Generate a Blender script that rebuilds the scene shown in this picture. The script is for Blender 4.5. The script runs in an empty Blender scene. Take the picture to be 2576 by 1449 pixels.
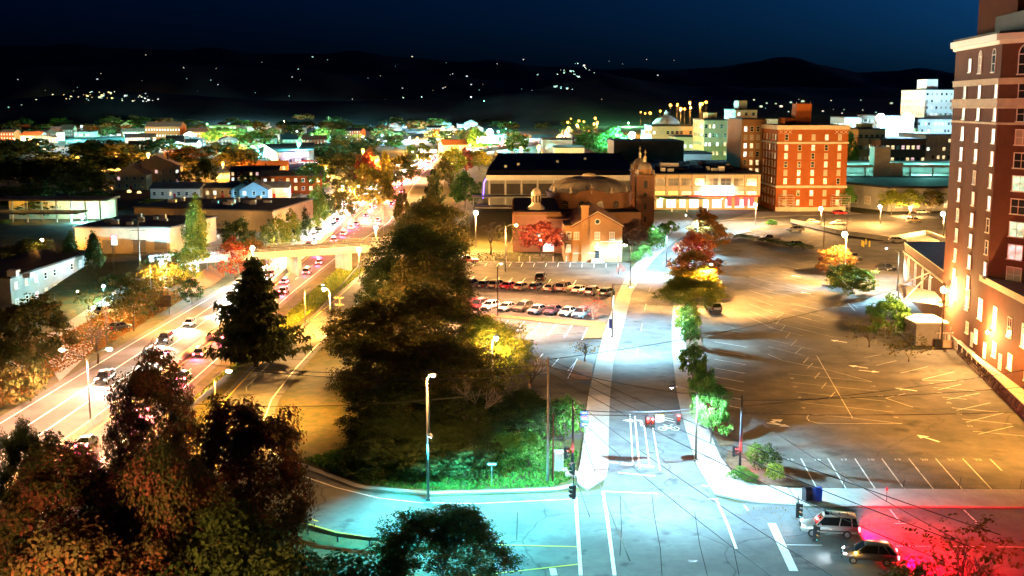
import bpy, math, random
import numpy as np
from mathutils import Vector, Matrix

random.seed(7)
RNG = np.random.default_rng(7)
SC = bpy.context.scene
COL = SC.collection
R = math.radians

# ------------------------------------------------------------------ camera
CAM_H, PITCH = 38.0, R(8.85)
cam_d = bpy.data.cameras.new('camera')
cam_d.sensor_width = 36.0
cam_d.lens = 36.0 * 2952.0 / 2576.0
cam_d.clip_start, cam_d.clip_end = 1.0, 40000.0
cam = bpy.data.objects.new('camera', cam_d)
COL.objects.link(cam)
cam.location = (0, 0, CAM_H)
cam.rotation_euler = (R(90) - PITCH, 0, 0)
SC.camera = cam

# ------------------------------------------------------------------ night sky
world = bpy.data.worlds.new('World')
SC.world = world
world.use_nodes = True
wn = world.node_tree
sky = wn.nodes.new('ShaderNodeTexSky')
sky.sky_type = 'NISHITA'
sky.sun_disc = False
sky.sun_elevation = R(6)            # the moon, low on the right; its sky is a dim daylight sky
sky.sun_rotation = R(35)
sky.air_density = 0.7
sky.dust_density = 6.0
sky.ozone_density = 8.0
tint = wn.nodes.new('ShaderNodeMix')
tint.data_type, tint.blend_type = 'RGBA', 'MULTIPLY'
tint.inputs['Factor'].default_value = 1.0
tint.inputs['B'].default_value = (0.07, 0.5, 1.0, 1)
wn.links.new(sky.outputs[0], tint.inputs['A'])
wn.links.new(tint.outputs['Result'], wn.nodes['Background'].inputs['Color'])
wn.nodes['Background'].inputs['Strength'].default_value = 0.0042

# faint moonlight
sun_d = bpy.data.lights.new('moon', 'SUN')
sun_d.energy, sun_d.angle, sun_d.color = 0.01, R(2), (0.75, 0.85, 1.0)
sun = bpy.data.objects.new('moon', sun_d)
COL.objects.link(sun)
sun.rotation_euler = (R(84), 0, R(145))

SC.view_settings.view_transform = 'Standard'
SC.view_settings.look = 'None'
SC.view_settings.exposure = 1.7
SC.view_settings.gamma = 1.0
SC.view_settings.use_curve_mapping = False
SC.render.engine = 'CYCLES'
SC.cycles.use_denoising = True
try:
    SC.cycles.denoiser = 'OPENIMAGEDENOISE'
except Exception:
    pass
SC.cycles.max_bounces = 4
SC.cycles.diffuse_bounces = 2
SC.cycles.glossy_bounces = 2
SC.cycles.transmission_bounces = 2
SC.cycles.transparent_max_bounces = 4
SC.cycles.sample_clamp_indirect = 4.0
SC.cycles.caustics_reflective = False
SC.cycles.caustics_refractive = False
SC.cycles.use_light_tree = True

# ------------------------------------------------------------------ survey helpers: sight lines to real places
F_, CX_, CY_ = 2952.0, 1288.0, 724.5
CP, SP = math.cos(PITCH), math.sin(PITCH)


def ray(px, py):
    u, v = (px - CX_) / F_, (CY_ - py) / F_
    return Vector((u, CP + v * SP, -SP + v * CP))


def g(px, py, z=0.0):
    d = ray(px, py)
    t = (z - CAM_H) / d.z
    return Vector((d.x * t, d.y * t, z))


def at(px, py, Y):
    d = ray(px, py)
    t = Y / d.y
    return Vector((d.x * t, Y, CAM_H + d.z * t))


def proj(x, y, z):
    dz = z - CAM_H
    d = y * CP - dz * SP
    return CX_ + F_ * x / d, CY_ - F_ * (y * SP + dz * CP) / d


def interp(tab, y):
    return float(np.interp(y, [t[0] for t in tab], [t[1] for t in tab]))


def sm(t):
    t = min(1.0, max(0.0, t))
    return t * t * (3 - 2 * t)


HW_L = [(60, -75), (210, -73.5), (300, -71.5), (420, -73), (560, -80), (760, -77), (1000, -68), (1400, -30), (2000, 60)]
HW_M = [(60, -60), (220, -58.5), (310, -61), (560, -66.5), (760, -67), (1000, -62.5), (1400, -24), (2000, 66)]
HW_R = [(60, -50), (280, -51.5), (350, -50.5), (450, -46), (650, -53), (760, -56), (1000, -57), (1400, -18), (2000, 72)]
DEPTH = [(60, 6.5), (500, 6.5), (1000, 3.5), (1400, 0.6), (1600, 0.0), (9000, 0)]


def hgt(x, y):
    T = interp(DEPTH, y)
    if T <= 0:
        return 0.0
    l, r = interp(HW_L, y) - 2, interp(HW_R, y) + 2
    if x < l:
        zl = -5.0 * (1 - sm((y - 235) / 60.0)) if y < 400 else 0.0
        return -T + (zl + T) * sm((l - x) / (14.0 if y > 280 else 9.0 + 5 * sm((y - 235) / 45)))
    if x <= r:
        return -T
    d = x - r
    zr = -T * sm((y - 125) / 215.0)
    if d < 8:
        return -T + (zr + T) * sm(d / 8)
    if d < 19:
        return zr
    return zr * (1 - sm((d - 19) / 15.0))


def gt(px, py, dz=0.0):
    """where the sight line through a photo point meets the terrain"""
    d = ray(px, py)
    if d.z >= -1e-4:
        d = Vector((d.x, d.y, -1e-4))
    t, prev = 60.0, 60.0
    while t < 6000:
        p = d * t
        if CAM_H + p.z <= hgt(p.x, p.y) + dz:
            a, b = prev, t
            for _ in range(18):
                m = (a + b) / 2
                q = d * m
                if CAM_H + q.z <= hgt(q.x, q.y) + dz:
                    b = m
                else:
                    a = m
            q = d * b
            return Vector((q.x, q.y, hgt(q.x, q.y)))
        prev = t
        t += 1.0 if t < 900 else 8.0
    q = d * t
    return Vector((q.x, q.y, 0))


def zone(x0, y0, k):
    return lambda X, Y: ((x0 + X / k) * 0.670833, (y0 + Y / k) * 0.670833)


Z3 = zone(700, 840, 2.683)
Z4 = zone(1600, 880, 2.683)
Z5 = zone(1000, 1400, 1.9067)
Z6 = zone(2000, 1340, 1.767)
Z7 = zone(2840, 1560, 2.415)
Z8 = zone(2880, 1000, 2.2646)

# ------------------------------------------------------------------ materials
MATS = {}


def nt(m):
    m.use_nodes = True
    return m.node_tree, m.node_tree.nodes['Principled BSDF']


def mat(name, col, rough=0.7, var=0.25, scale=0.6, metal=0.0, bump=0.0, spec=0.3, obj=False, col2=None, detail=6.0):
    """procedural paint, masonry, asphalt ...: a base colour broken up by noise"""
    if name in MATS:
        return MATS[name]
    m = bpy.data.materials.new(name)
    t, b = nt(m)
    b.inputs['Roughness'].default_value = rough
    b.inputs['Metallic'].default_value = metal
    b.inputs['Specular IOR Level'].default_value = spec
    if var > 0 or col2:
        co = t.nodes.new('ShaderNodeTexCoord')
        n = t.nodes.new('ShaderNodeTexNoise')
        n.inputs['Scale'].default_value = scale
        n.inputs['Detail'].default_value = detail
        n.inputs['Roughness'].default_value = 0.65
        t.links.new(co.outputs['Object'], n.inputs['Vector'])
        r = t.nodes.new('ShaderNodeValToRGB')
        c2 = col2 if col2 else tuple(min(1, c * (1 + var)) for c in col)
        c1 = col if col2 else tuple(c * (1 - var) for c in col)
        r.color_ramp.elements[0].position, r.color_ramp.elements[0].color = 0.32, (*c1, 1)
        r.color_ramp.elements[1].position, r.color_ramp.elements[1].color = 0.68, (*c2, 1)
        t.links.new(n.outputs['Fac'], r.inputs['Fac'])
        t.links.new(r.outputs['Color'], b.inputs['Base Color'])
        if bump:
            bp = t.nodes.new('ShaderNodeBump')
            bp.inputs['Strength'].default_value = bump
            bp.inputs['Distance'].default_value = 0.05
            t.links.new(n.outputs['Fac'], bp.inputs['Height'])
            t.links.new(bp.outputs['Normal'], b.inputs['Normal'])
    else:
        b.inputs['Base Color'].default_value = (*col, 1)
    MATS[name] = m
    return m


def two_noise(name, c1, c2, c3, s1, s2, rough=0.85, spec=0.2, bump=0.3, crack=0.0, stain=0.0):
    """two scales of noise over three colours (ground, asphalt with patches and wear)"""
    m = bpy.data.materials.new(name)
    t, b = nt(m)
    b.inputs['Roughness'].default_value = rough
    b.inputs['Specular IOR Level'].default_value = spec
    co = t.nodes.new('ShaderNodeTexCoord')
    ramps = []
    for s, ca, cb, lo, hi in ((s1, c1, c2, 0.4, 0.62), (s2, (0, 0, 0), (1, 1, 1), 0.5, 0.75)):
        n = t.nodes.new('ShaderNodeTexNoise')
        n.inputs['Scale'].default_value = s
        n.inputs['Detail'].default_value = 8
        n.inputs['Roughness'].default_value = 0.7
        t.links.new(co.outputs['Object'], n.inputs['Vector'])
        r = t.nodes.new('ShaderNodeValToRGB')
        r.color_ramp.elements[0].position, r.color_ramp.elements[0].color = lo, (*ca, 1)
        r.color_ramp.elements[1].position, r.color_ramp.elements[1].color = hi, (*cb, 1)
        t.links.new(n.outputs['Fac'], r.inputs['Fac'])
        ramps.append((r, n))
    mx = t.nodes.new('ShaderNodeMix')
    mx.data_type = 'RGBA'
    t.links.new(ramps[1][0].outputs['Color'], mx.inputs['Factor'])
    t.links.new(ramps[0][0].outputs['Color'], mx.inputs['A'])
    mx.inputs['B'].default_value = (*c3, 1)
    res = mx.outputs['Result']

    def darken(fac_out, col_):
        nonlocal res
        k = t.nodes.new('ShaderNodeMix')
        k.data_type = 'RGBA'
        t.links.new(fac_out, k.inputs['Factor'])
        t.links.new(res, k.inputs['A'])
        k.inputs['B'].default_value = (*col_, 1)
        res = k.outputs['Result']

    if stain:
        n = t.nodes.new('ShaderNodeTexNoise')
        n.inputs['Scale'].default_value = stain
        n.inputs['Detail'].default_value = 3
        t.links.new(co.outputs['Object'], n.inputs['Vector'])
        r = t.nodes.new('ShaderNodeValToRGB')
        r.color_ramp.elements[0].position, r.color_ramp.elements[0].color = 0.60, (0, 0, 0, 1)
        r.color_ramp.elements[1].position, r.color_ramp.elements[1].color = 0.70, (0.8, 0.8, 0.8, 1)
        t.links.new(n.outputs['Fac'], r.inputs['Fac'])
        darken(r.outputs['Color'], [c * 0.45 for c in c1])
    if crack:
        wv = t.nodes.new('ShaderNodeTexNoise')
        wv.inputs['Scale'].default_value = crack * 3
        t.links.new(co.outputs['Object'], wv.inputs['Vector'])
        ma = t.nodes.new('ShaderNodeVectorMath')
        ma.operation = 'MULTIPLY_ADD'
        ma.inputs[1].default_value = (3, 3, 3)
        t.links.new(wv.outputs['Color'], ma.inputs[0])
        t.links.new(co.outputs['Object'], ma.inputs[2])
        vo = t.nodes.new('ShaderNodeTexVoronoi')
        vo.feature = 'DISTANCE_TO_EDGE'
        vo.inputs['Scale'].default_value = crack
        t.links.new(ma.outputs[0], vo.inputs['Vector'])
        r = t.nodes.new('ShaderNodeValToRGB')
        r.color_ramp.elements[0].position, r.color_ramp.elements[0].color = 0.0, (0.55, 0.55, 0.55, 1)
        r.color_ramp.elements[1].position, r.color_ramp.elements[1].color = 0.006, (0, 0, 0, 1)
        t.links.new(vo.outputs['Distance'], r.inputs['Fac'])
        darken(r.outputs['Color'], (0.015, 0.015, 0.015))
    t.links.new(res, b.inputs['Base Color'])
    bp = t.nodes.new('ShaderNodeBump')
    bp.inputs['Strength'].default_value = bump
    bp.inputs['Distance'].default_value = 0.03
    t.links.new(ramps[0][1].outputs['Fac'], bp.inputs['Height'])
    t.links.new(bp.outputs['Normal'], b.inputs['Normal'])
    MATS[name] = m
    return m


def glow(name, col, strength):
    if name in MATS:
        return MATS[name]
    m = bpy.data.materials.new(name)
    t, b = nt(m)
    b.inputs['Base Color'].default_value = (*[min(0.8, c) for c in col], 1)
    b.inputs['Emission Color'].default_value = (*col, 1)
    b.inputs['Emission Strength'].default_value = strength
    MATS[name] = m
    return m


def room_glow(name, col, strength):
    """a lit room seen through a pane: blinds and curtains break the light up"""
    if name in MATS:
        return MATS[name]
    m = bpy.data.materials.new(name)
    t, b = nt(m)
    b.inputs['Roughness'].default_value = 0.2
    co = t.nodes.new('ShaderNodeTexCoord')
    oi = t.nodes.new('ShaderNodeObjectInfo')
    ad = t.nodes.new('ShaderNodeVectorMath')
    t.links.new(co.outputs['Object'], ad.inputs[0])
    cm = t.nodes.new('ShaderNodeVectorMath')
    cm.operation = 'SCALE'
    cm.inputs['Scale'].default_value = 40
    t.links.new(oi.outputs['Random'], cm.inputs[0])
    t.links.new(cm.outputs[0], ad.inputs[1])
    n = t.nodes.new('ShaderNodeTexNoise')
    n.inputs['Scale'].default_value = 1.1
    n.inputs['Detail'].default_value = 2
    t.links.new(ad.outputs[0], n.inputs['Vector'])
    r = t.nodes.new('ShaderNodeValToRGB')
    r.color_ramp.elements[0].position, r.color_ramp.elements[0].color = 0.35, (*[c * 0.35 for c in col], 1)
    r.color_ramp.elements[1].position, r.color_ramp.elements[1].color = 0.6, (*col, 1)
    t.links.new(n.outputs['Fac'], r.inputs['Fac'])
    t.links.new(r.outputs['Color'], b.inputs['Emission Color'])
    b.inputs['Base Color'].default_value = (*[min(0.6, c * 0.5) for c in col], 1)
    b.inputs['Emission Strength'].default_value = strength
    MATS[name] = m
    return m


def brick_mat(name, c1, c2, mortar, scale=2.2):
    m = bpy.data.materials.new(name)
    t, b = nt(m)
    b.inputs['Roughness'].default_value = 0.88
    b.inputs['Specular IOR Level'].default_value = 0.15
    co = t.nodes.new('ShaderNodeTexCoord')
    n = t.nodes.new('ShaderNodeTexNoise')
    n.inputs['Scale'].default_value = 0.35
    n.inputs['Detail'].default_value = 9
    n.inputs['Roughness'].default_value = 0.75
    t.links.new(co.outputs['Object'], n.inputs['Vector'])
    r = t.nodes.new('ShaderNodeValToRGB')
    r.color_ramp.elements[0].position, r.color_ramp.elements[0].color = 0.3, (*c1, 1)
    r.color_ramp.elements[1].position, r.color_ramp.elements[1].color = 0.7, (*c2, 1)
    t.links.new(n.outputs['Fac'], r.inputs['Fac'])
    w = t.nodes.new('ShaderNodeTexWave')
    w.wave_type, w.bands_direction = 'BANDS', 'Z'
    w.inputs['Scale'].default_value = scale
    w.inputs['Distortion'].default_value = 0.3
    t.links.new(co.outputs['Object'], w.inputs['Vector'])
    cr = t.nodes.new('ShaderNodeValToRGB')
    cr.color_ramp.elements[0].position, cr.color_ramp.elements[0].color = 0.0, (1, 1, 1, 1)
    cr.color_ramp.elements[1].position, cr.color_ramp.elements[1].color = 0.18, (0, 0, 0, 1)
    t.links.new(w.outputs['Fac'], cr.inputs['Fac'])
    mu = t.nodes.new('ShaderNodeMath')
    mu.operation = 'MULTIPLY'
    mu.inputs[1].default_value = 0.35
    t.links.new(cr.outputs['Color'], mu.inputs[0])
    mx = t.nodes.new('ShaderNodeMix')
    mx.data_type = 'RGBA'
    t.links.new(mu.outputs[0], mx.inputs['Factor'])
    t.links.new(r.outputs['Color'], mx.inputs['A'])
    mx.inputs['B'].default_value = (*mortar, 1)
    t.links.new(mx.outputs['Result'], b.inputs['Base Color'])
    MATS[name] = m
    return m


def leaf_mat(name, ca, cb, cc=None):
    """leaves: each leaf has its own tint between two or three colours of the tree"""
    if name in MATS:
        return MATS[name]
    m = bpy.data.materials.new(name)
    m.use_nodes = True
    t = m.node_tree
    for n in list(t.nodes):
        t.nodes.remove(n)
    out = t.nodes.new('ShaderNodeOutputMaterial')
    a = t.nodes.new('ShaderNodeAttribute')
    a.attribute_name = 'tint'
    r = t.nodes.new('ShaderNodeValToRGB')
    e = r.color_ramp.elements
    e[0].position, e[0].color = 0.1, (*ca, 1)
    e[1].position, e[1].color = 0.9, (*(cc or cb), 1)
    if cc:
        k = e.new(0.5)
        k.color = (*cb, 1)
    t.links.new(a.outputs['Fac'], r.inputs['Fac'])
    d = t.nodes.new('ShaderNodeBsdfDiffuse')
    tr = t.nodes.new('ShaderNodeBsdfTranslucent')
    mx = t.nodes.new('ShaderNodeMixShader')
    mx.inputs[0].default_value = 0.3
    t.links.new(r.outputs['Color'], d.inputs['Color'])
    t.links.new(r.outputs['Color'], tr.inputs['Color'])
    t.links.new(d.outputs[0], mx.inputs[1])
    t.links.new(tr.outputs[0], mx.inputs[2])
    t.links.new(mx.outputs[0], out.inputs['Surface'])
    MATS[name] = m
    return m


# ------------------------------------------------------------------ object helpers
def link(o, parent=None):
    COL.objects.link(o)
    if parent is not None:
        o.parent = parent
    return o


def tag(o, label=None, cat=None, group=None, kind=None):
    if label:
        o['label'] = label
    if cat:
        o['category'] = cat
    if group:
        o['group'] = group
    if kind:
        o['kind'] = kind
    return o


def thing(name, loc, label, cat, group=None, rz=0.0):
    o = bpy.data.objects.new(name, None)
    o.empty_display_size = 0.5
    o.location, o.rotation_euler = loc, (0, 0, rz)
    link(o)
    return tag(o, label, cat, group)


def dup(root, loc=None, rz=None, label=None, group=None, scale=None):
    r = root.copy()
    COL.objects.link(r)
    if loc is not None:
        r.location = loc
    if rz is not None:
        r.rotation_euler = (0, 0, rz)
    if scale is not None:
        r.scale = scale
    if label:
        r['label'] = label
    if group:
        r['group'] = group
    for ch in list(root.children):
        c = ch.copy()
        COL.objects.link(c)
        c.parent = r
        for q in ch.children:
            d = q.copy()
            COL.objects.link(d)
            d.parent = c
    return r


class MB:
    """collects boxes, prisms, tubes and strips; build() links them as one mesh object"""

    def __init__(s):
        s.v, s.f, s.mi, s.smooth = [], [], [], []

    def add(s, v, f, mi=0, smooth=False):
        b = len(s.v)
        s.v += [tuple(p) for p in v]
        s.f += [tuple(b + i for i in q) for q in f]
        s.mi += [mi] * len(f)
        s.smooth += [smooth] * len(f)
        return s

    def box(s, x0, x1, y0, y1, z0, z1, mi=0):
        v = [(x, y, z) for z in (z0, z1) for x, y in ((x0, y0), (x1, y0), (x1, y1), (x0, y1))]
        return s.add(v, [(3, 2, 1, 0), (4, 5, 6, 7), (0, 1, 5, 4), (1, 2, 6, 5), (2, 3, 7, 6), (3, 0, 4, 7)], mi)

    def prism(s, pts, z0, z1, mi=0, cap=True, mtop=None):
        a = sum(pts[i][0] * pts[(i + 1) % len(pts)][1] - pts[(i + 1) % len(pts)][0] * pts[i][1] for i in range(len(pts)))
        if a < 0:
            pts = pts[::-1]
        n = len(pts)
        v = [(p[0], p[1], z0) for p in pts] + [(p[0], p[1], z1) for p in pts]
        s.add(v, [(i, (i + 1) % n, n + (i + 1) % n, n + i) for i in range(n)], mi)
        if cap:
            b = len(s.v) - 2 * n
            s.f += [tuple(b + n + i for i in range(n)), tuple(b + n - 1 - i for i in range(n))]
            s.mi += [mi if mtop is None else mtop, mi]
            s.smooth += [False, False]
        return s

    def tube(s, path, radii, k=8, mi=0, smooth=True):
        path = [Vector(p) for p in path]
        if not hasattr(radii, '__len__'):
            radii = [radii] * len(path)
        vs, fs = [], []
        for i, p in enumerate(path):
            d = (path[min(i + 1, len(path) - 1)] - path[max(i - 1, 0)]).normalized()
            a = d.cross(Vector((0, 0, 1)) if abs(d.z) < 0.9 else Vector((1, 0, 0))).normalized()
            b = d.cross(a)
            for j in range(k):
                w = 2 * math.pi * j / k
                vs.append(p + (a * math.cos(w) + b * math.sin(w)) * radii[i])
        for i in range(len(path) - 1):
            for j in range(k):
                fs.append((i * k + j, i * k + (j + 1) % k, (i + 1) * k + (j + 1) % k, (i + 1) * k + j))
        fs.append(tuple(range(k))[::-1])
        fs.append(tuple((len(path) - 1) * k + j for j in range(k)))
        return s.add(vs, fs, mi, smooth)

    def lathe(s, prof, k=24, mi=0, c=(0, 0), smooth=True):
        vs, fs = [], []
        for r_, z in prof:
            for j in range(k):
                w = 2 * math.pi * j / k
                vs.append((c[0] + r_ * math.cos(w), c[1] + r_ * math.sin(w), z))
        for i in range(len(prof) - 1):
            for j in range(k):
                fs.append((i * k + j, i * k + (j + 1) % k, (i + 1) * k + (j + 1) % k, (i + 1) * k + j))
        return s.add(vs, fs, mi, smooth)

    def ball(s, c, r_, k=10, mi=0, sz=1.0):
        n = 6
        prof = [(max(1e-3, r_ * math.sin(math.pi * i / n)), c[2] - r_ * sz * math.cos(math.pi * i / n)) for i in range(n + 1)]
        return s.lathe(prof, k, mi, (c[0], c[1]))

    def strip(s, a, b, mi=0):
        """quads between two polylines of equal length"""
        n = len(a)
        return s.add(list(a) + list(b), [(i, n + i, n + i + 1, i + 1) for i in range(n - 1)], mi)

    def loft(s, rings, mi=0, smooth=True, caps=True):
        k = len(rings[0])
        v = [p for r_ in rings for p in r_]
        f = [(i * k + j, i * k + (j + 1) % k, (i + 1) * k + (j + 1) % k, (i + 1) * k + j) for i in range(len(rings) - 1) for j in range(k)]
        if caps:
            f += [tuple(range(k))[::-1], tuple((len(rings) - 1) * k + j for j in range(k))]
        return s.add(v, f, mi, smooth)

    def mesh(s, name, mats):
        me = bpy.data.meshes.new(name)
        me.from_pydata(s.v, [], s.f)
        for m in mats if isinstance(mats, (list, tuple)) else [mats]:
            me.materials.append(m)
        me.polygons.foreach_set('material_index', s.mi)
        me.polygons.foreach_set('use_smooth', s.smooth)
        me.update()
        return me

    def build(s, name, mats, parent=None, loc=None):
        o = bpy.data.objects.new(name, s.mesh(name, mats))
        if loc is not None:
            o.location = loc
        return link(o, parent)


def inst(name, me, parent, loc=(0, 0, 0), rz=0.0):
    o = bpy.data.objects.new(name, me)
    o.location, o.rotation_euler = loc, (0, 0, rz)
    return link(o, parent)


def lamp(name, loc, col, power, parent=None, spot=None, aim=None, radius=0.25, blend=0.5, wide=False):
    d = bpy.data.lights.new(name, 'SPOT' if spot else 'POINT')
    d.color, d.energy, d.shadow_soft_size = col, power, radius
    if spot:
        d.spot_size, d.spot_blend = R(spot), blend
    if wide:
        # street luminaire: throws more light sideways than straight down
        d.use_nodes = True
        t = d.node_tree
        em = t.nodes['Emission']
        ge = t.nodes.new('ShaderNodeNewGeometry')
        sx = t.nodes.new('ShaderNodeSeparateXYZ')
        t.links.new(ge.outputs['Incoming'], sx.inputs[0])
        prev = sx.outputs['Z']
        for op, val in (('ABSOLUTE', 0), ('MAXIMUM', 0.12), ('POWER', -2.4), ('MINIMUM', wide)):
            m = t.nodes.new('ShaderNodeMath')
            m.operation = op
            t.links.new(prev, m.inputs[0])
            if op != 'ABSOLUTE':
                m.inputs[1].default_value = val
            prev = m.outputs[0]
        t.links.new(prev, em.inputs['Strength'])
    o = bpy.data.objects.new(name, d)
    o.location = loc
    if aim is not None:
        o.rotation_euler = Vector(aim).to_track_quat('-Z', 'Y').to_euler()
    link(o, parent)
    return o


WARM, ORANGE, CYAN, WHITE, RED, TEAL, GREENL = (1, 0.68, 0.32), (1, 0.42, 0.1), (0.35, 0.95, 1.0), (0.82, 0.95, 1.0), (1, 0.0, 0.006), (0.25, 1.0, 0.85), (0.35, 1.0, 0.4)
# ------------------------------------------------------------------ terrain, roads, markings
M_grass = two_noise('ground_grass', (0.05, 0.06, 0.018), (0.11, 0.085, 0.03), (0.03, 0.045, 0.015), 0.6, 0.05)
M_town = two_noise('ground_town', (0.045, 0.05, 0.03), (0.09, 0.085, 0.07), (0.03, 0.045, 0.02), 0.08, 0.012)
M_asph = two_noise('asphalt_street', (0.10, 0.103, 0.106), (0.15, 0.15, 0.15), (0.075, 0.078, 0.082), 0.25, 0.06, crack=0.06, stain=0.35)
M_asph_hw = two_noise('asphalt_highway', (0.10, 0.095, 0.09), (0.15, 0.14, 0.13), (0.08, 0.075, 0.07), 0.2, 0.05)
M_asph_lot = two_noise('asphalt_lot', (0.05, 0.047, 0.044), (0.12, 0.105, 0.09), (0.038, 0.036, 0.034), 0.13, 0.035, crack=0.06, stain=0.22)
M_conc = mat('concrete', (0.32, 0.305, 0.28), 0.85, 0.2, 0.4, bump=0.1)
M_conc_d = mat('concrete_dark', (0.25, 0.24, 0.22), 0.85, 0.2, 0.5)
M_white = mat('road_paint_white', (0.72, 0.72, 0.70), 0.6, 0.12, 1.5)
M_yellow = mat('road_paint_yellow', (0.75, 0.50, 0.06), 0.6, 0.12, 1.5)
M_faded = mat('road_paint_faded', (0.34, 0.32, 0.30), 0.8, 0.4, 0.8)
M_lotl = mat('lot_paint_worn', (0.44, 0.42, 0.38), 0.7, 0.35, 0.9)
M_soil = mat('mulch', (0.10, 0.055, 0.03), 0.95, 0.4, 1.2)
M_straw = two_noise('straw_slope', (0.20, 0.09, 0.03), (0.30, 0.14, 0.05), (0.10, 0.06, 0.02), 0.8, 0.2)


def axis(lo, hi, dense0, dense1, step, grow):
    a = list(np.arange(dense0, dense1 + 0.1, step))
    s = step
    x = dense1
    while x < hi:
        s *= grow
        x += s
        a.append(x)
    s, x = step, dense0
    while x > lo:
        s *= grow
        x -= s
        a.insert(0, x)
    return a


gx = axis(-9000, 9000, -112, 20, 1.6, 1.25)
gy = axis(40, 15000, 80, 520, 5, 1.12)
gv = [(x, y, hgt(x, y) - 0.04) for y in gy for x in gx]
nx = len(gx)
gf = [(j * nx + i, j * nx + i + 1, (j + 1) * nx + i + 1, (j + 1) * nx + i) for j in range(len(gy) - 1) for i in range(nx - 1)]
gm = bpy.data.meshes.new('ground')
gm.from_pydata(gv, [], gf)
gm.materials.append(M_grass)
gm.materials.append(M_town)
far = [1 if (gy[j] > 520 or gx[i] < -112) else 0 for j in range(len(gy) - 1) for i in range(nx - 1)]
gm.polygons.foreach_set('material_index', far)
gm.polygons.foreach_set('use_smooth', [True] * len(gf))
tag(link(bpy.data.objects.new('ground', gm)), kind='structure')


def dens(pts, step):
    out = []
    for a, b in zip(pts[:-1], pts[1:]):
        a, b = Vector(a), Vector(b)
        n = max(1, int((b - a).length / step))
        out += [a.lerp(b, i / n) for i in range(n)]
    return out + [Vector(pts[-1])]


def resample(pts, n):
    pts = [Vector((p[0], p[1], 0)) for p in pts]
    L = [0]
    for a, b in zip(pts[:-1], pts[1:]):
        L.append(L[-1] + (b - a).length)
    out = []
    for i in range(n):
        t = L[-1] * i / (n - 1)
        k = min(max(0, int(np.searchsorted(L, t)) - 1), len(pts) - 2)
        u = (t - L[k]) / max(1e-6, L[k + 1] - L[k])
        out.append(pts[k].lerp(pts[k + 1], u))
    return out


def road(name, left, right, m, dz=0.02, cross=3, n=None, flat=None, kind='structure', parent=None):
    n = n or max(8, int(sum((Vector(b) - Vector(a)).length for a, b in zip(left[:-1], left[1:])) / 5))
    a, b = resample(left, n), resample(right, n)
    mb = MB()
    rows = []
    for j in range(cross + 1):
        row = []
        for p, q in zip(a, b):
            w = p.lerp(q, j / cross)
            row.append((w.x, w.y, (hgt(w.x, w.y) if flat is None else flat) + dz))
        rows.append(row)
    for r0, r1 in zip(rows[:-1], rows[1:]):
        mb.strip(r0, r1)
    o = mb.build(name, m, parent)
    if kind:
        tag(o, kind=kind)
    return o


def paint(name, pts, width, m, parent, dz=0.035, flat=None, closed=False):
    """a painted line along ground points"""
    pts = [Vector((p[0], p[1], 0)) for p in pts]
    if closed:
        pts = pts + [pts[0]]
    pts = dens(pts, 6.0)
    la, lb = [], []
    for i, p in enumerate(pts):
        d = (pts[min(i + 1, len(pts) - 1)] - pts[max(i - 1, 0)]).normalized()
        s = Vector((-d.y, d.x, 0)) * width / 2
        for lst, q in ((la, p + s), (lb, p - s)):
            lst.append((q.x, q.y, (hgt(q.x, q.y) if flat is None else flat) + dz))
    return MB().strip(lb, la).build(name, m, parent)


def poly(name, pts, m, z, parent=None, z0=None):
    mb = MB().prism([(p[0], p[1]) for p in pts], z - 0.02 if z0 is None else z0, z)
    return mb.build(name, m, parent)


def G(*pts):
    return [g(*p) for p in pts]


# expressway in its cutting
ys = list(range(70, 1400, 14))
hw = road('highway', [(interp(HW_L, y), y) for y in ys], [(interp(HW_R, y), y) for y in ys], M_asph_hw, 0.03, cross=6, n=len(ys))


def along(tab, off, y0, y1, st=10):
    return [(interp(tab, y) + off, y) for y in range(y0, y1, st)]


for tab, off, m_, w in ((HW_L, 1.6, M_white, 0.22), (HW_M, -1.3, M_yellow, 0.22), (HW_M, 1.3, M_yellow, 0.22), (HW_R, -1.4, M_white, 0.22)):
    paint('edge_line', along(tab, off, 80, 1200), w, m_, hw, 0.05)
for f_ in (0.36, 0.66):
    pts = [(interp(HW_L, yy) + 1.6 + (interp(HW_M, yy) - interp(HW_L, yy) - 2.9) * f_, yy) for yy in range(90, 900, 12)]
    paint('lane_line', pts, 0.26, M_white, hw, 0.05)  # lane markings painted solid, imitating the headlight streaks along them
for y in range(96, 900, 12):
    paint('lane_dash', [((interp(HW_M, yy) + interp(HW_R, yy)) / 2, yy) for yy in (y, y + 4)], 0.2, M_white, hw, 0.05)

# concrete median barrier
mb = MB()
for y in range(80, 700, 8):
    x0, x1 = interp(HW_M, y), interp(HW_M, y + 8)
    z = hgt(x0, y) + 0.03
    mb.add([(x0 - 0.35, y, z), (x0 + 0.35, y, z), (x0 + 0.1, y, z + 0.9), (x0 - 0.1, y, z + 0.9), (x1 - 0.35, y + 7.9, z), (x1 + 0.35, y + 7.9, z), (x1 + 0.1, y + 7.9, z + 0.9), (x1 - 0.1, y + 7.9, z + 0.9)],
           [(0, 1, 2, 3), (7, 6, 5, 4), (1, 5, 6, 2), (2, 6, 7, 3), (3, 7, 4, 0)])
tag(mb.build('median_barrier', M_conc), 'low concrete barrier down the middle of the expressway', 'barrier')

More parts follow.
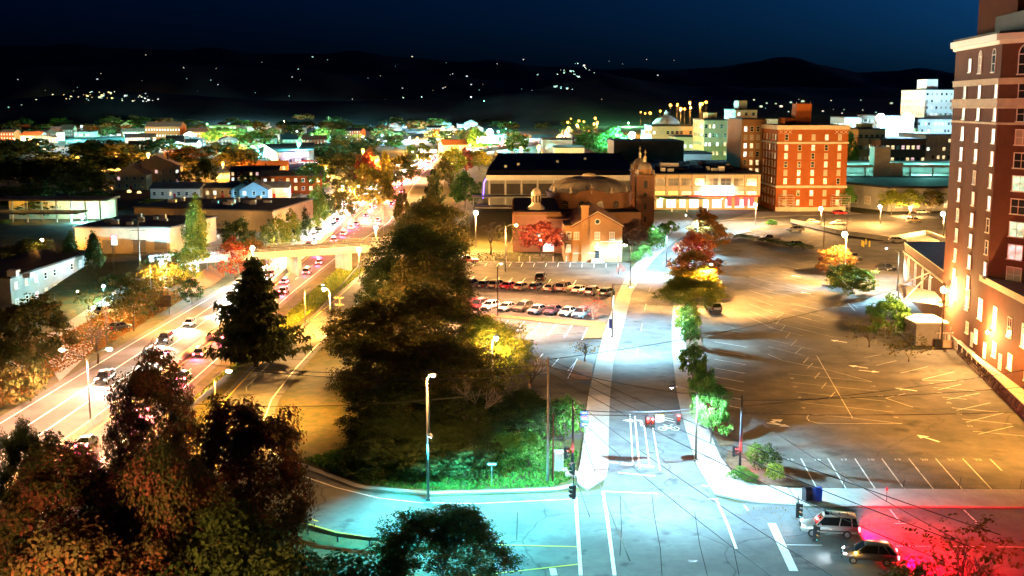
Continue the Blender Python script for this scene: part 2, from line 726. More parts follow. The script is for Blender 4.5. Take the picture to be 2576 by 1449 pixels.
# slip road climbing from the expressway to the junction, then the street it joins
rampL = [(-43, 420), (-41.5, 340), (-40.3, 300), (-39.6, 250), (-39.4, 200), (-39.2, 170), (-38.5, 150), (-36.5, 132), (-32, 118), (-26, 108.5), (-18.9, 102.8)]
rampR = [(-37, 420), (-34, 340), (-33, 300), (-32.2, 250), (-31.6, 205), (-31.2, 170), (-30.6, 150), (-29, 137), (-26, 127), (-22.2, 119.8), (-15.4, 112.6)]
ramp = road('slip_road', rampL, rampR, M_asph, 0.03, cross=4, n=90)
paint('edge_line', [(p[0] + 0.9 + (0.0 if p[1] > 140 else 0.1), p[1] + (0 if p[1] > 130 else 0.9)) for p in rampL], 0.2, M_yellow, ramp, 0.055)
paint('edge_line', [(p[0] - 1.0, p[1] - (0 if p[1] > 140 else 0.5)) for p in rampR[:-1]], 0.2, M_white, ramp, 0.055)

junc = [(-18.9, 102.8), (-11.5, 99), (-1.7, 97.9), (0, 70), (60, 70), (60, 107.2)] + [(48.8, 107.3), (27.5, 107.8), (21.6, 109.0), (20.0, 110.7), (19.6, 121.0), (10.2, 119.6), (9.0, 113.1), (7.6, 112.3), (4.4, 111.8), (-8.1, 110.7), (-15.4, 112.6)]
mb = MB()
mb.add([(p[0], p[1], 0.03) for p in junc], [tuple(range(len(junc)))])
junction = tag(mb.build('road_junction', M_asph), kind='structure')

roadL = [(10.2, 119.6), (11.3, 133), (12.9, 150.4), (15.2, 172), (17.9, 190.4), (24.4, 235.9), (30, 266), (37, 297), (46, 330), (56, 360), (64, 378), (74, 392), (90, 403), (125, 414), (200, 425)]
roadR = [(19.6, 121.0), (20.6, 135), (21.8, 150.4), (25, 180), (28.9, 208.8), (34.8, 246.5), (39.4, 272), (45.5, 300.4), (54, 327), (62, 344), (72, 359), (84, 372), (100, 383), (130, 394), (200, 402)]
street = road('street', roadL, roadR, M_asph, 0.034, cross=3, n=90)

# pavements with kerbs
def pave(name, inner, outer, z=0.14, n=40, m=None):
    a, b = resample(inner, n), resample(outer, n)
    mb = MB()
    for i in range(n - 1):
        mb.prism([a[i][:2], a[i + 1][:2], b[i + 1][:2], b[i][:2]], -0.02, z - (0.004 if i % 2 else 0), cap=True)
    return tag(mb.build(name, m or M_conc), kind='structure')


pave('pavement', [(7.5, 112.6), (9.2, 114.0), (10.1, 118.5)] + roadL[1:11], [(6.6, 114.8), (6.9, 118), (7.6, 124), (8.6, 135), (10.0, 150.4), (12.6, 172), (15.2, 192), (21.5, 236), (26.6, 266), (33.4, 298), (42.3, 332), (52.5, 363), (60, 381)], n=60)
pave('pavement', [(27.6, 107.9), (21.7, 109.1), (20.0, 110.9), (19.7, 121)] + roadR[1:11], [(27.6, 113.2), (24.8, 113.6), (23.0, 116), (22.7, 124), (23.3, 135), (24.3, 150.4), (27.2, 180), (31, 208.8), (37, 246.5), (41.6, 272), (47.9, 300.4), (56.5, 327), (64, 343), (73, 356.5)], n=60)
pv = pave('pavement', [(27.7, 107.75), (62, 107.15)], [(27.7, 113.0), (62, 112.4)], n=16)
for i in range(8):
    x = 29 + i * 4
    MB().box(x, x + 0.05, 107.95, 112.9, 0.138, 0.146).build('expansion_joint', M_conc_d, pv)
# kerb of the wooded island
kerb_in = [(-24.4, 122.4), (-22.2, 119.9), (-15.4, 113.0), (-8.1, 111.2), (-3, 111.6), (4.4, 112.4), (6.6, 113.6)]
kerb_out = [(-23.9, 123.0), (-21.8, 120.6), (-15.1, 113.8), (-8.1, 112.0), (-3, 112.4), (4.2, 113.2), (6.2, 114.4)]
pave('kerb', kerb_in, kerb_out, n=30)

# junction markings
def line(name, *pts, w=0.25, m=None, parent=None, dz=0.06, fl=0.0):
    return paint(name, [g(*p) for p in pts], w, m or M_white, parent or junction, dz, flat=fl)


line('crossing_line', (1448, 1252), (1453, 1330), (1461, 1449), w=0.32)
line('crossing_line', (1517, 1238), (1527, 1300), (1546, 1449), w=0.32)
line('crossing_line', (1513, 1237), (1655, 1243), w=0.3)
line('crossing_line', (1801, 1257), (1830, 1320), (1852, 1382), w=0.26)
line('crossing_line', (1782, 1256), (1806, 1257), w=0.26)
line('stop_line', (1525, 1163), (1556, 1166), w=0.45, parent=street)
line('stop_line', (1562, 1167), (1592, 1170), w=0.8, parent=street)
line('stop_line', (1599, 1171), (1645, 1176), w=0.8, parent=street)
line('stop_line', (1555, 1190), (1648, 1199), w=0.35, parent=street)
line('lane_line', (1584.6, 1043), (1592, 1165), w=0.16, parent=street)
line('lane_line', (1597, 1047), (1609, 1180), w=0.2, parent=street)
line('lane_line', (1620.6, 1070), (1634, 1172), w=0.16, parent=street)
line('lane_line', (1641.5, 1073), (1660.5, 1184), w=0.16, parent=street)
line('stop_line', (1941, 1317.5), (1997, 1438), w=0.75)
line('lane_dash', (1978, 1372), (2068, 1373), w=0.14)
line('lane_dash', (2255, 1375), (2340, 1376), w=0.14)
line('lane_dash', (2390, 1376), (2480, 1377), w=0.14)
line('lane_dash', (2510, 1377), (2576, 1378), w=0.14)
line('bay_line', Z7(1200, 850), Z7(1290, 965), w=0.12)
line('bay_line', Z7(1240, 978), Z7(1350, 978), w=0.14)
line('bay_line', Z7(1870, 855), Z7(1985, 965), w=0.12)
line('bay_line', Z7(1975, 982), Z7(2030, 982), w=0.14)
line('lane_dash', (1872, 1272), (1882, 1286), w=0.2)
line('lane_dash', (1766, 1222), (1782, 1224), w=0.25)
line('edge_line', (759, 1198), (847, 1228), (952, 1254), (1058, 1266), (1199, 1268), (1434, 1257), w=0.2)
line('centre_line', (1180, 1369), (1262, 1372), (1454, 1377), w=0.18, m=M_yellow)
line('centre_line', (1180, 1449), (1265, 1442), (1454, 1421), w=0.18, m=M_yellow)
line('edge_line', (766, 1317), (847, 1340), (960, 1358), w=0.2, m=M_yellow)
line('lane_block', (1390, 1431), (1394, 1449), w=0.55)
# far road markings
for k in range(9):
    y = 175 + k * 21
    a = [(0.62 * np.interp(yy, [p[1] for p in roadL], [p[0] for p in roadL]) + 0.38 * np.interp(yy, [p[1] for p in roadR], [p[0] for p in roadR]), yy) for yy in (y, y + 7)]
    paint('lane_dash', a, 0.14, M_faded, street, 0.06, flat=0)
# turn arrow, bicycle and chevrons painted on the lane
def arrow(cx, cy, ang, s, parent, m=None, bent=0.0, dz=0.06, flat=0.0):
    c, sn = math.cos(ang), math.sin(ang)
    pts = [(-0.16, -1.5), (0.16, -1.5), (0.16, 0.4), (0.16 + 0.5, 0.4), (0, 1.5), (-0.66, 0.4), (-0.16, 0.4)]
    if bent:
        pts = [(-0.16, -1.5), (0.16, -1.5), (0.16, 0.55), (-0.7, 0.75), (-0.7, 1.15), (-1.7, 0.45), (-0.7, -0.15), (-0.7, 0.3), (-0.16, 0.2)]
        if bent < 0:
            pts = [(-x, y) for x, y in pts][::-1]
    mb = MB()
    mb.add([(cx + (x * c - y * sn) * s, cy + (x * sn + y * c) * s, flat + dz) for x, y in pts], [tuple(range(len(pts)))])
    return mb.build('painted_arrow', m or M_white, parent)


p_ = g(1612, 1062)
arrow(p_.x, p_.y, 0, 1.3, street, bent=1)
p_ = g(1682, 1078)
mb = MB()
for sx in (-0.75, 0.75):
    n = 20
    ring = [[(p_.x + sx + r_ * math.cos(6.2832 * i / n), p_.y - 0.2 + 1.6 * r_ * math.sin(6.2832 * i / n), 0.06) for i in range(n + 1)] for r_ in (0.42, 0.54)]
    mb.strip(ring[0], ring[1])
for a, b in (((-0.75, -0.2), (-0.2, 1.1)), ((-0.2, 1.1), (0.5, 1.0)), ((0.5, 1.0), (0.0, -0.2)), ((0, -0.2), (-0.75, -0.2)), ((0, -0.2), (-0.3, 1.4)), ((0.75, -0.2), (0.42, 1.5)), ((0.42, 1.5), (0.75, 1.6)), ((-0.5, 1.4), (-0.1, 1.4))):
    d = Vector((b[0] - a[0], b[1] - a[1]))
    s_ = Vector((-d.y, d.x)).normalized() * 0.06
    mb.add([(p_.x + a[0] - s_.x, p_.y + a[1] - s_.y, 0.06), (p_.x + b[0] - s_.x, p_.y + b[1] - s_.y, 0.06), (p_.x + b[0] + s_.x, p_.y + b[1] + s_.y, 0.06), (p_.x + a[0] + s_.x, p_.y + a[1] + s_.y, 0.06)], [(0, 1, 2, 3)])
mb.build('bicycle_symbol', M_white, street)
for dy in (2.6, 3.7):
    MB().add([(p_.x - 1.1, p_.y + dy, 0.06), (p_.x - 1.1, p_.y + dy + 0.35, 0.06), (p_.x, p_.y + dy + 1.35, 0.06), (p_.x + 1.1, p_.y + dy + 0.35, 0.06), (p_.x + 1.1, p_.y + dy, 0.06), (p_.x, p_.y + dy + 1.0, 0.06)], [(0, 5, 2, 1), (5, 4, 3, 2)]).build('chevron', M_white, street)

# manhole covers and kerb-side gratings
M_iron = mat('cast_iron', (0.05, 0.05, 0.05), 0.6, 0.3, 3, metal=0.6)
for (px, py), r_, par in (((1742, 1412), 0.45, junction), ((1555, 1037), 0.4, street)):
    p = g(px, py)
    o = MB().lathe([(r_, 0.062), (r_ * 0.85, 0.07), (r_ * 0.8, 0.064), (0.01, 0.066)], 20).build('manhole_cover', M_iron, par)
    o.location = (p.x, p.y, 0)
for (px, py) in ((1829, 1242), (1853, 1231), (1841, 1246)):
    pass
for (a, b) in (((1800, 1222), (1827, 1232)), ((1818, 1240), (1850, 1246))):
    p, q = g(*a), g(*b)
    poly('tactile_plate', [(p.x, p.y), (q.x, p.y - 0.1), (q.x + 0.25, q.y), (p.x + 0.25, q.y + 0.1)], M_conc_d, 0.152, pv)
# tar-sealed cracks
M_tar = mat('crack_sealant', (0.025, 0.025, 0.026), 0.9, 0, spec=0.05)
for pts in ([(1640, 1240), (1648, 1300), (1660, 1380), (1668, 1449)], [(1835, 1330), (1850, 1400), (1862, 1449)], [(1560, 1250), (1566, 1330), (1560, 1400)], [(1750, 1290), (1762, 1370), (1780, 1449)], [(1300, 1290), (1302, 1360)]):
    q = [g(*p) + Vector((random.uniform(-.1, .1), 0, 0)) for p in pts]
    paint('sealed_crack', q, 0.07, M_tar, junction, 0.05, flat=0)

# ---------------- church car park on the near side
lot1 = tag(poly('church_car_park', [(-14, 286.5), (29.5, 286.5), (28.2, 274), (21.4, 236), (15.0, 192), (12.4, 172), (9.8, 150), (8.0, 131), (0, 131), (-2, 150), (-5, 200), (-12, 245)], M_asph_lot, 0.015, z0=-0.05), kind='structure')
def lot_line(a, b, parent, w=0.13, m=None, z=0.03):
    a, b = g(*a), g(*b)
    return paint('bay_line', [a, b], w, m or M_white, parent, z, flat=0)


for i in range(13):
    lot_line(Z4(462 + i * 122, 316 + i * 1.5), Z4(492 + i * 122 - i * 2.5, 280 + i * 1.0), lot1)
for i in range(9):
    lot_line(Z4(405 + i * 132, 480 + i * 6), Z4(480 + i * 128, 420 + i * 5), lot1)
for i in range(6):
    lot_line(Z4(555 + i * 166, 960 + i * 15), Z4(662 + i * 160, 850 + i * 13), lot1)
lot_line(Z4(1560, 1060), Z4(1620, 935), lot1)
for i in range(4):
    lot_line(Z4(920 + i * 165, 1260 + i * 40), Z4(1005 + i * 165, 1160 + i * 40), lot1)
lot_line(Z4(1420, 1449), Z4(1515, 1250), lot1)
# planting strip with trees between the two car parks
island1 = [Z4(500, 825), Z4(900, 850), Z4(1300, 895), Z4(1500, 915), Z4(1640, 930), Z4(1790, 905), Z4(1820, 890), Z4(1700, 870), Z4(1480, 865), Z4(1000, 830), Z4(600, 800)]
tag(poly('planting_strip', [g(*p) for p in island1], M_straw, 0.10, z0=-0.05), kind='structure')
tag(poly('planting_strip', [g(*p) for p in (Z4(1575, 1050), Z4(1760, 1050), Z4(1800, 900), Z4(1640, 932))], M_straw, 0.11, z0=-0.05), kind='structure')
tag(poly('planting_strip', [g(*p) for p in (Z4(1440, 1460), Z4(1660, 1460), Z4(1675, 1310), Z4(1520, 1260))], M_straw, 0.10, z0=-0.05), kind='structure')

# ---------------- large open car park
lot2_pts = [(27.6, 113.3), (80, 112.2), (80, 130), (61.6, 133), (62.3, 138.6), (69.0, 177.9), (72, 200), (90, 245), (98, 290), (108, 345), (64, 345), (56.5, 327), (47.9, 300.4), (41.6, 272), (37, 246.5), (31, 208.8), (27.2, 180), (24.3, 150.4), (23.3, 135), (22.7, 124), (23.0, 116), (24.8, 113.7)]
lot2 = MB().add([(x, y, 0.02) for x, y in lot2_pts], [tuple(range(len(lot2_pts)))]).build('open_car_park', M_asph_lot)
tag(lot2, kind='structure')
L2 = lambda a, b, w=0.12, m=None: lot_line(a, b, lot2, w, m or M_lotl, 0.035)
for i in range(7):
    L2(Z7(395 + i * 244, 388), Z7(545 + i * 263, 668), 0.14)
L2(Z7(2108, 392), Z7(2215, 498), 0.14)
for a, b in (((175, 912), (885, 980)), ((200, 985), (945, 1060)), ((235, 1065), (1005, 1145)), ((275, 1155), (1070, 1238)), ((415, 760), (720, 1290)), ((0, 745), (130, 800)), ((130, 800), (480, 870)), ((0, 365), (365, 450)), ((0, 465), (415, 563)), ((0, 515), (300, 590)), ((0, 620), (360, 700)), ((0, 680), (320, 760)), ((480, 870), (885, 980)),
             ((0, 290), (375, 350)), ((0, 215), (220, 255)), ((0, 150), (200, 185)), ((70, 435), (135, 395)), ((65, 490), (108, 445)), ((110, 545), (146, 500)), ((150, 605), (190, 563)), ((195, 672), (243, 625)), ((230, 740), (285, 692)), ((300, 820), (345, 770)), ((335, 865), (380, 822)), ((395, 950), (440, 902)), ((455, 1035), (497, 985)), ((520, 1120), (570, 1065)),
             ((1405, 1028), (1780, 1056)), ((1445, 1048), (1640, 1000)), ((1480, 1110), (1690, 1128)), ((1520, 1130), (1800, 1075)), ((1560, 1200), (1960, 1238)), ((1600, 1222), (1890, 1158)), ((1645, 1295), (2070, 1338)), ((1685, 1322), (2000, 1243)), ((1740, 1400), (2174, 1440)), ((1785, 1425), (2080, 1357)), ((1125, 905), (1360, 850)), ((1310, 965), (1660, 972)), ((1310, 960), (1580, 895)), ((920, 840), (1090, 800)),
             ((510, 352), (870, 322)), ((675, 308), (740, 378)), ((720, 320), (760, 350)), ((540, 445), (700, 455)), ((820, 772), (960, 750)), ((1000, 1118), (1230, 1195)), ((1000, 1118), (1165, 1080))):
    L2(Z8(*a), Z8(*b), 0.12 if a[0] < 1000 else 0.13, M_faded if b[0] - a[0] > 500 and a[1] < 800 else None)
# long island outline
cap = [Z8(1140, 1335), Z8(800, 1334), Z8(520, 1333), Z8(420, 1330), Z8(350, 1312), Z8(328, 1285), Z8(345, 1262), Z8(400, 1256), Z8(520, 1268), Z8(700, 1284), Z8(900, 1308), Z8(1140, 1335)]
paint('bay_line', [g(*p) for p in cap], 0.13, M_lotl, lot2, 0.036, flat=0)
for i, (a, b) in enumerate([((1885, 646 + k * 17), (1945, 655 + k * 19)) for k in range(10)]):
    L2(a, b, 0.14, M_faded)
for k in range(12):
    L2((1960 + k * 4, 650 + k * 16), (2010 + k * 8, 662 + k * 17), 0.14, M_faded)
for k in range(9):
    L2((1800 + k * 1, 640 + k * 22), (1832 + k * 2, 634 + k * 24), 0.13, M_faded)
for k in range(8):
    L2((1797, 860 + k * 22), (1880 - k * 2, 874 + k * 22), 0.12, M_white)
for (X, Y), a_, s_ in (((155, 65), 0.9, 1.4),):
    p = g(*Z7(X, Y))
    arrow(p.x, p.y, 0.6, 1.2, lot2, bent=-1, dz=0.04)
for (X, Y), a_ in (((1170, 1045), 1.0), ((765, 852), 0.9), ((860, 890), -2.0), ((600, 635), 0.8), ((320, 225), 0.5), ((235, 82), 0.5), ((90, 1345), -2.2)):
    p = g(*Z8(X, Y))
    arrow(p.x, p.y, a_, 1.0, lot2, dz=0.04)
p = g(*Z7(1545, 205))
arrow(p.x, p.y, 0.5, 1.1, lot2, dz=0.04)


def text(name, body, size, loc, m, parent, rot=(0, 0, 0), ext=0.0, align='CENTER', sx=1.0):
    c = bpy.data.curves.new(name, 'FONT')
    c.body, c.size, c.extrude = body, size, ext
    c.align_x, c.align_y = align, 'CENTER'
    c.resolution_u = 2
    c.materials.append(m)
    tmp = bpy.data.objects.new(name, c)
    COL.objects.link(tmp)
    me = bpy.data.meshes.new_from_object(tmp.evaluated_get(bpy.context.evaluated_depsgraph_get()))
    bpy.data.objects.remove(tmp)
    o = bpy.data.objects.new(name, me)
    o.location, o.rotation_euler, o.scale = loc, rot, (sx, 1, 1)
    return link(o, parent)


for i, n in enumerate(('15', '16', '17', '18', '19', '20', '21', '22')):
    p = g(*Z7(298 + i * 243, 398))
    text('bay_number', n, 0.85, (p.x, p.y, 0.04), M_lotl, lot2)
for i, (X, Y) in enumerate(((898, 1018), (958, 1100), (1023, 1190), (1090, 1283), (1388, 995), (1458, 1075), (1537, 1158), (1625, 1252), (1717, 1355), (205, 950), (235, 1022), (268, 1112), (302, 1200))):
    p = g(*Z8(X, Y))
    text('bay_number', str((13, 12, 11, 10, 26, 25, 24, 23, 27, 48, 47, 46, 45)[i]), 0.8, (p.x, p.y, 0.04), M_lotl, lot2, rot=(0, 0, 1.45))
for i in range(5):
    p = g(*Z4(660 + i * 166, 950 + i * 14))
    o = MB().box(-0.7, 0.7, -0.28, -0.18, 0, 0.004).box(-0.7, 0.7, 0.18, 0.28, 0, 0.004).box(-0.7, -0.6, -0.18, 0.18, 0, 0.004).box(0.6, 0.7, -0.18, 0.18, 0, 0.004).box(-0.1, 0.1, -0.18, 0.18, 0, 0.004).build('bay_stencil', M_tar, lot1)
    o.location = (p.x, p.y, 0.03)

# far streets and lots
plaza = tag(poly('forecourt', [(44, 340), (60, 381), (72, 392), (90, 404), (124, 415), (122, 428), (88, 422), (88, 440), (44, 420), (40, 366)], M_conc_d, 0.03, z0=-0.05), kind='structure')
lot3 = tag(poly('hill_car_park', [(74, 357), (102, 384), (200, 403), (210, 260), (112, 262), (104, 300)], M_asph_lot, 0.012, z0=-0.05), kind='structure')
for k in range(7):
    lot_line((1880 + k * 34, 600 + k * 4), (1900 + k * 36, 590 + k * 4), lot3, 0.14, M_faded)
for k in range(6):
    lot_line((2150 + k * 16, 545 + k * 2), (2180 + k * 17, 541 + k * 2), lot3, 0.14, M_faded)
road('side_street', [(60, 381), (62, 420), (70, 470), (80, 600)], [(72, 392), (88, 424), (88, 470), (92, 600)], M_asph, 0.045, n=30, cross=1)
# left town streets
road('town_street', [gt(300, 770)[:2], gt(420, 640)[:2], gt(600, 545)[:2], gt(770, 470)[:2]], [gt(330, 800)[:2], gt(490, 660)[:2], gt(650, 555)[:2], gt(800, 478)[:2]], M_conc_d, 0.05, n=50)
road('town_street', [(-70, 470), (-95, 500), (-150, 520)], [(-75, 492), (-98, 518), (-150, 540)], M_conc_d, 0.06, n=20, cross=2)
road('town_street', [gt(560, 430)[:2], gt(640, 420)[:2], gt(760, 432)[:2]], [gt(540, 452)[:2], gt(640, 445)[:2], gt(770, 455)[:2]], M_conc_d, 0.05, n=20)
def draped(name, pix, m, dz=0.06, n=10):
    a, b = resample([gt(*p) for p in pix[0]], n), resample([gt(*p) for p in pix[1]], n)
    return road(name, a, b, m, dz, cross=4, n=n)


draped('town_car_park', ([(95, 860), (200, 790), (330, 700)], [(150, 960), (260, 850), (400, 715)]), M_conc_d)
draped('town_car_park', ([(540, 600), (640, 520), (720, 500)], [(600, 600), (660, 548), (730, 530)]), M_conc_d)
# slip road on the far side of the expressway, lit by headlights
road('slip_road', [(-96, 330), (-93, 400), (-92, 470), (-96, 540)], [(-88, 330), (-85, 400), (-84, 470), (-86, 540)], M_asph_hw, 0.05, n=30)
# straw-covered bank below the bridge abutment
bank = [(-93, 285), (-92, 262), (-88, 246), (-84, 238), (-80, 246), (-78, 262), (-76.5, 282)]
sl = [gt(447, 740), gt(470, 712), gt(500, 690), gt(530, 668), gt(566, 697), gt(540, 716), gt(500, 738)]
mb = MB()
mb.add([(p.x, p.y, p.z + 0.25) for p in sl], [tuple(range(len(sl)))])
tag(mb.build('straw_bank', M_straw), kind='structure')

# ------------------------------------------------------------------ mountains
M_mtn = two_noise('mountain_forest', (0.03, 0.05, 0.045), (0.07, 0.085, 0.075), (0.02, 0.03, 0.028), 0.004, 0.0011)
def ridge(name, Y, prof, depth, jag, seed):
    rg = np.random.default_rng(seed)
    xs = np.linspace(prof[0][0], prof[-1][0], 260)
    crest = np.interp(xs, [p[0] for p in prof], [p[1] for p in prof])
    n = np.zeros_like(xs)
    for k in range(1, 7):
        n += np.sin(xs / 2576 * 9 * 2 ** k + rg.uniform(0, 6)) * jag / 1.7 ** k
    rows = []
    for t in np.linspace(0, 1, 16):
        row = []
        for i, x in enumerate(xs):
            top = at(x, crest[i] - n[i], Y)
            f = math.sin(t * math.pi) ** 0.8
            yy = Y - depth + 2 * depth * t
            wig = 1 + 0.12 * math.sin(i * 0.31 + t * 7 + seed) * (1 if abs(t - 0.5) > 0.1 else 0)
            row.append((top.x * (0.9 + 0.2 * t), yy, max(-5, top.z * f * wig)))
        rows.append(row)
    mb = MB()
    k = len(xs)
    mb.add([p for r_ in rows for p in r_], [(j * k + i, j * k + i + 1, (j + 1) * k + i + 1, (j + 1) * k + i) for j in range(15) for i in range(k - 1)], 0, True)
    return tag(mb.build(name, M_mtn), kind='structure')


ridge('mountain', 9500, [(-900, 120), (0, 118), (500, 128), (900, 140), (1300, 165), (1640, 178), (1800, 172), (1900, 158), (1965, 153), (2050, 165), (2130, 185), (2260, 178), (2400, 190), (2800, 170), (3400, 160)], 2500, 3, 3)
ridge('mountain', 5200, [(-900, 180), (0, 175), (450, 165), (900, 185), (1250, 205), (1500, 190), (1750, 215), (2000, 222), (2400, 228), (2900, 215), (3400, 210)], 1300, 5, 5)
ridge('hill', 2900, [(-900, 262), (0, 250), (300, 232), (600, 248), (900, 255), (1300, 240), (1440, 205), (1560, 225), (1700, 248), (2000, 252), (2600, 250), (3400, 250)], 700, 4, 9)
# ------------------------------------------------------------------ trees: tapered trunk with limbs, crown of leaf-sized faces
M_bark = mat('bark', (0.10, 0.075, 0.055), 0.95, 0.35, 2.0, bump=0.4)
M_bark_l = mat('bark_pale', (0.26, 0.21, 0.16), 0.95, 0.3, 2.0)
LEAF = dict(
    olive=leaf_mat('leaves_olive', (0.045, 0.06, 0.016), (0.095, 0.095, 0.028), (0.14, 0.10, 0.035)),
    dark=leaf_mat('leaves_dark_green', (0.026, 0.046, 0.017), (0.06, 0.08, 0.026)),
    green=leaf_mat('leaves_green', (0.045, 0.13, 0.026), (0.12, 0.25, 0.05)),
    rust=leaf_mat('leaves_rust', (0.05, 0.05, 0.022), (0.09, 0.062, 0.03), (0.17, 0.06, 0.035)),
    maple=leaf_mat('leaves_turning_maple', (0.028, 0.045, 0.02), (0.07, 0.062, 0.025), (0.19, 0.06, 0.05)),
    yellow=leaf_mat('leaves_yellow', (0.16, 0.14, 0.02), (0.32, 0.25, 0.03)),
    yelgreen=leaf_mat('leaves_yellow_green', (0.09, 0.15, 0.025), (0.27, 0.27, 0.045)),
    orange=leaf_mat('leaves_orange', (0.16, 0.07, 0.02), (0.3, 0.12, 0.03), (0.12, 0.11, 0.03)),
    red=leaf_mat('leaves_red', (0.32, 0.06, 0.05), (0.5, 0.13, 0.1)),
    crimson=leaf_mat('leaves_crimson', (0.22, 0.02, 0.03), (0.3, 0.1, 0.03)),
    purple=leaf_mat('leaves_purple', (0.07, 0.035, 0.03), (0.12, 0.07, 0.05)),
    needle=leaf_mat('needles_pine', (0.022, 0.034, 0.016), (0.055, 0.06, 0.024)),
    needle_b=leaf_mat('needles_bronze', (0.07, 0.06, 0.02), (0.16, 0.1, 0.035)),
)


def leaves_mesh(name, cen, nor, size, tint, aspect=1.6):
    """one small folded leaf (4 triangles' worth) at each point"""
    n = len(cen)
    rg = RNG
    a = rg.normal(size=(n, 3))
    a -= (a * nor).sum(1)[:, None] * nor
    a /= np.linalg.norm(a, axis=1)[:, None] + 1e-9
    b = np.cross(nor, a)
    s = size[:, None]
    tip, tail = cen + a * s * 0.5 * aspect, cen - a * s * 0.5 * aspect
    l, r_ = cen + b * s * 0.5 + nor * s * 0.18, cen - b * s * 0.5 + nor * s * 0.18
    v = np.stack([tail, r_, tip, l], 1).reshape(-1, 3)
    base = np.arange(n)[:, None] * 4
    f = np.concatenate([base + np.array([0, 1, 2]), base + np.array([0, 2, 3])], 1).reshape(-1, 3)
    me = bpy.data.meshes.new(name)
    me.vertices.add(len(v))
    me.vertices.foreach_set('co', v.ravel())
    me.loops.add(len(f) * 3)
    me.loops.foreach_set('vertex_index', f.ravel().astype(np.int32))
    me.polygons.add(len(f))
    me.polygons.foreach_set('loop_start', np.arange(0, len(f) * 3, 3, dtype=np.int32))
    me.polygons.foreach_set('loop_total', np.full(len(f), 3, dtype=np.int32))
    at_ = me.attributes.new('tint', 'FLOAT', 'POINT')
    at_.data.foreach_set('value', np.repeat(tint, 4).astype(np.float32))
    me.materials.append(LEAF['olive'])
    me.update()
    me.validate()
    return me


def unit(v):
    return v / (np.linalg.norm(v, axis=-1, keepdims=True) + 1e-9)


def broad_crown(name, n_cl, per, cl_r, leaf, flat=1.0, cone=0.0, hollow=0.55, upright=0.0):
    """crown in a unit box: clumps of leaves spread over and inside an uneven ellipsoid (radius 1, height -1..1)"""
    rg = RNG
    d = unit(rg.normal(size=(n_cl, 3)))
    d[:, 2] = np.where(d[:, 2] < -0.75, -d[:, 2], d[:, 2])
    rad = hollow + (0.98 - hollow) * rg.random(n_cl) ** 0.45
    lump = 1 + 0.16 * np.sin(d[:, 0] * 4 + 1) * np.cos(d[:, 1] * 5) + 0.12 * np.sin(d[:, 2] * 6 + d[:, 0] * 3)
    c = d * (rad * lump)[:, None]
    if cone:
        k = 1 - cone * (c[:, 2] + 1) / 2
        c[:, :2] *= k[:, None]
    tc = rg.random(n_cl)
    r_cl = cl_r * (0.6 + 0.8 * rg.random(n_cl))
    off = unit(rg.normal(size=(n_cl, per, 3))) * (rg.random((n_cl, per, 1)) ** 0.4)
    off *= r_cl[:, None, None] * np.array([1, 1, 0.7 + upright])
    cen = (c[:, None] + off).reshape(-1, 3)
    nor = unit(unit(off.reshape(-1, 3)) * 0.8 + unit(cen) * 0.7 + np.array([0, 0, 0.35]) + rg.normal(size=cen.shape) * 0.45)
    tint = np.clip(np.repeat(tc, per) * 0.8 + rg.random(n_cl * per) * 0.3 - 0.05, 0, 1)
    size = leaf * (0.6 + 0.8 * rg.random(len(cen)))
    return leaves_mesh(name, cen, nor, size, tint)


def pine_crown(name, whorls, leaf, droop=-0.1, narrow=1.0, dens_=26):
    """layers of boughs, each a flat spray of needle tufts; box radius 1, height 0..1"""
    rg = RNG
    cen, nor, tint, size = [], [], [], []
    for w in range(whorls):
        t = (w + 0.3) / whorls
        z = 0.08 + 0.92 * t
        ln0 = narrow * (1 - t) ** 0.75 * (0.75 + 0.25 * math.sin(w * 2.1)) + 0.05
        nb = 5 + int(rg.integers(0, 4))
        a0 = rg.uniform(0, 6.28)
        for b in range(nb):
            a = a0 + b * 6.283 / nb + rg.uniform(-0.3, 0.3)
            ln = ln0 * rg.uniform(0.55, 1.1)
            tc = rg.random()
            k = max(6, int(dens_ * ln / 0.6))
            for i in range(k):
                u = 0.15 + 0.85 * rg.random() ** 0.7
                side = rg.normal() * 0.16 * ln * (1.1 - 0.5 * u) + rg.normal() * 0.03
                zz = z + droop * u * ln * 0.4 + 0.1 * ln * u * u + rg.normal() * 0.012
                x, y = math.cos(a) * ln * u - math.sin(a) * side, math.sin(a) * ln * u + math.cos(a) * side
                cen.append((x, y, zz))
                nor.append((math.cos(a) * 0.35 + rg.normal() * 0.4, math.sin(a) * 0.35 + rg.normal() * 0.4, 0.9))
                tint.append(min(1, max(0, tc * 0.7 + rg.random() * 0.35)))
                size.append(leaf * rg.uniform(0.6, 1.3))
    return leaves_mesh(name, np.array(cen), unit(np.array(nor)), np.array(size), np.array(tint), 2.2)


def branches(mb, p, d, ln, r_, depth, spread=0.6, k=6, up=0.12, fork=(2, 4)):
    q = p + d * ln * 0.55 + Vector((random.uniform(-1, 1), random.uniform(-1, 1), 0)) * ln * 0.05
    e = p + d * ln + Vector((random.uniform(-1, 1), random.uniform(-1, 1), 0.3)) * ln * 0.06
    mb.tube([p, q, e], [r_, r_ * 0.82, r_ * 0.62], k)
    if depth <= 0:
        return
    for i in range(random.randint(*fork)):
        a = random.uniform(0, 6.283)
        s = Vector((math.cos(a), math.sin(a), 0)) * spread * random.uniform(0.6, 1.25)
        nd = (d + s + Vector((0, 0, up))).normalized()
        branches(mb, q.lerp(e, random.uniform(0.3, 1.0)), nd, ln * random.uniform(0.55, 0.82), r_ * 0.52, depth - 1, spread, max(3, k - 1), up, fork)


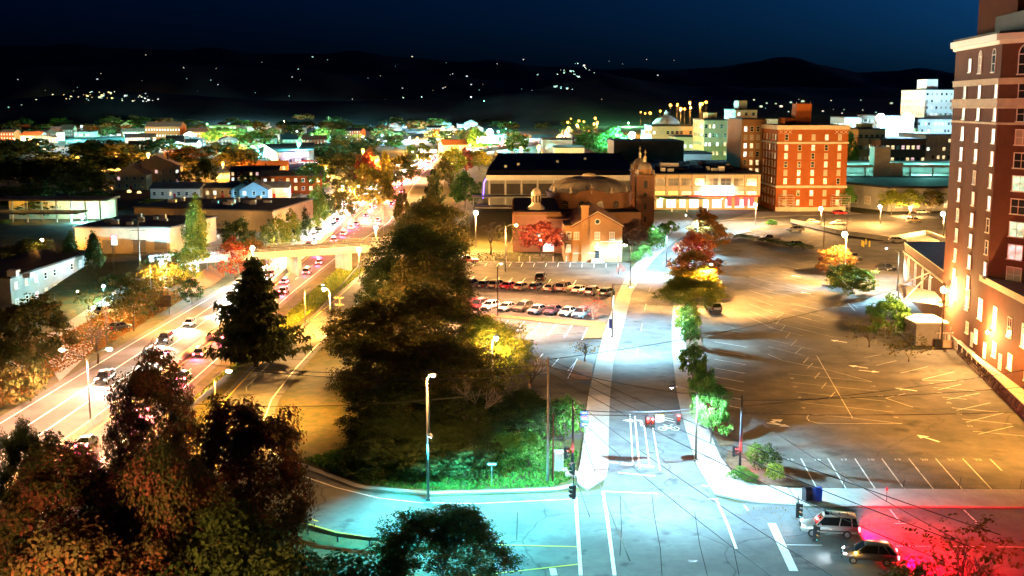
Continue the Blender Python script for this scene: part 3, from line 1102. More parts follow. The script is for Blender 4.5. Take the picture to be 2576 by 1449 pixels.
def trunk_mesh(name, seed, depth=2, m=None, spread=0.55, ln=0.42, r_=0.035, fork=(2, 4), up=0.12):
    random.seed(seed)
    mb = MB()
    branches(mb, Vector((0, 0, -0.02)), Vector((0, 0, 1)), ln, r_, depth, spread, 7, up, fork)
    me = mb.mesh(name, m or M_bark)
    return me


def pine_trunk(name, seed):
    random.seed(seed)
    mb = MB()
    mb.tube([(0, 0, -0.02), (0.005, 0, 0.4), (0, 0.004, 0.95)], [0.022, 0.014, 0.003], 7)
    for i in range(26):
        z = random.uniform(0.12, 0.88)
        a = random.uniform(0, 6.28)
        l = 0.26 * (1 - z) ** 0.7
        mb.tube([(0, 0, z), (math.cos(a) * l, math.sin(a) * l, z + 0.01)], [0.006, 0.002], 4)
    return mb.mesh(name, M_bark)


CROWN = dict(
    big=[broad_crown('crown', 430, 58, 0.175, 0.031) for _ in range(3)],
    mid=[broad_crown('crown', 150, 26, 0.22, 0.075) for _ in range(3)],
    loose=[broad_crown('crown', 110, 16, 0.24, 0.075, hollow=0.25) for _ in range(2)],
    sparse=[broad_crown('crown', 60, 9, 0.2, 0.06, hollow=0.35) for _ in range(2)],
    tall=[broad_crown('crown', 170, 26, 0.2, 0.075, cone=0.55, hollow=0.4) for _ in range(2)],
    far=[broad_crown('crown', 46, 16, 0.3, 0.15) for _ in range(3)],
    shrub=[broad_crown('crown', 110, 26, 0.22, 0.07, hollow=0.5) for _ in range(2)],
    column=[broad_crown('crown', 150, 26, 0.2, 0.08, cone=0.75, hollow=0.35, upright=0.6) for _ in range(2)],
)
PINE = [pine_crown('crown', 26, 0.05, dens_=44), pine_crown('crown', 22, 0.055, dens_=36)]
TRUNK = [trunk_mesh('trunk', 11 + i) for i in range(3)]
PTRUNK = pine_trunk('trunk', 5)
BARE = [trunk_mesh('trunk', 31 + i, 5, M_bark, 0.62, 0.3, 0.026, (3, 4), 0.05) for i in range(2)]
BARE_L = trunk_mesh('trunk', 41, 5, M_bark_l, 0.7, 0.26, 0.022, (3, 4), 0.1)
NT = [0]


def tree(name, kind, leaf, px, top, Y, wpx, label, cat='tree', group=None, base=None, low=0.3, base_y=None):
    """a tree whose crown top is seen at (px, top), standing at distance Y on the terrain, wpx wide in the photo"""
    NT[0] += 1
    i = NT[0]
    if base_y is not None:
        b = gt(px, base_y)
        Y = b.y
    t = at(px, top, Y)
    x = t.x
    z0 = hgt(x, Y) if base is None else base
    H_ = max(1.0, t.z - z0)
    w = wpx / F_ * (Y * CP + (CAM_H - z0 - H_ / 2) * SP)
    rx = w / 2
    root = thing(name, (x, Y, z0), label, cat, group, rz=i * 2.4)
    m = LEAF.get(leaf)

    def crown(me, loc, sc, nm='crown'):
        c = inst(nm, me, root, loc)
        c.scale = sc
        c.material_slots[0].link = 'OBJECT'
        c.material_slots[0].material = m
        return c

    if kind == 'pine':
        crown(PINE[i % 2], (0, 0, 0), (rx, rx, H_))
        tr = inst('trunk', PTRUNK, root)
        tr.scale = (H_, H_, H_)
    elif kind == 'bare':
        tr = inst('trunk', (BARE + [BARE_L])[i % 3], root)
        tr.scale = (rx * 1.7, rx * 1.7, H_ * 1.02)
        if m:
            crown(CROWN['sparse'][i % 2], (0, 0, H_ * 0.62), (rx * 0.85, rx * 0.85, H_ * 0.36))
    else:
        hc = H_ * (1 - low) / 2
        cs = CROWN[kind]
        crown(cs[i % len(cs)], (0, 0, H_ - hc), (rx, rx, hc * 1.0))
        tr = inst('trunk', TRUNK[i % 3], root)
        s = min(H_ * (low + 0.45), H_)
        tr.scale = (max(rx, H_ * 0.35), max(rx, H_ * 0.35), s)
    return root
# ------------------------------------------------------------------ buildings
M_brick_t = brick_mat('brick_brown', (0.085, 0.03, 0.019), (0.135, 0.048, 0.028), (0.13, 0.085, 0.065))
M_brick_r = brick_mat('brick_red', (0.25, 0.065, 0.016), (0.35, 0.10, 0.025), (0.25, 0.13, 0.07))
M_brick_c = brick_mat('brick_church', (0.22, 0.10, 0.05), (0.32, 0.16, 0.085), (0.3, 0.2, 0.13))
M_brick_h = brick_mat('brick_tan', (0.27, 0.145, 0.06), (0.36, 0.20, 0.09), (0.34, 0.24, 0.15))
M_stone = mat('limestone', (0.55, 0.47, 0.36), 0.8, 0.15, 0.7)
M_trim = mat('white_trim', (0.78, 0.76, 0.72), 0.55, 0.06, 1)
M_roof_d = mat('roof_dark', (0.022, 0.024, 0.028), 0.8, 0.35, 0.15)
M_roof_g = mat('roof_grey', (0.12, 0.12, 0.12), 0.8, 0.3, 0.2)
M_roof_r = mat('roof_tile_red', (0.16, 0.06, 0.035), 0.8, 0.3, 0.8)
M_copper = mat('dome_metal', (0.30, 0.25, 0.20), 0.45, 0.2, 0.4, metal=0.2)
M_glass = mat('dark_glass', (0.02, 0.025, 0.03), 0.12, 0.0, spec=0.6)
M_steel = mat('painted_steel', (0.55, 0.56, 0.55), 0.4, 0.1, 1, metal=0.3)
M_wood_w = mat('siding_white', (0.62, 0.60, 0.55), 0.7, 0.12, 0.6)
M_wood_b = mat('siding_blue', (0.20, 0.30, 0.38), 0.7, 0.12, 0.6)
M_stucco = mat('stucco', (0.5, 0.40, 0.26), 0.85, 0.15, 0.4)
M_stucco_g = mat('stucco_grey', (0.32, 0.32, 0.30), 0.85, 0.15, 0.4)
M_black = mat('black_metal', (0.02, 0.02, 0.022), 0.5, 0)
M_redp = mat('red_paint', (0.5, 0.02, 0.03), 0.5, 0.1, 1)
LIT = [room_glow('lit_warm', (1.0, 0.72, 0.36), 0.55), room_glow('lit_white', (0.92, 1.0, 0.86), 0.75), room_glow('lit_pale_green', (0.62, 0.95, 0.62), 0.4), room_glow('lit_pink', (1.0, 0.62, 0.62), 0.4)]
BLIND = [mat('window_blind', (0.42, 0.38, 0.33), 0.6, 0.15, 1.2), M_glass]
WIN = {}


def win_mesh(w, h, style='sash'):
    k = (round(w, 2), round(h, 2), style)
    if k in WIN:
        return WIN[k]
    t = 0.13 if style != 'big' else 0.1
    mb = MB()
    a = -w / 2
    mb.box(a - t, a, -0.09, 0.02, -h / 2, h / 2 + t).box(-a, -a + t, -0.09, 0.02, -h / 2, h / 2 + t)
    mb.box(a - 0.001, -a + 0.001, -0.089, 0.02, h / 2, h / 2 + t - 0.001)
    mb.box(a - t - 0.08, -a + t + 0.08, -0.2, 0.02, -h / 2 - 0.16, -h / 2)
    if style in ('sash', 'arch'):
        mb.box(a, -a, -0.07, 0.0, -0.05, 0.05)
    if style in ('sash2', 'big'):
        mb.box(-0.04, 0.04, -0.07, 0.0, -h / 2, h / 2)
        mb.box(a, -0.04, -0.069, 0.0, -0.04, 0.04).box(0.04, -a, -0.069, 0.0, -0.04, 0.04)
    pane = MB()
    pane.add([(a, -0.015, -h / 2), (-a, -0.015, -h / 2), (-a, -0.015, h / 2), (a, -0.015, h / 2)], [(0, 1, 2, 3)])
    if style == 'arch':
        n = 10
        pts = [(w / 2 * math.cos(math.pi * i / n), w / 2 * math.sin(math.pi * i / n)) for i in range(n + 1)]
        out = [((w / 2 + t) * math.cos(math.pi * i / n), (w / 2 + t) * math.sin(math.pi * i / n)) for i in range(n + 1)]
        z = h / 2 + t - 0.001
        for i in range(n):
            q = [pts[i], pts[i + 1], out[i + 1], out[i]]
            mb.add([(x, -0.09, z + y) for x, y in q] + [(x, 0.02, z + y) for x, y in q], [(3, 2, 1, 0), (0, 1, 5, 4), (2, 3, 7, 6)])
        pane.add([(x, -0.015, z + y) for x, y in pts], [tuple(range(n + 1))[::-1]])
        for ang in (60, 120):
            c_, s_ = math.cos(R(ang)) * w / 2, math.sin(R(ang)) * w / 2
            mb.add([(-0.03, -0.06, z), (0.03, -0.06, z), (c_ + 0.03, -0.06, z + s_), (c_ - 0.03, -0.06, z + s_)], [(0, 1, 2, 3)])
    WIN[k] = (mb.mesh('window', M_trim), pane.mesh('pane', M_glass))
    return WIN[k]


PANE_ID = {}


def window(root, wx, wy, z, rz, w, h, style='sash', m=None, frame=None):
    fm, pm = win_mesh(w, h, style)
    L = root.location
    o = inst('window', fm, root, (wx - L.x, wy - L.y, z - L.z), rz)
    if frame:
        o.material_slots[0].link = 'OBJECT'
        o.material_slots[0].material = frame
    p = inst('pane', pm, o)
    p.material_slots[0].link = 'OBJECT'
    p.material_slots[0].material = m or M_glass
    return o


def wall_windows(root, A, B, ss, zs, w, h, style='sash', lit=0.3, seed=1, mats=None, out=0.01, frame=None, skip=()):
    """windows on the wall that runs from A to B, seen left to right from outside; ss in metres from A"""
    rg = random.Random(seed)
    d = Vector((B[0] - A[0], B[1] - A[1]))
    L = d.length
    d /= L
    n = Vector((d.y, -d.x))
    rz = math.atan2(d.y, d.x)
    for j, z in enumerate(zs):
        for i, s in enumerate(ss):
            if (i, j) in skip:
                continue
            m = rg.choice(mats or LIT[:2]) if rg.random() < lit else rg.choice(BLIND)
            window(root, A[0] + d.x * s + n.x * out, A[1] + d.y * s + n.y * out, z, rz, w, h, style, m, frame)


def bld(name, pts, z0, label, cat='building', group=None):
    cx, cy = sum(p[0] for p in pts) / len(pts), sum(p[1] for p in pts) / len(pts)
    return thing(name, (cx, cy, z0), label, cat, group)


def part(root, name, mb, m):
    return mb.build(name, m, root, -root.location)


def offset_poly(pts, d):
    """grow a convex polygon outwards"""
    a = sum(pts[i][0] * pts[(i + 1) % len(pts)][1] - pts[(i + 1) % len(pts)][0] * pts[i][1] for i in range(len(pts)))
    if a < 0:
        pts = pts[::-1]
    out = []
    n = len(pts)
    for i in range(n):
        p0, p1, p2 = Vector(pts[i - 1]), Vector(pts[i]), Vector(pts[(i + 1) % n])
        e1, e2 = (p1 - p0).normalized(), (p2 - p1).normalized()
        n1, n2 = Vector((e1.y, -e1.x)), Vector((e2.y, -e2.x))
        b = (n1 + n2)
        b = b / max(0.3, b.length_squared) * 2
        out.append((p1.x + b.x * d, p1.y + b.y * d))
    return out


def band(root, pts, z0, z1, d, m, name='band'):
    return part(root, name, MB().prism(offset_poly(pts, d), z0, z1), m)


def gable(x0, x1, y0, y1, z, rise, along='x', over=0.5, th=0.25):
    """gabled roof slab over a rectangle"""
    mb = MB()
    if along == 'x':
        ym = (y0 + y1) / 2
        for s, ye in ((-1, y0 - over), (1, y1 + over)):
            k = rise / ((y1 - y0) / 2)
            ze = z - over * k
            a = [(x0 - over, ye, ze), (x1 + over, ye, ze), (x1 + over, ym, z + rise), (x0 - over, ym, z + rise)]
            mb.add(a + [(x, y, q + th) for x, y, q in a], [(0, 1, 2, 3), (7, 6, 5, 4), (0, 4, 5, 1), (1, 5, 6, 2), (2, 6, 7, 3), (3, 7, 4, 0)])
    else:
        xm = (x0 + x1) / 2
        for s, xe in ((-1, x0 - over), (1, x1 + over)):
            k = rise / ((x1 - x0) / 2)
            ze = z - over * k
            a = [(xe, y0 - over, ze), (xe, y1 + over, ze), (xm, y1 + over, z + rise), (xm, y0 - over, z + rise)]
            mb.add(a + [(x, y, q + th) for x, y, q in a], [(0, 1, 2, 3), (7, 6, 5, 4), (0, 4, 5, 1), (1, 5, 6, 2), (2, 6, 7, 3), (3, 7, 4, 0)])
    return mb


def gable_walls(x0, x1, y0, y1, z0, z, rise, along='x'):
    mb = MB().prism([(x0, y0), (x1, y0), (x1, y1), (x0, y1)], z0, z)
    if along == 'x':
        ym = (y0 + y1) / 2
        mb.add([(x0, y0, z), (x0, y1, z), (x0, ym, z + rise), (x1, y0, z), (x1, y1, z), (x1, ym, z + rise)], [(0, 1, 2), (5, 4, 3)])
    else:
        xm = (x0 + x1) / 2
        mb.add([(x0, y0, z), (x1, y0, z), (xm, y0, z + rise), (x0, y1, z), (x1, y1, z), (xm, y1, z + rise)], [(0, 1, 2), (5, 4, 3)])
    return mb


# ---------------- brick apartment tower by the open car park
A_, B_, C_ = (71.3, 192.0), (68.7, 167.7), (77.2, 149.8)
tw = [A_, B_, C_, (104, 150), (104, 196), (76, 200)]
tower = bld('apartment_tower', tw, 0, 'tall brown brick apartment tower with pale stone bands beside the open car park', 'building')
part(tower, 'wall', MB().prism(tw, 0, 47.0), M_brick_t)
band(tower, tw, 47.0, 47.9, 0.9, M_trim, 'cornice')
band(tower, tw, 46.5, 46.99, 0.45, M_trim, 'cornice')
part(tower, 'roof', MB().prism(offset_poly(tw, 0.5), 47.91, 48.3).prism(offset_poly(tw, -3.0), 48.31, 51.2), M_roof_d)
for z0, z1, d in ((40.9, 41.6, 0.22), (37.9, 38.7, 0.22), (37.55, 37.88, 0.35), (38.71, 38.95, 0.35), (35.3, 35.6, 0.15), (41.61, 41.8, 0.35)):
    band(tower, tw, z0, z1, d, M_stone)
part(tower, 'penthouse', MB().prism([(74, 176), (72.6, 187), (84, 190), (86, 176)], 48.32, 56.5).prism([(73.5, 178), (72.3, 186), (80, 188), (81, 178)], 56.52, 62), M_brick_t)
d_ = Vector((B_[0] - A_[0], B_[1] - A_[1]))
Ld = d_.length
rows = [40.0 - 3.2 * k for k in range(11)]
for (s, lit, sd) in ((0.275, 0.97, 3), (0.604, 0.9, 4), (0.945, 0.25, 8)):
    wall_windows(tower, A_, B_, [s * Ld], rows, 1.15, 1.9, 'sash', lit, sd, [LIT[1], LIT[1], LIT[2]], 0.01)
wall_windows(tower, A_, B_, [0.36 * Ld], [44.0], 1.2, 1.9, 'sash', 1, 2, [LIT[1]])
wall_windows(tower, A_, B_, [0.58 * Ld, 0.86 * Ld], [43.9], 1.5, 2.3, 'arch', 0, 2)
wall_windows(tower, B_, C_, [4.3], [43.6], 2.4, 2.6, 'arch', 0, 5)
wall_windows(tower, B_, C_, [4.6, 12], rows[:-1], 2.4, 2.0, 'sash2', 0.3, 12, [LIT[2], LIT[3], LIT[0]])
# window ledge plinths and the lower wing that runs towards the camera
pw = [(70.6, 186), (64.3, 128.0), (96, 128), (104, 149), (77, 149.9)]
wx = lambda y: 50.65 + 0.1077 * y
wing = bld('apartment_wing', [(66, 140)], 0, 'low brick wing with tall lit windows below the apartment tower', 'building')
wp = [(wx(170) - 0.45, 170.0), (wx(120) - 0.45, 120.0), (92, 118), (96, 149.5), (76.9, 149.6), (68.6, 167.4)]
part(wing, 'wall', MB().prism(wp, 0, 13.2), M_brick_t)
part(wing, 'roof', MB().prism(offset_poly(wp, -0.6), 13.21, 13.4), M_roof_d)
band(wing, wp, 12.6, 13.5, 0.3, M_stone, 'cornice')
WA, WB = (wx(188) - 0.46, 188.0), (wx(120) - 0.46, 120.0)
for y, z, w, h, m in ((184.5, 9.3, 1.6, 3.4, LIT[1]), (177, 8.9, 1.5, 2.6, BLIND[0]), (168.8, 8.6, 1.6, 2.9, LIT[1]), (161.6, 8.6, 1.6, 2.9, LIT[1]), (155.0, 8.5, 1.5, 2.5, BLIND[1]), (149, 8.5, 1.6, 2.9, LIT[2]), (143, 8.5, 1.6, 2.6, LIT[1]),
                      (176.4, 4.4, 1.2, 1.6, BLIND[0]), (170.2, 4.3, 1.3, 1.8, LIT[2]), (161, 4.2, 1.4, 1.9, BLIND[0]), (154, 4.0, 1.4, 1.9, LIT[1]), (147, 4.0, 1.4, 1.9, BLIND[0]), (140, 4.0, 1.3, 1.9, LIT[1])):
    rt = wing if y < 170.3 else tower
    x = wx(y) - (0.46 if y < 170.3 else 0.01)
    window(rt, x, y, z, math.atan2(WB[1] - WA[1], WB[0] - WA[0]), w, h, 'sash2', m)
for y, h in ((173.5, 2.2), (165.3, 2.3), (158, 2.2)):
    x = wx(y) - (0.5 if y < 170.3 else 0.05)
    part(wing if y < 170.3 else tower, 'door', MB().box(x - 0.06, x + 0.02, y - 0.5, y + 0.5, 2.0, 2.0 + h), M_trim)
# alley behind a stone retaining wall
al = [(61.9, 133.5), (62.5, 138.6), (69.0, 177.9), (70.6, 186), (wx(186), 186), (wx(120) - 0.4, 120), (59.6, 120)]
tag(poly('alley', [(59.6, 120.0), (62.6, 138.6), (69.2, 178.2), (70.3, 186), (wx(184), 186), (wx(120) - 0.4, 120)], M_conc_d, 1.7, z0=-0.05), kind='structure')
rw = thing('retaining_wall', (65, 156, 0), 'dark stone retaining wall along the edge of the open car park', 'wall')
rp, rq = Vector((59.2, 118.5)), Vector((69.0, 178.4))
dd = (rq - rp)
nn = Vector((-dd.y, dd.x)).normalized()
M_rock = mat('field_stone', (0.075, 0.06, 0.055), 0.9, 0.5, 1.6, bump=0.6)
M_rock2 = mat('field_stone_pale', (0.14, 0.11, 0.09), 0.9, 0.4, 1.6, bump=0.6)
rgs = random.Random(3)
mb = MB()
mb.prism([rp, rq, rq + nn * 0.001 - nn * 0.35, rp - nn * 0.35], 0, 1.9)
part(rw, 'core', mb, M_conc_d)
cp_ = MB().prism([rp + nn * 0.28, rq + nn * 0.28, rq - nn * 0.42, rp - nn * 0.42], 1.905, 2.05)
part(rw, 'coping', cp_, M_conc_d)
stones = []
for i in range(4):
    s_ = MB()
    wv = [0.42, 0.36, 0.5, 0.3][i]
    s_.add([(-wv, 0, -0.2), (wv, 0, -0.2), (wv * 0.95, 0, 0.2), (-wv * 0.9, 0, 0.22), (-wv * 0.8, -0.17, -0.14), (wv * 0.82, -0.15, -0.15), (wv * 0.7, -0.18, 0.14), (-wv * 0.75, -0.14, 0.15)], [(4, 5, 6, 7), (0, 1, 5, 4), (1, 2, 6, 5), (2, 3, 7, 6), (3, 0, 4, 7)])
    stones.append(s_.mesh('stone', M_rock if i % 2 else M_rock2))
for row in range(4):
    t = rgs.uniform(0, 0.5) + (dd.length * 0.3)
    while t < dd.length - 0.4:
        if rgs.random() < 0.8 or True:
            p = rp + dd.normalized() * t + nn * 0.002
            o = inst('stone', stones[rgs.randint(0, 3)], rw, (p.x - 65, p.y - 156, 0.28 + row * 0.44), math.atan2(dd.y, dd.x) + math.pi)
        t += rgs.uniform(0.85, 1.15)

# low hotel wing with arched windows, beyond the tower
lw = [(80.2, 238), (72.4, 193.5), (76, 200.2), (98, 206), (100, 238)]
lwing = bld('arched_wing', lw, 0, 'low brick wing with arched windows and black roof beside the tower', 'building')
part(lwing, 'wall', MB().prism(lw, 0, 9.4), M_brick_t)
part(lwing, 'roof', MB().prism(offset_poly(lw, -0.7), 9.41, 9.6), M_roof_d)
band(lwing, lw, 9.41, 10.3, 0.05, M_brick_t, 'parapet')
band(lwing, lw, 8.3, 8.7, 0.35, M_stone, 'cornice')
band(lwing, lw, 10.31, 10.5, 0.2, M_stone, 'coping')
wall_windows(lwing, lw[0], lw[1], [6, 14.5, 22.5, 30.5], [5.4], 1.7, 3.2, 'arch', 0.75, 4, [LIT[0], LIT[3]])
part(lwing, 'rooftop_sign', MB().box(86, 96, 224, 224.2, 10.6, 11.3), M_black)
cnp = thing('entrance_canopy', (69.3, 199, 0), 'white metal entrance canopy on struts beside the tower', 'canopy')
part(cnp, 'roof', MB().add([(66.4, 196, 5.4), (71.8, 191, 5.2), (72.6, 199, 6.2), (68.2, 205, 6.6), (66.4, 196, 5.6), (71.8, 191, 5.4), (72.6, 199, 6.4), (68.2, 205, 6.8)], [(3, 2, 1, 0), (4, 5, 6, 7), (0, 1, 5, 4), (1, 2, 6, 5), (2, 3, 7, 6), (3, 0, 4, 7)]), M_trim)
for a, b in (((66.6, 196.2, 5.6), (71.5, 200, 9.0)), ((68.4, 204.8, 6.7), (73.2, 203, 9.2)), ((66.6, 196.2, 0.1), (66.6, 196.2, 5.4)), ((68.3, 204.6, 0.1), (68.3, 204.6, 6.6))):
    part(cnp, 'strut', MB().tube([a, b], 0.12, 6), M_trim)

# ---------------- square red-brick hotel
hx0, hx1, hy0, hy1 = 95.6, 120.8, 425.0, 452.0
hp = [(hx0, hy0), (hx1, hy0), (hx1, hy1), (hx0, hy1)]
hotel = bld('brick_hotel', hp, 0, 'square orange-red brick hotel block with cream bands behind scaffolding', 'building')
part(hotel, 'wall', MB().prism(hp, 0, 30.2), M_brick_r)
part(hotel, 'roof', MB().prism(offset_poly(hp, -0.8), 30.6, 31.0), M_roof_d)
band(hotel, hp, 29.4, 30.9, 0.5, M_stone, 'cornice')
band(hotel, hp, 24.3, 25.0, 0.3, M_stone)
band(hotel, hp, 8.5, 9.3, 0.35, M_stone)
cols = [(c - 1340) / 27.4 for c in (1425, 1557, 1690, 1820, 1950)]
zr_ = [26.6, 22.9, 19.9, 16.9, 13.9, 10.9, 6.6, 3.2]
wall_windows(hotel, (hx0, hy0), (hx1, hy0), cols, zr_, 1.05, 1.9, 'sash', 0.42, 9, [LIT[0], LIT[2], LIT[0]], frame=M_stone)
wall_windows(hotel, (hx0, hy1), (hx0, hy0), [4, 9, 14, 19, 23.5], zr_, 1.05, 1.9, 'sash', 0.12, 10, [LIT[0], LIT[2]], frame=M_stone)
for side in (0, 1):
    x0 = hx0 + 0.3 + side * 20.0
    for k in range(3):
        for s in (-1, 1):
            xa = x0 + 0.8 + k * 1.6
            part(hotel, 'lattice_bar', MB().add([(xa - s * 0.75, hy0 - 0.06, 27.9), (xa - s * 0.55, hy0 - 0.06, 27.9), (xa + s * 0.75, hy0 - 0.06, 29.2), (xa + s * 0.55, hy0 - 0.06, 29.2)], [(0, 1, 2, 3)]), M_stone)
part(hotel, 'penthouse', MB().box(104, 109.5, 434, 441, 31.01, 38.6).box(100.5, 104, 436, 446, 31.01, 33.5), M_brick_r)
for x, z in ((104.2, 39.4), (107.2, 39.6), (109.2, 39.3)):
    part(hotel, 'vent_pipe', MB().tube([(x, 435, 37.5), (x, 435, z)], 0.14, 6), M_steel)
part(hotel, 'base_course', MB().box(hx0 - 0.1, hx1 + 0.1, hy0 - 0.25, hy0 - 0.002, 0.0, 1.5), M_stone)
# scaffolding along the front
for nm, x0, x1, lab in (('scaffold', 96.2, 101.5, 'pipe scaffolding stage against the hotel front, nearer the arena'), ('scaffold', 115.2, 121.6, 'pipe scaffolding stage against the hotel front, nearer the parking deck')):
    sc_ = thing(nm, ((x0 + x1) / 2, 422.5, 0), lab, 'scaffolding')
    for x in (x0, (x0 + x1) / 2, x1):
        for y in (421.6, 423.6):
            part(sc_, 'upright', MB().tube([(x, y, 0), (x, y, 5.6)], 0.07, 5), M_steel)
    for z in (1.8, 3.5, 5.2):
        part(sc_, 'deck', MB().box(x0 - 0.2, x1 + 0.2, 421.5, 423.7, z, z + 0.12), M_stucco)
        for y in (421.55, 423.65):
            part(sc_, 'rail', MB().tube([(x0, y, z + 0.9), (x1, y, z + 0.9)], 0.06, 5), M_steel)
    part(sc_, 'brace', MB().tube([(x0, 421.5, 0.1), (x1, 421.5, 3.5)], 0.06, 5).tube([(x1, 421.5, 0.1), (x0, 421.5, 3.5)], 0.06, 5), M_steel)

# annexe to the left of the hotel and the roofscape behind it
ann = bld('hotel_annexe', [(92, 462)], 0, 'narrow pale brick annexe with rows of windows behind the hotel', 'building')
part(ann, 'wall', MB().box(88.2, 97.8, 455, 485, 0, 32.6), M_brick_h)
part(ann, 'roof', MB().box(88.6, 97.4, 455.4, 484.6, 32.61, 33.0), M_roof_d)
wall_windows(ann, (88.2, 455), (97.8, 455), [1.6, 4.0, 6.4], [29, 25.8, 22.6, 19.4, 16.2, 13, 9.8], 1.1, 1.8, 'sash', 0.45, 21, LIT[:2], frame=M_stone)

# ---------------- civic centre: glazed front and arena hall
cx0, cx1, cy0, cy1 = 52.3, 90.3, 430.0, 520.0
civ = bld('civic_centre', [(71, 450)], 0, 'long two-storey glazed civic hall with flat black roof and bright entrance', 'building')
part(civ, 'wall', MB().box(cx0, cx1, cy0 + 1.2, cy1, 0, 5.4).box(cx0 - 0.4, cx1 + 0.6, cy0, cy1, 5.41, 13.0), M_stucco)
part(civ, 'roof', MB().box(cx0 - 0.8, cx1 + 1.0, cy0 - 0.4, cy1, 13.01, 13.5).prism([(56, 445), (66, 445), (64, 470), (57, 470)], 13.51, 14.6).prism([(76, 450), (84, 447), (87, 470), (76, 472)], 13.51, 15.2), M_roof_d)
part(civ, 'rooftop_unit', MB().box(57, 64, 452, 456, 14.61, 16.2), M_steel)
for i in range(9):
    x = cx0 - 0.4 + i * 4.78
    part(civ, 'pier', MB().box(x - 0.35, x + 0.35, cy0 - 0.35, cy0 - 0.001, 5.4, 13.0), M_stone)
part(civ, 'spandrel', MB().box(cx0 - 0.3, cx1 + 0.4, cy0 - 0.18, cy0 - 0.002, 7.1, 8.6), M_stone)
M_void = mat('glazing_dim', (0.05, 0.05, 0.045), 0.15, 0.1, 1, spec=0.6)
for i in range(8):
    x = cx0 + 2.0 + i * 4.78
    for z, h in ((10.3, 2.6), (6.25, 1.3)):
        m = M_void if z > 8 else (LIT[1] if i in (3, 4, 5) else (glow('lit_green', (0.5, 1.0, 0.2), 0.3) if i < 2 else LIT[0]))
        window(civ, x, cy0 - 0.01, z, 0, 3.6, h, 'big', m, M_stucco)
M_shop = glow('shopfront_white', (0.95, 1.0, 0.92), 0.8)
M_shopg = glow('shopfront_green', (0.8, 1.0, 0.75), 0.4)
for i in range(9):
    x = cx0 + 2.0 + i * 4.2
    window(civ, x, cy0 + 1.19, 2.3, 0, 3.3 if i % 2 else 2.2, 3.0, 'big', M_shop if i not in (0, 2) else M_shopg, M_trim)
part(civ, 'fascia_stripe', MB().box(cx0 + 12, cx1 + 0.5, cy0 - 0.5, cy0 + 0.8, 4.9, 5.35), M_redp)
for x in (79, 82, 85, 87.2):
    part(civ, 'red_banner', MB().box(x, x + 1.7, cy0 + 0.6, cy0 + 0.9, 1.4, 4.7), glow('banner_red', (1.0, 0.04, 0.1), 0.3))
mq = part(civ, 'marquee', MB().box(69.5, 81.0, cy0 - 1.6, cy0 - 0.5, 5.5, 8.8), glow('marquee_white', (1, 1, 1), 2.2))
cn = thing('entrance_canopy', (60, 425, 0), 'green-lit flat canopy on posts at the civic hall entrance', 'canopy')
part(cn, 'roof', MB().prism([(53, 430.1), (67, 430.1), (69.5, 421.5), (57, 421.5)], 4.6, 5.0), M_roof_g)
for x, y in ((57.6, 422), (63, 422), (68.6, 422)):
    part(cn, 'post', MB().box(x - 0.2, x + 0.2, y - 0.2, y + 0.2, 0, 4.6), M_trim)
part(cn, 'light_strip', MB().box(54, 68, 428.9, 429.2, 4.3, 4.55), glow('strip_green', (0.35, 1.0, 0.3), 4))

ar = bld('arena', [(18, 470)], 0, 'large arena hall with sloping black roof and panelled grey front', 'building')
fl, fr, bl_, br_ = (-9.7, 445), (46.5, 445), (-5.9, 520), (48, 520)
part(ar, 'wall', MB().prism([(-9.0, 446), (46.4, 446), (47, 518), (-5, 518)], 0, 11.0), M_stucco_g)
part(ar, 'roof', MB().add([(-10.2, 444.6, 11.1), (46.9, 444.6, 11.1), (46.9, 453, 13.4), (-9.6, 453, 13.4), (48, 520, 17.2), (-5.9, 520, 17.2), (47, 520, 11), (-5, 520, 11)], [(0, 1, 2, 3), (3, 2, 4, 5), (1, 6, 4, 2), (0, 3, 5, 7)]).box(-10.2, 46.9, 444.6, 446, 10.6, 11.099), M_roof_d)
part(ar, 'fascia', MB().box(-9.9, 46.8, 444.2, 444.59, 10.0, 11.9), M_steel)
M_panel = mat('wall_panel_dark', (0.06, 0.055, 0.05), 0.6, 0.2, 0.4)
for i in range(9):
    x = -8.6 + i * 6.1
    part(ar, 'fin', MB().box(x - 0.22, x + 0.22, 445.2, 446.01, 0.1, 10.0), M_steel)
    if i < 8:
        part(ar, 'wall_panel', MB().box(x + 0.5, x + 5.6, 445.8, 445.99, 4.6, 8.6), M_panel)
        part(ar, 'fascia_panel', MB().box(x + 0.3, x + 5.8, 445.7, 445.99, 8.8, 9.95), M_stucco_g)
part(ar, 'terrace', MB().box(-14, 46, 436, 445.1, 0, 0.6), M_conc)
part(ar, 'terrace_roof', MB().box(-15, 46, 437, 445.1, 4.0, 4.4), M_stucco_g)
for i in range(10):
    part(ar, 'post', MB().box(-14.6 + i * 6.5, -14.2 + i * 6.5, 437.2, 437.6, 0.6, 4.0), M_stucco_g)
part(ar, 'violet_light_strip', MB().tube([(-11, 447, 3), (-10.6, 446, 9), (-8, 470, 13.6)], 0.22, 6), glow('strip_violet', (0.18, 0.08, 1.0), 3))
for x, y, z in ((2, 470, 14.4), (18, 480, 15), (30, 492, 15.6), (-3, 462, 14.0)):
    part(ar, 'roof_vent', MB().box(x, x + 1.0, y, y + 1, z - 0.8, z + 0.8), M_steel)
# fly tower behind the hall
part(civ, 'fly_tower', MB().box(45, 76, 522, 556, 0, 22.5), M_roof_d)

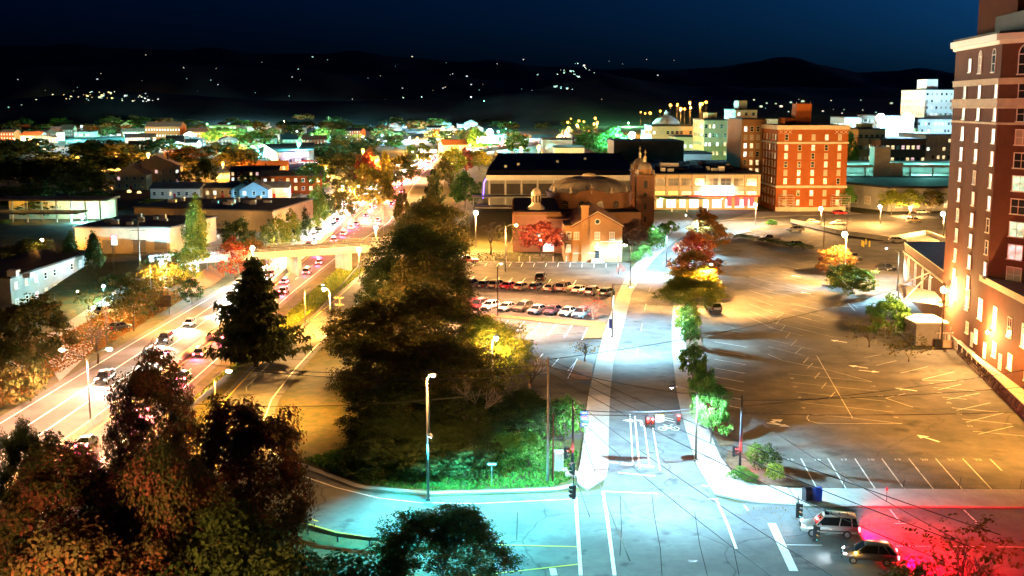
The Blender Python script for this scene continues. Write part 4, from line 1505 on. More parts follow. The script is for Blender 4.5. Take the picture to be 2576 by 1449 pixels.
# ---------------- domed brick church
ch = bld('basilica', [(24, 350)], 0, 'domed brick basilica with bell tower beside the gabled house', 'church')
part(ch, 'wall', MB().box(9.8, 36.7, 333, 374, 0, 7.9), M_brick_c)
part(ch, 'wall', MB().prism([(0.2, 306), (12.9, 306), (12.9, 352), (0.2, 352)], 0, 10.4), M_brick_c)
part(ch, 'roof', MB().box(0.6, 12.5, 306.4, 351.6, 10.41, 10.7).box(13.2, 36.4, 333.3, 342, 7.91, 8.1), M_roof_d)
band(ch, [(0.2, 306), (12.9, 306), (12.9, 352), (0.2, 352)], 9.4, 9.8, 0.18, M_brick_h, 'string_course')
band(ch, [(0.2, 306), (12.9, 306), (12.9, 352), (0.2, 352)], 5.6, 5.9, 0.12, M_brick_h, 'string_course')
dc = (23.2, 355.5)
part(ch, 'drum', MB().lathe([(12.6, 7.0), (12.6, 12.0), (13.0, 12.01), (13.0, 12.5), (12.2, 12.51), (12.0, 12.3)], 48, c=dc, smooth=False), M_brick_c)
mb = MB()
prof = [(12.1 * math.cos(a), 12.3 + 4.6 * math.sin(a)) for a in [i * math.pi / 2 / 9 for i in range(9)]]
mb.lathe(prof + [(2.2, 16.8)], 60, c=dc, smooth=False)
part(ch, 'dome', mb, M_copper)
part(ch, 'lantern_cap', MB().lathe([(2.2, 16.7), (2.3, 17.1), (1.6, 17.6), (0.05, 17.9)], 24, c=dc), M_stone)
for i in range(40):
    a = i * math.pi / 20
    part(ch, 'dome_rib', MB().tube([(dc[0] + math.cos(a) * r_, dc[1] + math.sin(a) * r_, z + 0.05) for r_, z in prof[:8]], 0.09, 4), M_copper)
for i in range(5):
    a = -math.pi / 2 + (i - 2) * 0.5
    x, y = dc[0] + 12.7 * math.cos(a), dc[1] + 12.7 * math.sin(a)
    part(ch, 'finial', MB().lathe([(0.55, 12.5), (0.6, 13.3), (0.25, 13.4), (0.4, 13.8), (0.02, 14.3)], 8, c=(x, y)), M_stone)
for i in range(4):
    a = -math.pi / 2 + (i - 1.5) * 0.42
    x, y = dc[0] + 12.62 * math.cos(a), dc[1] + 12.62 * math.sin(a)
    window(ch, x, y, 8.6, a + math.pi / 2, 2.2, 0.9, 'arch', BLIND[1], M_brick_h)
part(ch, 'gable_cross', MB().box(dc[0] - 0.12, dc[0] + 0.12, 342.4, 342.64, 12.5, 15.2).box(dc[0] - 0.7, dc[0] + 0.7, 342.42, 342.62, 14.2, 14.45), M_stone)
part(ch, 'gable_front', MB().add([(18.0, 342.3, 11.9), (28.4, 342.3, 11.9), (26.6, 342.3, 13.2), (24.4, 342.3, 13.4), (23.2, 342.3, 14.2), (22.0, 342.3, 13.4), (19.8, 342.3, 13.2)] + [(x, 343.2, z) for x, z in ((18.0, 11.9), (28.4, 11.9), (26.6, 13.2), (24.4, 13.4), (23.2, 14.2), (22.0, 13.4), (19.8, 13.2))],
     [(0, 1, 2, 3, 4, 5, 6), (1, 8, 9, 2), (2, 9, 10, 3), (3, 10, 11, 4), (4, 11, 12, 5), (5, 12, 13, 6), (6, 13, 7, 0)]), M_brick_c)
for zz, w_, a_ in ((10.7, 3.3, 0), ):
    part(ch, 'cupola', MB().lathe([(2.3, 10.71), (2.2, 11.4), (1.2, 12.2), (1.2, 14.8), (1.35, 14.9), (1.2, 15.3), (0.9, 16.0), (0.05, 16.5)], 16, c=(6.4, 311)), M_stone)
for i in range(8):
    a = i * math.pi / 4
    part(ch, 'cupola_opening', MB().box(6.4 + 1.18 * math.cos(a) - 0.2, 6.4 + 1.18 * math.cos(a) + 0.2, 311 + 1.18 * math.sin(a) - 0.2, 311 + 1.18 * math.sin(a) + 0.2, 12.6, 14.4), M_black)
part(ch, 'porch_wall', MB().box(9, 15.8, 303, 305.9, 0, 9.0), M_brick_c)
window(ch, 9.5, 302.99, 1.9, 0, 2.6, 2.6, 'big', glow('porch_pink', (1.0, 0.55, 0.55), 0.8), M_trim)
window(ch, 12.9, 302.99, 4.2, 0, 1.7, 1.9, 'big', glow('porch_white', (1.0, 0.85, 0.75), 0.8), M_trim)
wall_windows(ch, (0.2, 306), (9.0, 306), [3.4, 6.5], [4.0], 1.1, 2.0, 'arch', 0, 3, frame=M_brick_h)


def bell_tower(cx, cy, root, nm='bell_tower'):
    hw_ = 2.65
    t = part(root, nm, MB().box(cx - hw_, cx + hw_, cy - hw_, cy + hw_, 0, 17.6), M_brick_c)
    def sub(name, mb, m):
        return mb.build(name, m, t)
    for z0, z1, d in ((10.2, 10.7, 0.3), (13.0, 13.3, 0.22), (17.2, 17.7, 0.35), (6.2, 6.5, 0.15)):
        p = [(cx - hw_, cy - hw_), (cx + hw_, cy - hw_), (cx + hw_, cy + hw_), (cx - hw_, cy + hw_)]
        sub('cornice', MB().prism(offset_poly(p, d), z0, z1), M_brick_h)
    for sx in (-1, 1):
        for sy in (-1, 1):
            sub('pinnacle', MB().lathe([(0.3, 17.7), (0.32, 18.4), (0.1, 18.6), (0.22, 18.9), (0.02, 19.2)], 8, c=(cx + sx * 2.4, cy + sy * 2.4)), M_stone)
    sub('cupola_drum', MB().lathe([(1.95, 17.71), (1.95, 19.0), (2.15, 19.1), (2.15, 19.3)], 20, c=(cx, cy)), M_brick_h)
    sub('cupola_dome', MB().lathe([(2.05 * math.cos(a), 19.31 + 2.1 * math.sin(a)) for a in [i * math.pi / 16 for i in range(8)]] + [(0.35, 21.4)], 20, c=(cx, cy)), M_copper)
    sub('cupola_lantern', MB().lathe([(0.4, 21.35), (0.4, 22.6), (0.5, 22.7), (0.05, 23.4)], 10, c=(cx, cy)), M_stone)
    sub('cross', MB().box(cx - 0.07, cx + 0.07, cy - 0.07, cy + 0.07, 23.3, 25.0).box(cx - 0.4, cx + 0.4, cy - 0.06, cy + 0.06, 24.2, 24.35), M_stone)
    sub('belfry_opening', MB().box(cx - 0.55, cx + 0.55, cy - hw_ - 0.03, cy - hw_ + 0.02, 13.8, 16.0).lathe([(0.01, 0), (0.01, 0)], 3), M_black)
    sub('belfry_surround', MB().box(cx - 0.85, cx - 0.56, cy - hw_ - 0.12, cy - hw_ + 0.02, 13.6, 16.1).box(cx + 0.56, cx + 0.85, cy - hw_ - 0.12, cy - hw_ + 0.02, 13.6, 16.1).box(cx - 0.95, cx + 0.95, cy - hw_ - 0.14, cy - hw_ + 0.02, 16.1, 16.5), M_brick_h)
    rd = sub('roundel', MB().lathe([(0.5, 0), (0.5, 0.1), (0.01, 0.1)], 16), M_black)
    rd.location, rd.rotation_euler = (cx, cy - hw_ + 0.02, 11.9), (R(90), 0, 0)
    for z in (8.3, 4.6):
        sub('slit_window', MB().box(cx - 0.3, cx + 0.3, cy - hw_ - 0.04, cy - hw_ + 0.02, z - 0.8, z + 0.8), M_black)
    return t


bell_tower(39.5, 350, ch)
bell_tower(40.8, 376.5, ch)

pl = thing('porch_lamp', (7.4, 301.6, 0), 'glaring porch lamp on a short post behind the red maple', 'lamp')
MB().tube([(0, 0, 0), (0, 0, 3.2)], 0.06, 6).build('post', M_black, pl)
MB().ball((0, 0, 3.4), 0.3).build('globe', glow('porch_globe', (1, 0.85, 0.7), 30), pl)
lamp('porch_light', (7.4, 301.0, 3.6), (1, 0.5, 0.3), 1300, radius=0.3)
# ---------------- gabled brick rectory
rc = bld('rectory', [(20, 300)], 0, 'gabled tan brick house with chimney and lit door facing the church car park', 'house')
part(rc, 'wall', gable_walls(14.8, 27.0, 286, 319, 0, 8.6, 3.4, 'y').box(12.8, 14.79, 286.4, 300, 0, 8.9), M_brick_h)
part(rc, 'roof', gable(14.8, 27.0, 286, 319, 8.6, 3.4, 'y', 0.45), M_roof_r)
part(rc, 'chimney', MB().box(17.0, 18.7, 285.6, 287.2, 0, 13.4).box(16.85, 18.85, 285.45, 287.35, 13.41, 13.9), M_brick_h)
part(rc, 'gable_coping', MB().add([(14.5, 285.7, 8.5), (14.5, 285.7, 8.9), (20.9, 285.7, 12.5), (20.9, 285.7, 12.05), (27.3, 285.7, 8.9), (27.3, 285.7, 8.5)], [(0, 3, 2, 1), (3, 5, 4, 2)]), M_stone)
ro = part(rc, 'rose_window', MB(), M_stone)
ro.data = MB().lathe([(0.75, 0), (0.75, 0.15), (0.5, 0.15), (0.5, 0.05)], 20).mesh('rose_window', M_stone)
ro.location, ro.rotation_euler = (20.9 - rc.location.x, 286.02 - rc.location.y, 9.9), (R(90), 0, 0)
MB().lathe([(0.5, 0.06), (0.01, 0.06)], 20).build('pane', M_glass, ro)
for x, z in ((13.9, 6.4), (15.8, 6.4), (20.9, 6.4), (24.5, 6.4), (13.9, 3.3), (24.5, 3.3)):
    window(rc, x, 285.99 if x > 14.8 else 286.39, z, 0, 1.05, 1.7, 'sash2', BLIND[0] if z > 4 else LIT[0])
window(rc, 18.9, 285.98, 3.2, 0, 0.5, 1.9, 'sash', M_glass)
dr = part(rc, 'door', MB().box(20.4, 21.4, 285.9, 286.01, 0.9, 3.0), M_black)
part(rc, 'door_arch', MB().lathe([(0.9, 0), (0.9, 0.2), (0.62, 0.2), (0.62, 0.0)], 20), M_stone).location = (0, 0, 0)
da = rc.children[-1]
da.location, da.rotation_euler = (20.9 - rc.location.x, 286.0 - rc.location.y, 3.0), (R(90), 0, 0)
part(rc, 'string_course', MB().box(14.9, 26.9, 285.9, 285.999, 2.0, 2.25).box(21.6, 26.9, 285.88, 285.999, 4.9, 5.1), M_stone)
for i in range(4):
    part(rc, 'step', MB().box(19.6 - i * 0.12, 22.2 + i * 0.12, 284.6 - i * 0.35, 284.96 - i * 0.35 if i else 285.6, 0, 0.9 - i * 0.22), M_stone)
part(rc, 'wall_cross', MB().box(20.83, 20.97, 285.86, 285.99, 4.2, 5.1).box(20.6, 21.2, 285.87, 285.99, 4.65, 4.78), M_stone)
lamp('door_light', (20.9, 284.9, 3.8), WARM, 260, rc.parent, radius=0.2)
part(rc, 'door_lamp', MB().ball((20.9, 285.3, 3.75), 0.28), glow('lamp_white', (1, 0.95, 0.85), 30))

# ---------------- parking deck, sheds and blocks beyond the hill car park
dk = bld('parking_deck', [(150, 505)], 0, 'pale concrete parking deck glowing green between hotel and tower', 'building')
dx0, dx1, dy0 = 128, 205, 490
for z in (0, 4.5, 9.0):
    part(dk, 'deck', MB().box(dx0, dx1, dy0, 530, z + 3.4, z + 4.4), M_conc)
part(dk, 'wall', MB().box(dx0, dx1, dy0 + 0.2, 530, 0, 3.39), M_conc)
part(dk, 'back_wall', MB().box(dx0 + 0.1, dx1 - 0.1, 510, 510.5, 4.41, 7.89).box(dx0 + 0.1, dx1 - 0.1, 515, 515.5, 8.91, 12.39), M_conc)
for i in range(9):
    part(dk, 'column', MB().box(dx0 + i * 9.4, dx0 + 0.6 + i * 9.4, dy0 + 0.3, dy0 + 0.9, 4.4, 12.4), M_conc)
part(dk, 'stair_tower', MB().box(150, 156.5, dy0 - 2, dy0 + 5, 0, 21).box(156.51, 162, dy0 - 2, dy0 + 4, 0, 14.5), M_conc)
for i in range(4):
    part(dk, 'light_tube', MB().box(dx0 + 6 + i * 19, dx0 + 16 + i * 19, 500, 500.4, 11.9, 12.1), glow('tube_teal', (0.55, 1.0, 0.8), 10))
    lamp('deck_light', (dx0 + 9 + i * 19, 498, 11.4), TEAL, 3600, None)
    lamp('deck_light', (dx0 + 9 + i * 19, 500, 17), TEAL, 5200, None)
sh = bld('market_hall', [(130, 445)], 0, 'low pale hall with wide black roof beside the hotel', 'building')
p1, p2, p3, p4 = (g(2120, 500)), (g(2185, 520)), (g(2385, 505)), (g(2385, 470))
sp = [(124, 458), (136, 424), (205, 428), (205, 470), (130, 476)]
part(sh, 'wall', MB().prism(sp, 0, 8.4), M_stucco_g)
part(sh, 'roof', MB().prism(offset_poly(sp, 0.8), 8.41, 9.2), M_roof_d)
wall_windows(sh, sp[0], sp[1], [8, 16, 24], [3.2], 3.2, 2.6, 'big', 0.2, 3)
wall_windows(sh, sp[1], sp[2], [4, 10, 16, 22, 28, 34], [2.6], 2.6, 2.4, 'big', 0.8, 5, [LIT[0]])

def simple_block(name, px0, px1, top, Y, depth, m, label, floors, cols_, lit, seed, base=0.0, mats=None, roof=None, wsize=(1.6, 1.9), cat='building', group=None, frame=None, pent=None):
    """a flat-roofed block seen between two photo columns, front at distance Y"""
    x0, x1 = at(px0, top, Y).x, at(px1, top, Y).x
    z1 = at((px0 + px1) / 2, top, Y).z
    b = thing(name, ((x0 + x1) / 2, Y + depth / 2, base), label, cat, group)
    part(b, 'wall', MB().box(x0, x1, Y, Y + depth, base, z1), m)
    part(b, 'roof', MB().box(x0 - 0.4, x1 + 0.4, Y - 0.4, Y + depth, z1 + 0.01, z1 + 0.7), roof or M_roof_d)
    if floors:
        fh = (z1 - base - 1) / floors
        zs = [base + fh * (k + 0.55) for k in range(floors)]
        w_ = (x1 - x0) / cols_
        wall_windows(b, (x0, Y), (x1, Y), [w_ * (i + 0.5) for i in range(cols_)], zs, min(wsize[0], w_ * 0.6), min(wsize[1], fh * 0.6), 'sash', lit, seed, mats or LIT[:2], frame=frame or m)
        if x0 > 0:
            n_ = max(1, int(depth / w_ / 1.2))
            wall_windows(b, (x0, Y + depth), (x0, Y), [depth / n_ * (i + 0.5) for i in range(n_)], zs, min(wsize[0], w_ * 0.6), min(wsize[1], fh * 0.6), 'sash', lit * 0.5, seed + 1, mats or LIT[:2], frame=frame or m)
    if pent:
        part(b, 'penthouse', MB().box(x0 + (x1 - x0) * 0.3, x0 + (x1 - x0) * 0.7, Y + depth * 0.3, Y + depth * 0.7, z1 + 0.71, z1 + pent), m)
    return b


GF = 'low blocks of the downtown skyline'
simple_block('office_block', 1772, 1830, 303, 640, 40, M_stucco, 'tan six-storey office block lit along its top, beyond the civic hall', 6, 6, 0.45, 31, mats=[LIT[0], LIT[1]], pent=4)
simple_block('office_block', 1850, 1905, 277, 760, 40, M_conc, 'grey slab tower with a bright stair window strip behind the hotel annexe', 10, 3, 0.5, 33, mats=[LIT[1]], pent=6)
simple_block('office_block', 1640, 1755, 318, 720, 40, M_stucco, 'wide tan block with a few lit windows behind the fly tower', 4, 10, 0.25, 35)
simple_block('office_block', 1700, 1762, 345, 680, 30, M_stucco, 'low tan block with three lit openings beside the fly tower', 2, 4, 0.6, 36)
simple_block('city_hall', 2328, 2400, 226, 980, 60, mat('marble', (0.8, 0.8, 0.76), 0.6, 0.05, 0.2), 'white floodlit government tower with pilasters beyond the parking deck', 9, 6, 0.15, 37, mats=[LIT[1]], pent=9)
simple_block('office_block', 2300, 2400, 300, 900, 60, M_conc, 'broad pale block at the foot of the floodlit tower', 5, 12, 0.35, 38, mats=[LIT[1], LIT[2]])
simple_block('office_block', 2160, 2228, 326, 640, 30, M_brick_h, 'five-storey tan brick block between the bright floodlights and hotel', 4, 5, 0.05, 39, pent=3)
simple_block('office_block', 2215, 2330, 352, 620, 40, M_brick_t, 'brick row with warm lit windows above the parking deck', 3, 9, 0.6, 40, mats=[LIT[0], LIT[3]])
simple_block('office_block', 2330, 2410, 340, 700, 50, M_stucco_g, 'grey block beside the tower with dark windows', 4, 6, 0.2, 41)
simple_block('office_block', 2125, 2205, 296, 900, 40, M_conc, 'long pale low block with teal-lit windows behind the hotel roof', 3, 12, 0.6, 42, mats=[LIT[1], LIT[2]])
simple_block('office_block', 2208, 2300, 292, 860, 50, M_conc, 'pale block behind the twin floodlights', 5, 8, 0.3, 43, mats=[LIT[1]])
# old domed hall on the skyline
dh = simple_block('domed_hall', 1628, 1710, 330, 800, 40, M_stucco, 'small domed hall with teal-lit lantern on the downtown skyline', 2, 6, 0.7, 44)
c = at(1675, 330, 820)
part(dh, 'dome', MB().lathe([(11, c.z + 0.8), (11, c.z + 2.5), (10.6, c.z + 2.6), (9.4, c.z + 6), (7, c.z + 8.6), (4, c.z + 10.2), (1.6, c.z + 10.8), (1.6, c.z + 13), (0.1, c.z + 14.5)], 24, c=(c.x, c.y)), M_copper)
# sheds right behind the arena
simple_block('warehouse', 1365, 1440, 352, 880, 40, M_stucco, 'warm-lit low store with a blue lamp behind the arena roof', 1, 4, 0.5, 51)
simple_block('warehouse', 1395, 1470, 372, 780, 30, M_wood_w, 'small white store with blue sign behind the arena roof', 1, 4, 0.3, 52)
simple_block('warehouse', 1440, 1570, 340, 960, 50, M_brick_t, 'long dark brick shed beyond the arena', 2, 10, 0.15, 53)
simple_block('warehouse', 1700, 1790, 388, 585, 30, M_stucco_g, 'dark gabled store between fly tower and hotel', 0, 1, 0, 54)
simple_block('warehouse', 1755, 1860, 412, 560, 24, M_roof_g, 'green-roofed market shed beside the hotel annexe', 0, 1, 0, 55)

# ---------------- buildings of the left town
def shed(name, pix, zt, m, label, roofm=None, cat='building', over=0.4, z0=None):
    """prism building on ground points given by photo base corners"""
    pts = [gt(*p) for p in pix]
    b0 = min(p.z for p in pts) if z0 is None else z0
    q = [(p.x, p.y) for p in pts]
    b = bld(name, q, b0, label, cat)
    part(b, 'wall', MB().prism(q, b0, b0 + zt), m)
    part(b, 'roof', MB().prism(offset_poly(q, over), b0 + zt + 0.01, b0 + zt + 0.4), roofm or M_roof_d)
    return b, q, b0


# long two-storey flats, end nearest the camera lower left
fa, fb = g(30, 775, -4), g(232, 688, -3)
fq = [(fa.x, fa.y), (fb.x, fb.y), (fb.x - 13, fb.y + 4), (fa.x - 15, fa.y + 3)]
fl_ = bld('flats', fq, -5, 'long two-storey stucco flats with flat dark roof beside the town car park', 'building')
part(fl_, 'wall', MB().prism(fq, -5, 2.3), M_stucco_g)
part(fl_, 'roof', MB().prism(offset_poly(fq, 0.5), 2.31, 2.7), M_roof_d)
FL = (Vector(fq[1]) - Vector(fq[0])).length
wall_windows(fl_, fq[0], fq[1], [FL * (k + 0.5) / 9 for k in range(9)], [-3.2, 0.4], 1.3, 1.3, 'sash', 0.3, 61, [LIT[1], LIT[0], LIT[3]])
# orange-lit warehouse
wq = [(-113, 302), (-88.5, 302), (-84, 332), (-111, 335)]
wa = bld('warehouse', wq, 0, 'orange-lit stucco warehouse with roller doors behind two dark cypresses', 'building')
part(wa, 'wall', MB().prism(wq, 0, 6.6), M_stucco)
part(wa, 'roof', MB().prism(offset_poly(wq, 0.4), 6.61, 7.0), M_roof_g)
for x in (-104.5, -96.5, -91):
    part(wa, 'roller_door', MB().box(x - 1.6, x + 1.6, 301.93, 301.999, 0, 3.6), M_conc_d)
rgr = random.Random(9)
for rt, zr0, n_, x0, x1, y0, y1 in ((wa, 7.0, 9, -110, -88, 306, 331), (fl_, 2.71, 6, -112, -99, 240, 262)):
    for i in range(n_):
        x, y, w_ = rgr.uniform(x0, x1), rgr.uniform(y0, y1), rgr.uniform(0.5, 1.3)
        part(rt, 'roof_unit', MB().box(x - w_, x + w_, y - 0.7, y + 0.7, zr0, zr0 + rgr.uniform(0.5, 1.3)), M_steel)
# carwash / canopy with warm light
cwq = [g(0, 560), g(160, 555), g(180, 538), g(0, 540)]
cw = bld('open_garage', [(p.x, p.y) for p in cwq], 0, 'long open garage glowing yellow at the edge of the dark wood', 'building')
cp = [(-166, 385), (-136, 385), (-132, 398), (-166, 398)]
part(cw, 'wall', MB().box(-170, -134, 396, 398, 0, 7), M_stucco)
part(cw, 'roof', MB().box(-171, -133, 384, 398.5, 7.01, 7.6).box(-171, -139, 374, 383.9, 3.6, 4.1), M_roof_g)
for i in range(8):
    part(cw, 'post', MB().box(-169 + i * 4.8, -168.6 + i * 4.8, 384.4, 384.8, 0, 7.0), M_trim)
for i in range(4):
    part(cw, 'light_tube', MB().box(-168 + i * 8.5, -162 + i * 8.5, 392, 392.3, 6.5, 6.7), glow('tube_yellow', (1.0, 0.6, 0.08), 6))
    lamp('garage_light', (-165 + i * 8.5, 390, 6.2), (1, 0.55, 0.08), 420)
# long green-grey shed behind the cypress
gq = [(-118, 366), (-72, 352), (-68, 400), (-114, 402)]
gs = bld('long_shed', gq, 0, 'long low shed with pale green-lit flat roof behind the tall cypress', 'building')
part(gs, 'wall', MB().prism(gq, 0, 6.4), M_stucco)
part(gs, 'roof', MB().prism(offset_poly(gq, 0.4), 6.41, 6.8), M_roof_g)
for i in range(14):
    x, y, w_ = rgr.uniform(-112, -74), rgr.uniform(372, 396), rgr.uniform(0.5, 1.6)
    part(gs, 'roof_unit', MB().box(x - w_, x + w_, y - 0.8, y + 0.8, 6.81, 6.81 + rgr.uniform(0.5, 1.4)), M_steel)
for i in range(10):
    x, y, w_ = rgr.uniform(56, 88), rgr.uniform(436, 505), rgr.uniform(0.6, 1.8)
    part(civ, 'rooftop_unit', MB().box(x - w_, x + w_, y - 0.8, y + 0.8, 13.51, 13.51 + rgr.uniform(1.0, 2.2)), M_steel)
b_, q_, z_ = shed('shop', [(700, 605 - 190), (790, 408), (790, 385), (665, 390)], 8, M_wood_w, 'white supermarket with two violet-lit signs beyond the town', M_roof_d, z0=0)
L = b_.location
sx = (Vector(q_[1]) - Vector(q_[0]))
for f_ in (0.2, 0.55):
    p = Vector(q_[0]) + sx * f_
    part(b_, 'lit_sign', MB().box(p.x, p.x + 7, p.y - 1.2, p.y - 0.6, 4.5, 7.2), glow('sign_violet', (0.75, 0.5, 1.0), 4))
wall_windows(b_, q_[0], q_[1], [sx.length * k / 6 for k in range(1, 6)], [2.2], 3, 1.6, 'big', 0.6, 66, [LIT[1]])
# fuel-station canopy
fc = g(800, 428)
fs = thing('fuel_canopy', fc, 'flat fuel-station canopy with red edge beside the slip road', 'canopy')
MB().box(-11, 11, -6, 6, 5.0, 5.9).build('roof', M_redp, fs)
MB().box(-10.5, 10.5, -5.5, 5.5, 4.85, 4.99).build('lit_soffit', glow('soffit_white', (1, 0.95, 0.9), 2.5), fs)
for x in (-8, 0, 8):
    MB().box(x - 0.35, x + 0.35, -0.35, 0.35, 0, 4.85).build('post', M_trim, fs)


def house(px, py, w, d, h, rise, wallm, roofm, label, rz=0.0, lit=0.4, seed=0, group=None, along='x', cat='house', z=None):
    p = gt(px, py)
    if z is not None:
        p = g(px, py, z)
    b = thing('house', p, label, cat, group, rz)
    gable_walls(-w / 2, w / 2, 0, d, -0.5, h, rise, along).build('wall', wallm, b)
    gable(-w / 2, w / 2, 0, d, h, rise, along, 0.5).build('roof', roofm, b)
    rg = random.Random(seed)
    n = max(2, int(w / 3))
    for zz in ([h * 0.5] if h < 4.5 else [h * 0.28, h * 0.75]):
        for i in range(n):
            fm, pm = win_mesh(1.1, 1.4, 'sash')
            o = inst('window', fm, b, (-w / 2 + w * (i + 0.5) / n, -0.01, zz))
            q = inst('pane', pm, o)
            q.material_slots[0].link = 'OBJECT'
            q.material_slots[0].material = rg.choice(LIT) if rg.random() < lit else M_glass
    MB().box(w * 0.2, w * 0.2 + 0.8, d * 0.5, d * 0.5 + 0.8, h, h + rise + 1.2).build('chimney', M_brick_t, b)
    MB().box(-0.5, 0.5, -0.08, -0.01, 0, 2.1).build('door', M_redp, b)
    return b


house(735, 486, 26, 14, 7.5, 2.0, M_brick_r, M_roof_g, 'two-storey brick house with lit front windows beside the leafy roadside trees', 0.15, 0.8, 1)
house(640, 512, 11, 12, 5.4, 3.0, M_wood_b, M_roof_d, 'blue gabled cottage with white trim above the town street', 0.1, 0.4, 2, along='y')
house(612, 510, 9, 11, 5.0, 2.8, M_wood_b, M_roof_d, 'smaller blue gabled cottage next to its twin', 0.1, 0.3, 3, along='y')
house(690, 500, 12, 10, 4.6, 2.0, M_wood_w, M_roof_g, 'white bungalow beside the blue cottages', 0.1, 0.5, 4)
house(395, 470, 22, 16, 9.5, 5.0, M_stucco, M_roof_r, 'large gabled Victorian house with cream front among dark trees', 0.2, 0.35, 5, along='y')
house(330, 478, 14, 12, 7.0, 4.5, M_stucco, M_roof_r, 'gabled wing of dark timber and cream beside the Victorian house', 0.1, 0.2, 6, along='y')
house(640, 458, 24, 14, 5.5, 2.2, M_brick_r, M_roof_g, 'long low brick house with white windows across from the supermarket', 0.1, 0.6, 7)
house(560, 497, 22, 12, 4.0, 1.6, M_stucco, M_roof_g, 'tan store with a pale roof beside the orange street lamp', 0.0, 0.3, 8)
house(440, 500, 20, 14, 4.2, 2.0, M_wood_w, M_roof_g, 'pale broad-roofed store behind the twin orange lamps', 0.0, 0.3, 9)
house(685, 440, 16, 12, 5, 2.4, M_brick_r, M_roof_r, 'red-roofed house between the supermarket and the fuel canopy', 0.1, 0.5, 10)
house(1158, 388, 30, 18, 8, 4, M_wood_w, M_roof_r, 'white gabled house beyond the yellow roadside trees', 0.3, 0.3, 11)
house(570, 545, 30, 9, 4.4, 1.0, M_stucco_g, M_roof_g, 'pale flat warehouse front beside the town car park', 0.1, 0.3, 12)
house(410, 350, 40, 26, 14, 5, M_brick_r, M_roof_r, 'rose-lit turreted brick building with violet windows in the far town', 0.0, 0.8, 13)
house(520, 352, 44, 20, 9, 4, M_brick_r, M_roof_r, 'red-roofed inn beside the green floodlight in the far town', 0.0, 0.7, 14)
# far town: small lit houses and stores, nothing in the photo tells them apart
rgf = random.Random(77)
WALLS = [M_wood_w, M_stucco, M_stucco_g, M_brick_r, M_wood_b]
k = 0
for i in range(110):
    px, py = rgf.uniform(0, 1250), 300 + 85 * rgf.random() ** 1.4
    if px > 800 and py > 345:
        continue
    if px < 330 and py > 370:
        continue
    if 560 < px < 800 and py > 372:
        continue
    k += 1
    house(px, py, rgf.uniform(14, 30), rgf.uniform(10, 16), rgf.uniform(5, 9), rgf.uniform(2, 5), rgf.choice(WALLS), rgf.choice([M_roof_d, M_roof_g, M_roof_r]), 'small gabled house in the far lit town below the mountains', rgf.uniform(-0.5, 0.5), 0.85, 100 + i, 'houses of the far lit town', rgf.choice('xy'))
for i in range(16):
    px, py = rgf.uniform(0, 640), rgf.uniform(326, 352)
    Y = 38.0 / math.tan(PITCH + math.atan((py - CY_) / F_))
    simple_block('store', px, px + rgf.uniform(40, 90), py - rgf.uniform(9, 14), Y, 30, rgf.choice((M_wood_w, M_stucco, M_conc)), 'long low lit store in the far commercial strip', 1, rgf.randint(5, 9), 0.9, 400 + i, mats=[LIT[1], LIT[2], LIT[1], LIT[3]], wsize=(9, 3.2), group='stores of the far commercial strip')
for i in range(34):
    px, py = rgf.uniform(1230, 2380), rgf.uniform(287, 318)
    house(px, py, rgf.uniform(20, 45), rgf.uniform(14, 26), rgf.uniform(8, 16), rgf.uniform(2, 5), rgf.choice(WALLS), rgf.choice([M_roof_d, M_roof_g]), 'lit building at the far edge of downtown below the mountains', rgf.uniform(-0.4, 0.4), 0.8, 300 + i, 'buildings at the far edge of downtown')
# ------------------------------------------------------------------ vehicles
M_tyre = mat('tyre_rubber', (0.015, 0.015, 0.016), 0.9, 0)
M_rim = mat('wheel_rim', (0.2, 0.2, 0.205), 0.45, 0, metal=0.3)
M_cglass = mat('car_glass', (0.012, 0.014, 0.016), 0.08, 0, spec=0.7)
M_plate = mat('number_plate', (0.6, 0.6, 0.58), 0.5, 0)
M_hl_off = mat('headlight_off', (0.5, 0.52, 0.55), 0.2, 0, spec=0.7)
M_tl_off = mat('taillight_off', (0.25, 0.01, 0.012), 0.25, 0, spec=0.6)
M_hl_on = glow('headlight_on', (1.0, 0.97, 0.9), 150)
M_tl_on = glow('taillight_on', (1.0, 0.03, 0.05), 40)
M_trimk = mat('black_plastic', (0.02, 0.02, 0.02), 0.6, 0)
PAINT = {}


def paint_mat(col):
    k = tuple(col)
    if k not in PAINT:
        m = mat('car_paint_%d' % len(PAINT), col, 0.28, 0.0, spec=0.6)
        m.node_tree.nodes['Principled BSDF'].inputs['Coat Weight'].default_value = 0.6
        m.node_tree.nodes['Principled BSDF'].inputs['Metallic'].default_value = 0.25
        PAINT[k] = m
    return PAINT[k]


SHAPES = dict(
    sedan=dict(L=4.6, W=1.78, belt=0.92, roof=1.42, hood=0.88, sill=0.28, gl=(-1.75, -1.0, 0.35, 1.15), wb=1.36, trunk=0.94),
    suv=dict(L=5.1, W=1.98, belt=1.15, roof=1.9, hood=1.1, sill=0.42, gl=(-2.45, -2.25, 0.55, 1.2), wb=1.5, trunk=1.1),
    cross=dict(L=4.6, W=1.86, belt=1.02, roof=1.66, hood=0.98, sill=0.36, gl=(-2.15, -1.55, 0.4, 1.2), wb=1.35, trunk=1.02),
    hatch=dict(L=4.1, W=1.74, belt=0.96, roof=1.5, hood=0.9, sill=0.3, gl=(-1.98, -1.45, 0.35, 1.15), wb=1.25, trunk=0.98),
    pickup=dict(L=5.4, W=1.95, belt=1.1, roof=1.8, hood=1.08, sill=0.45, gl=(-0.9, -0.7, 0.6, 1.25), wb=1.65, trunk=1.05),
)
CARM = {}


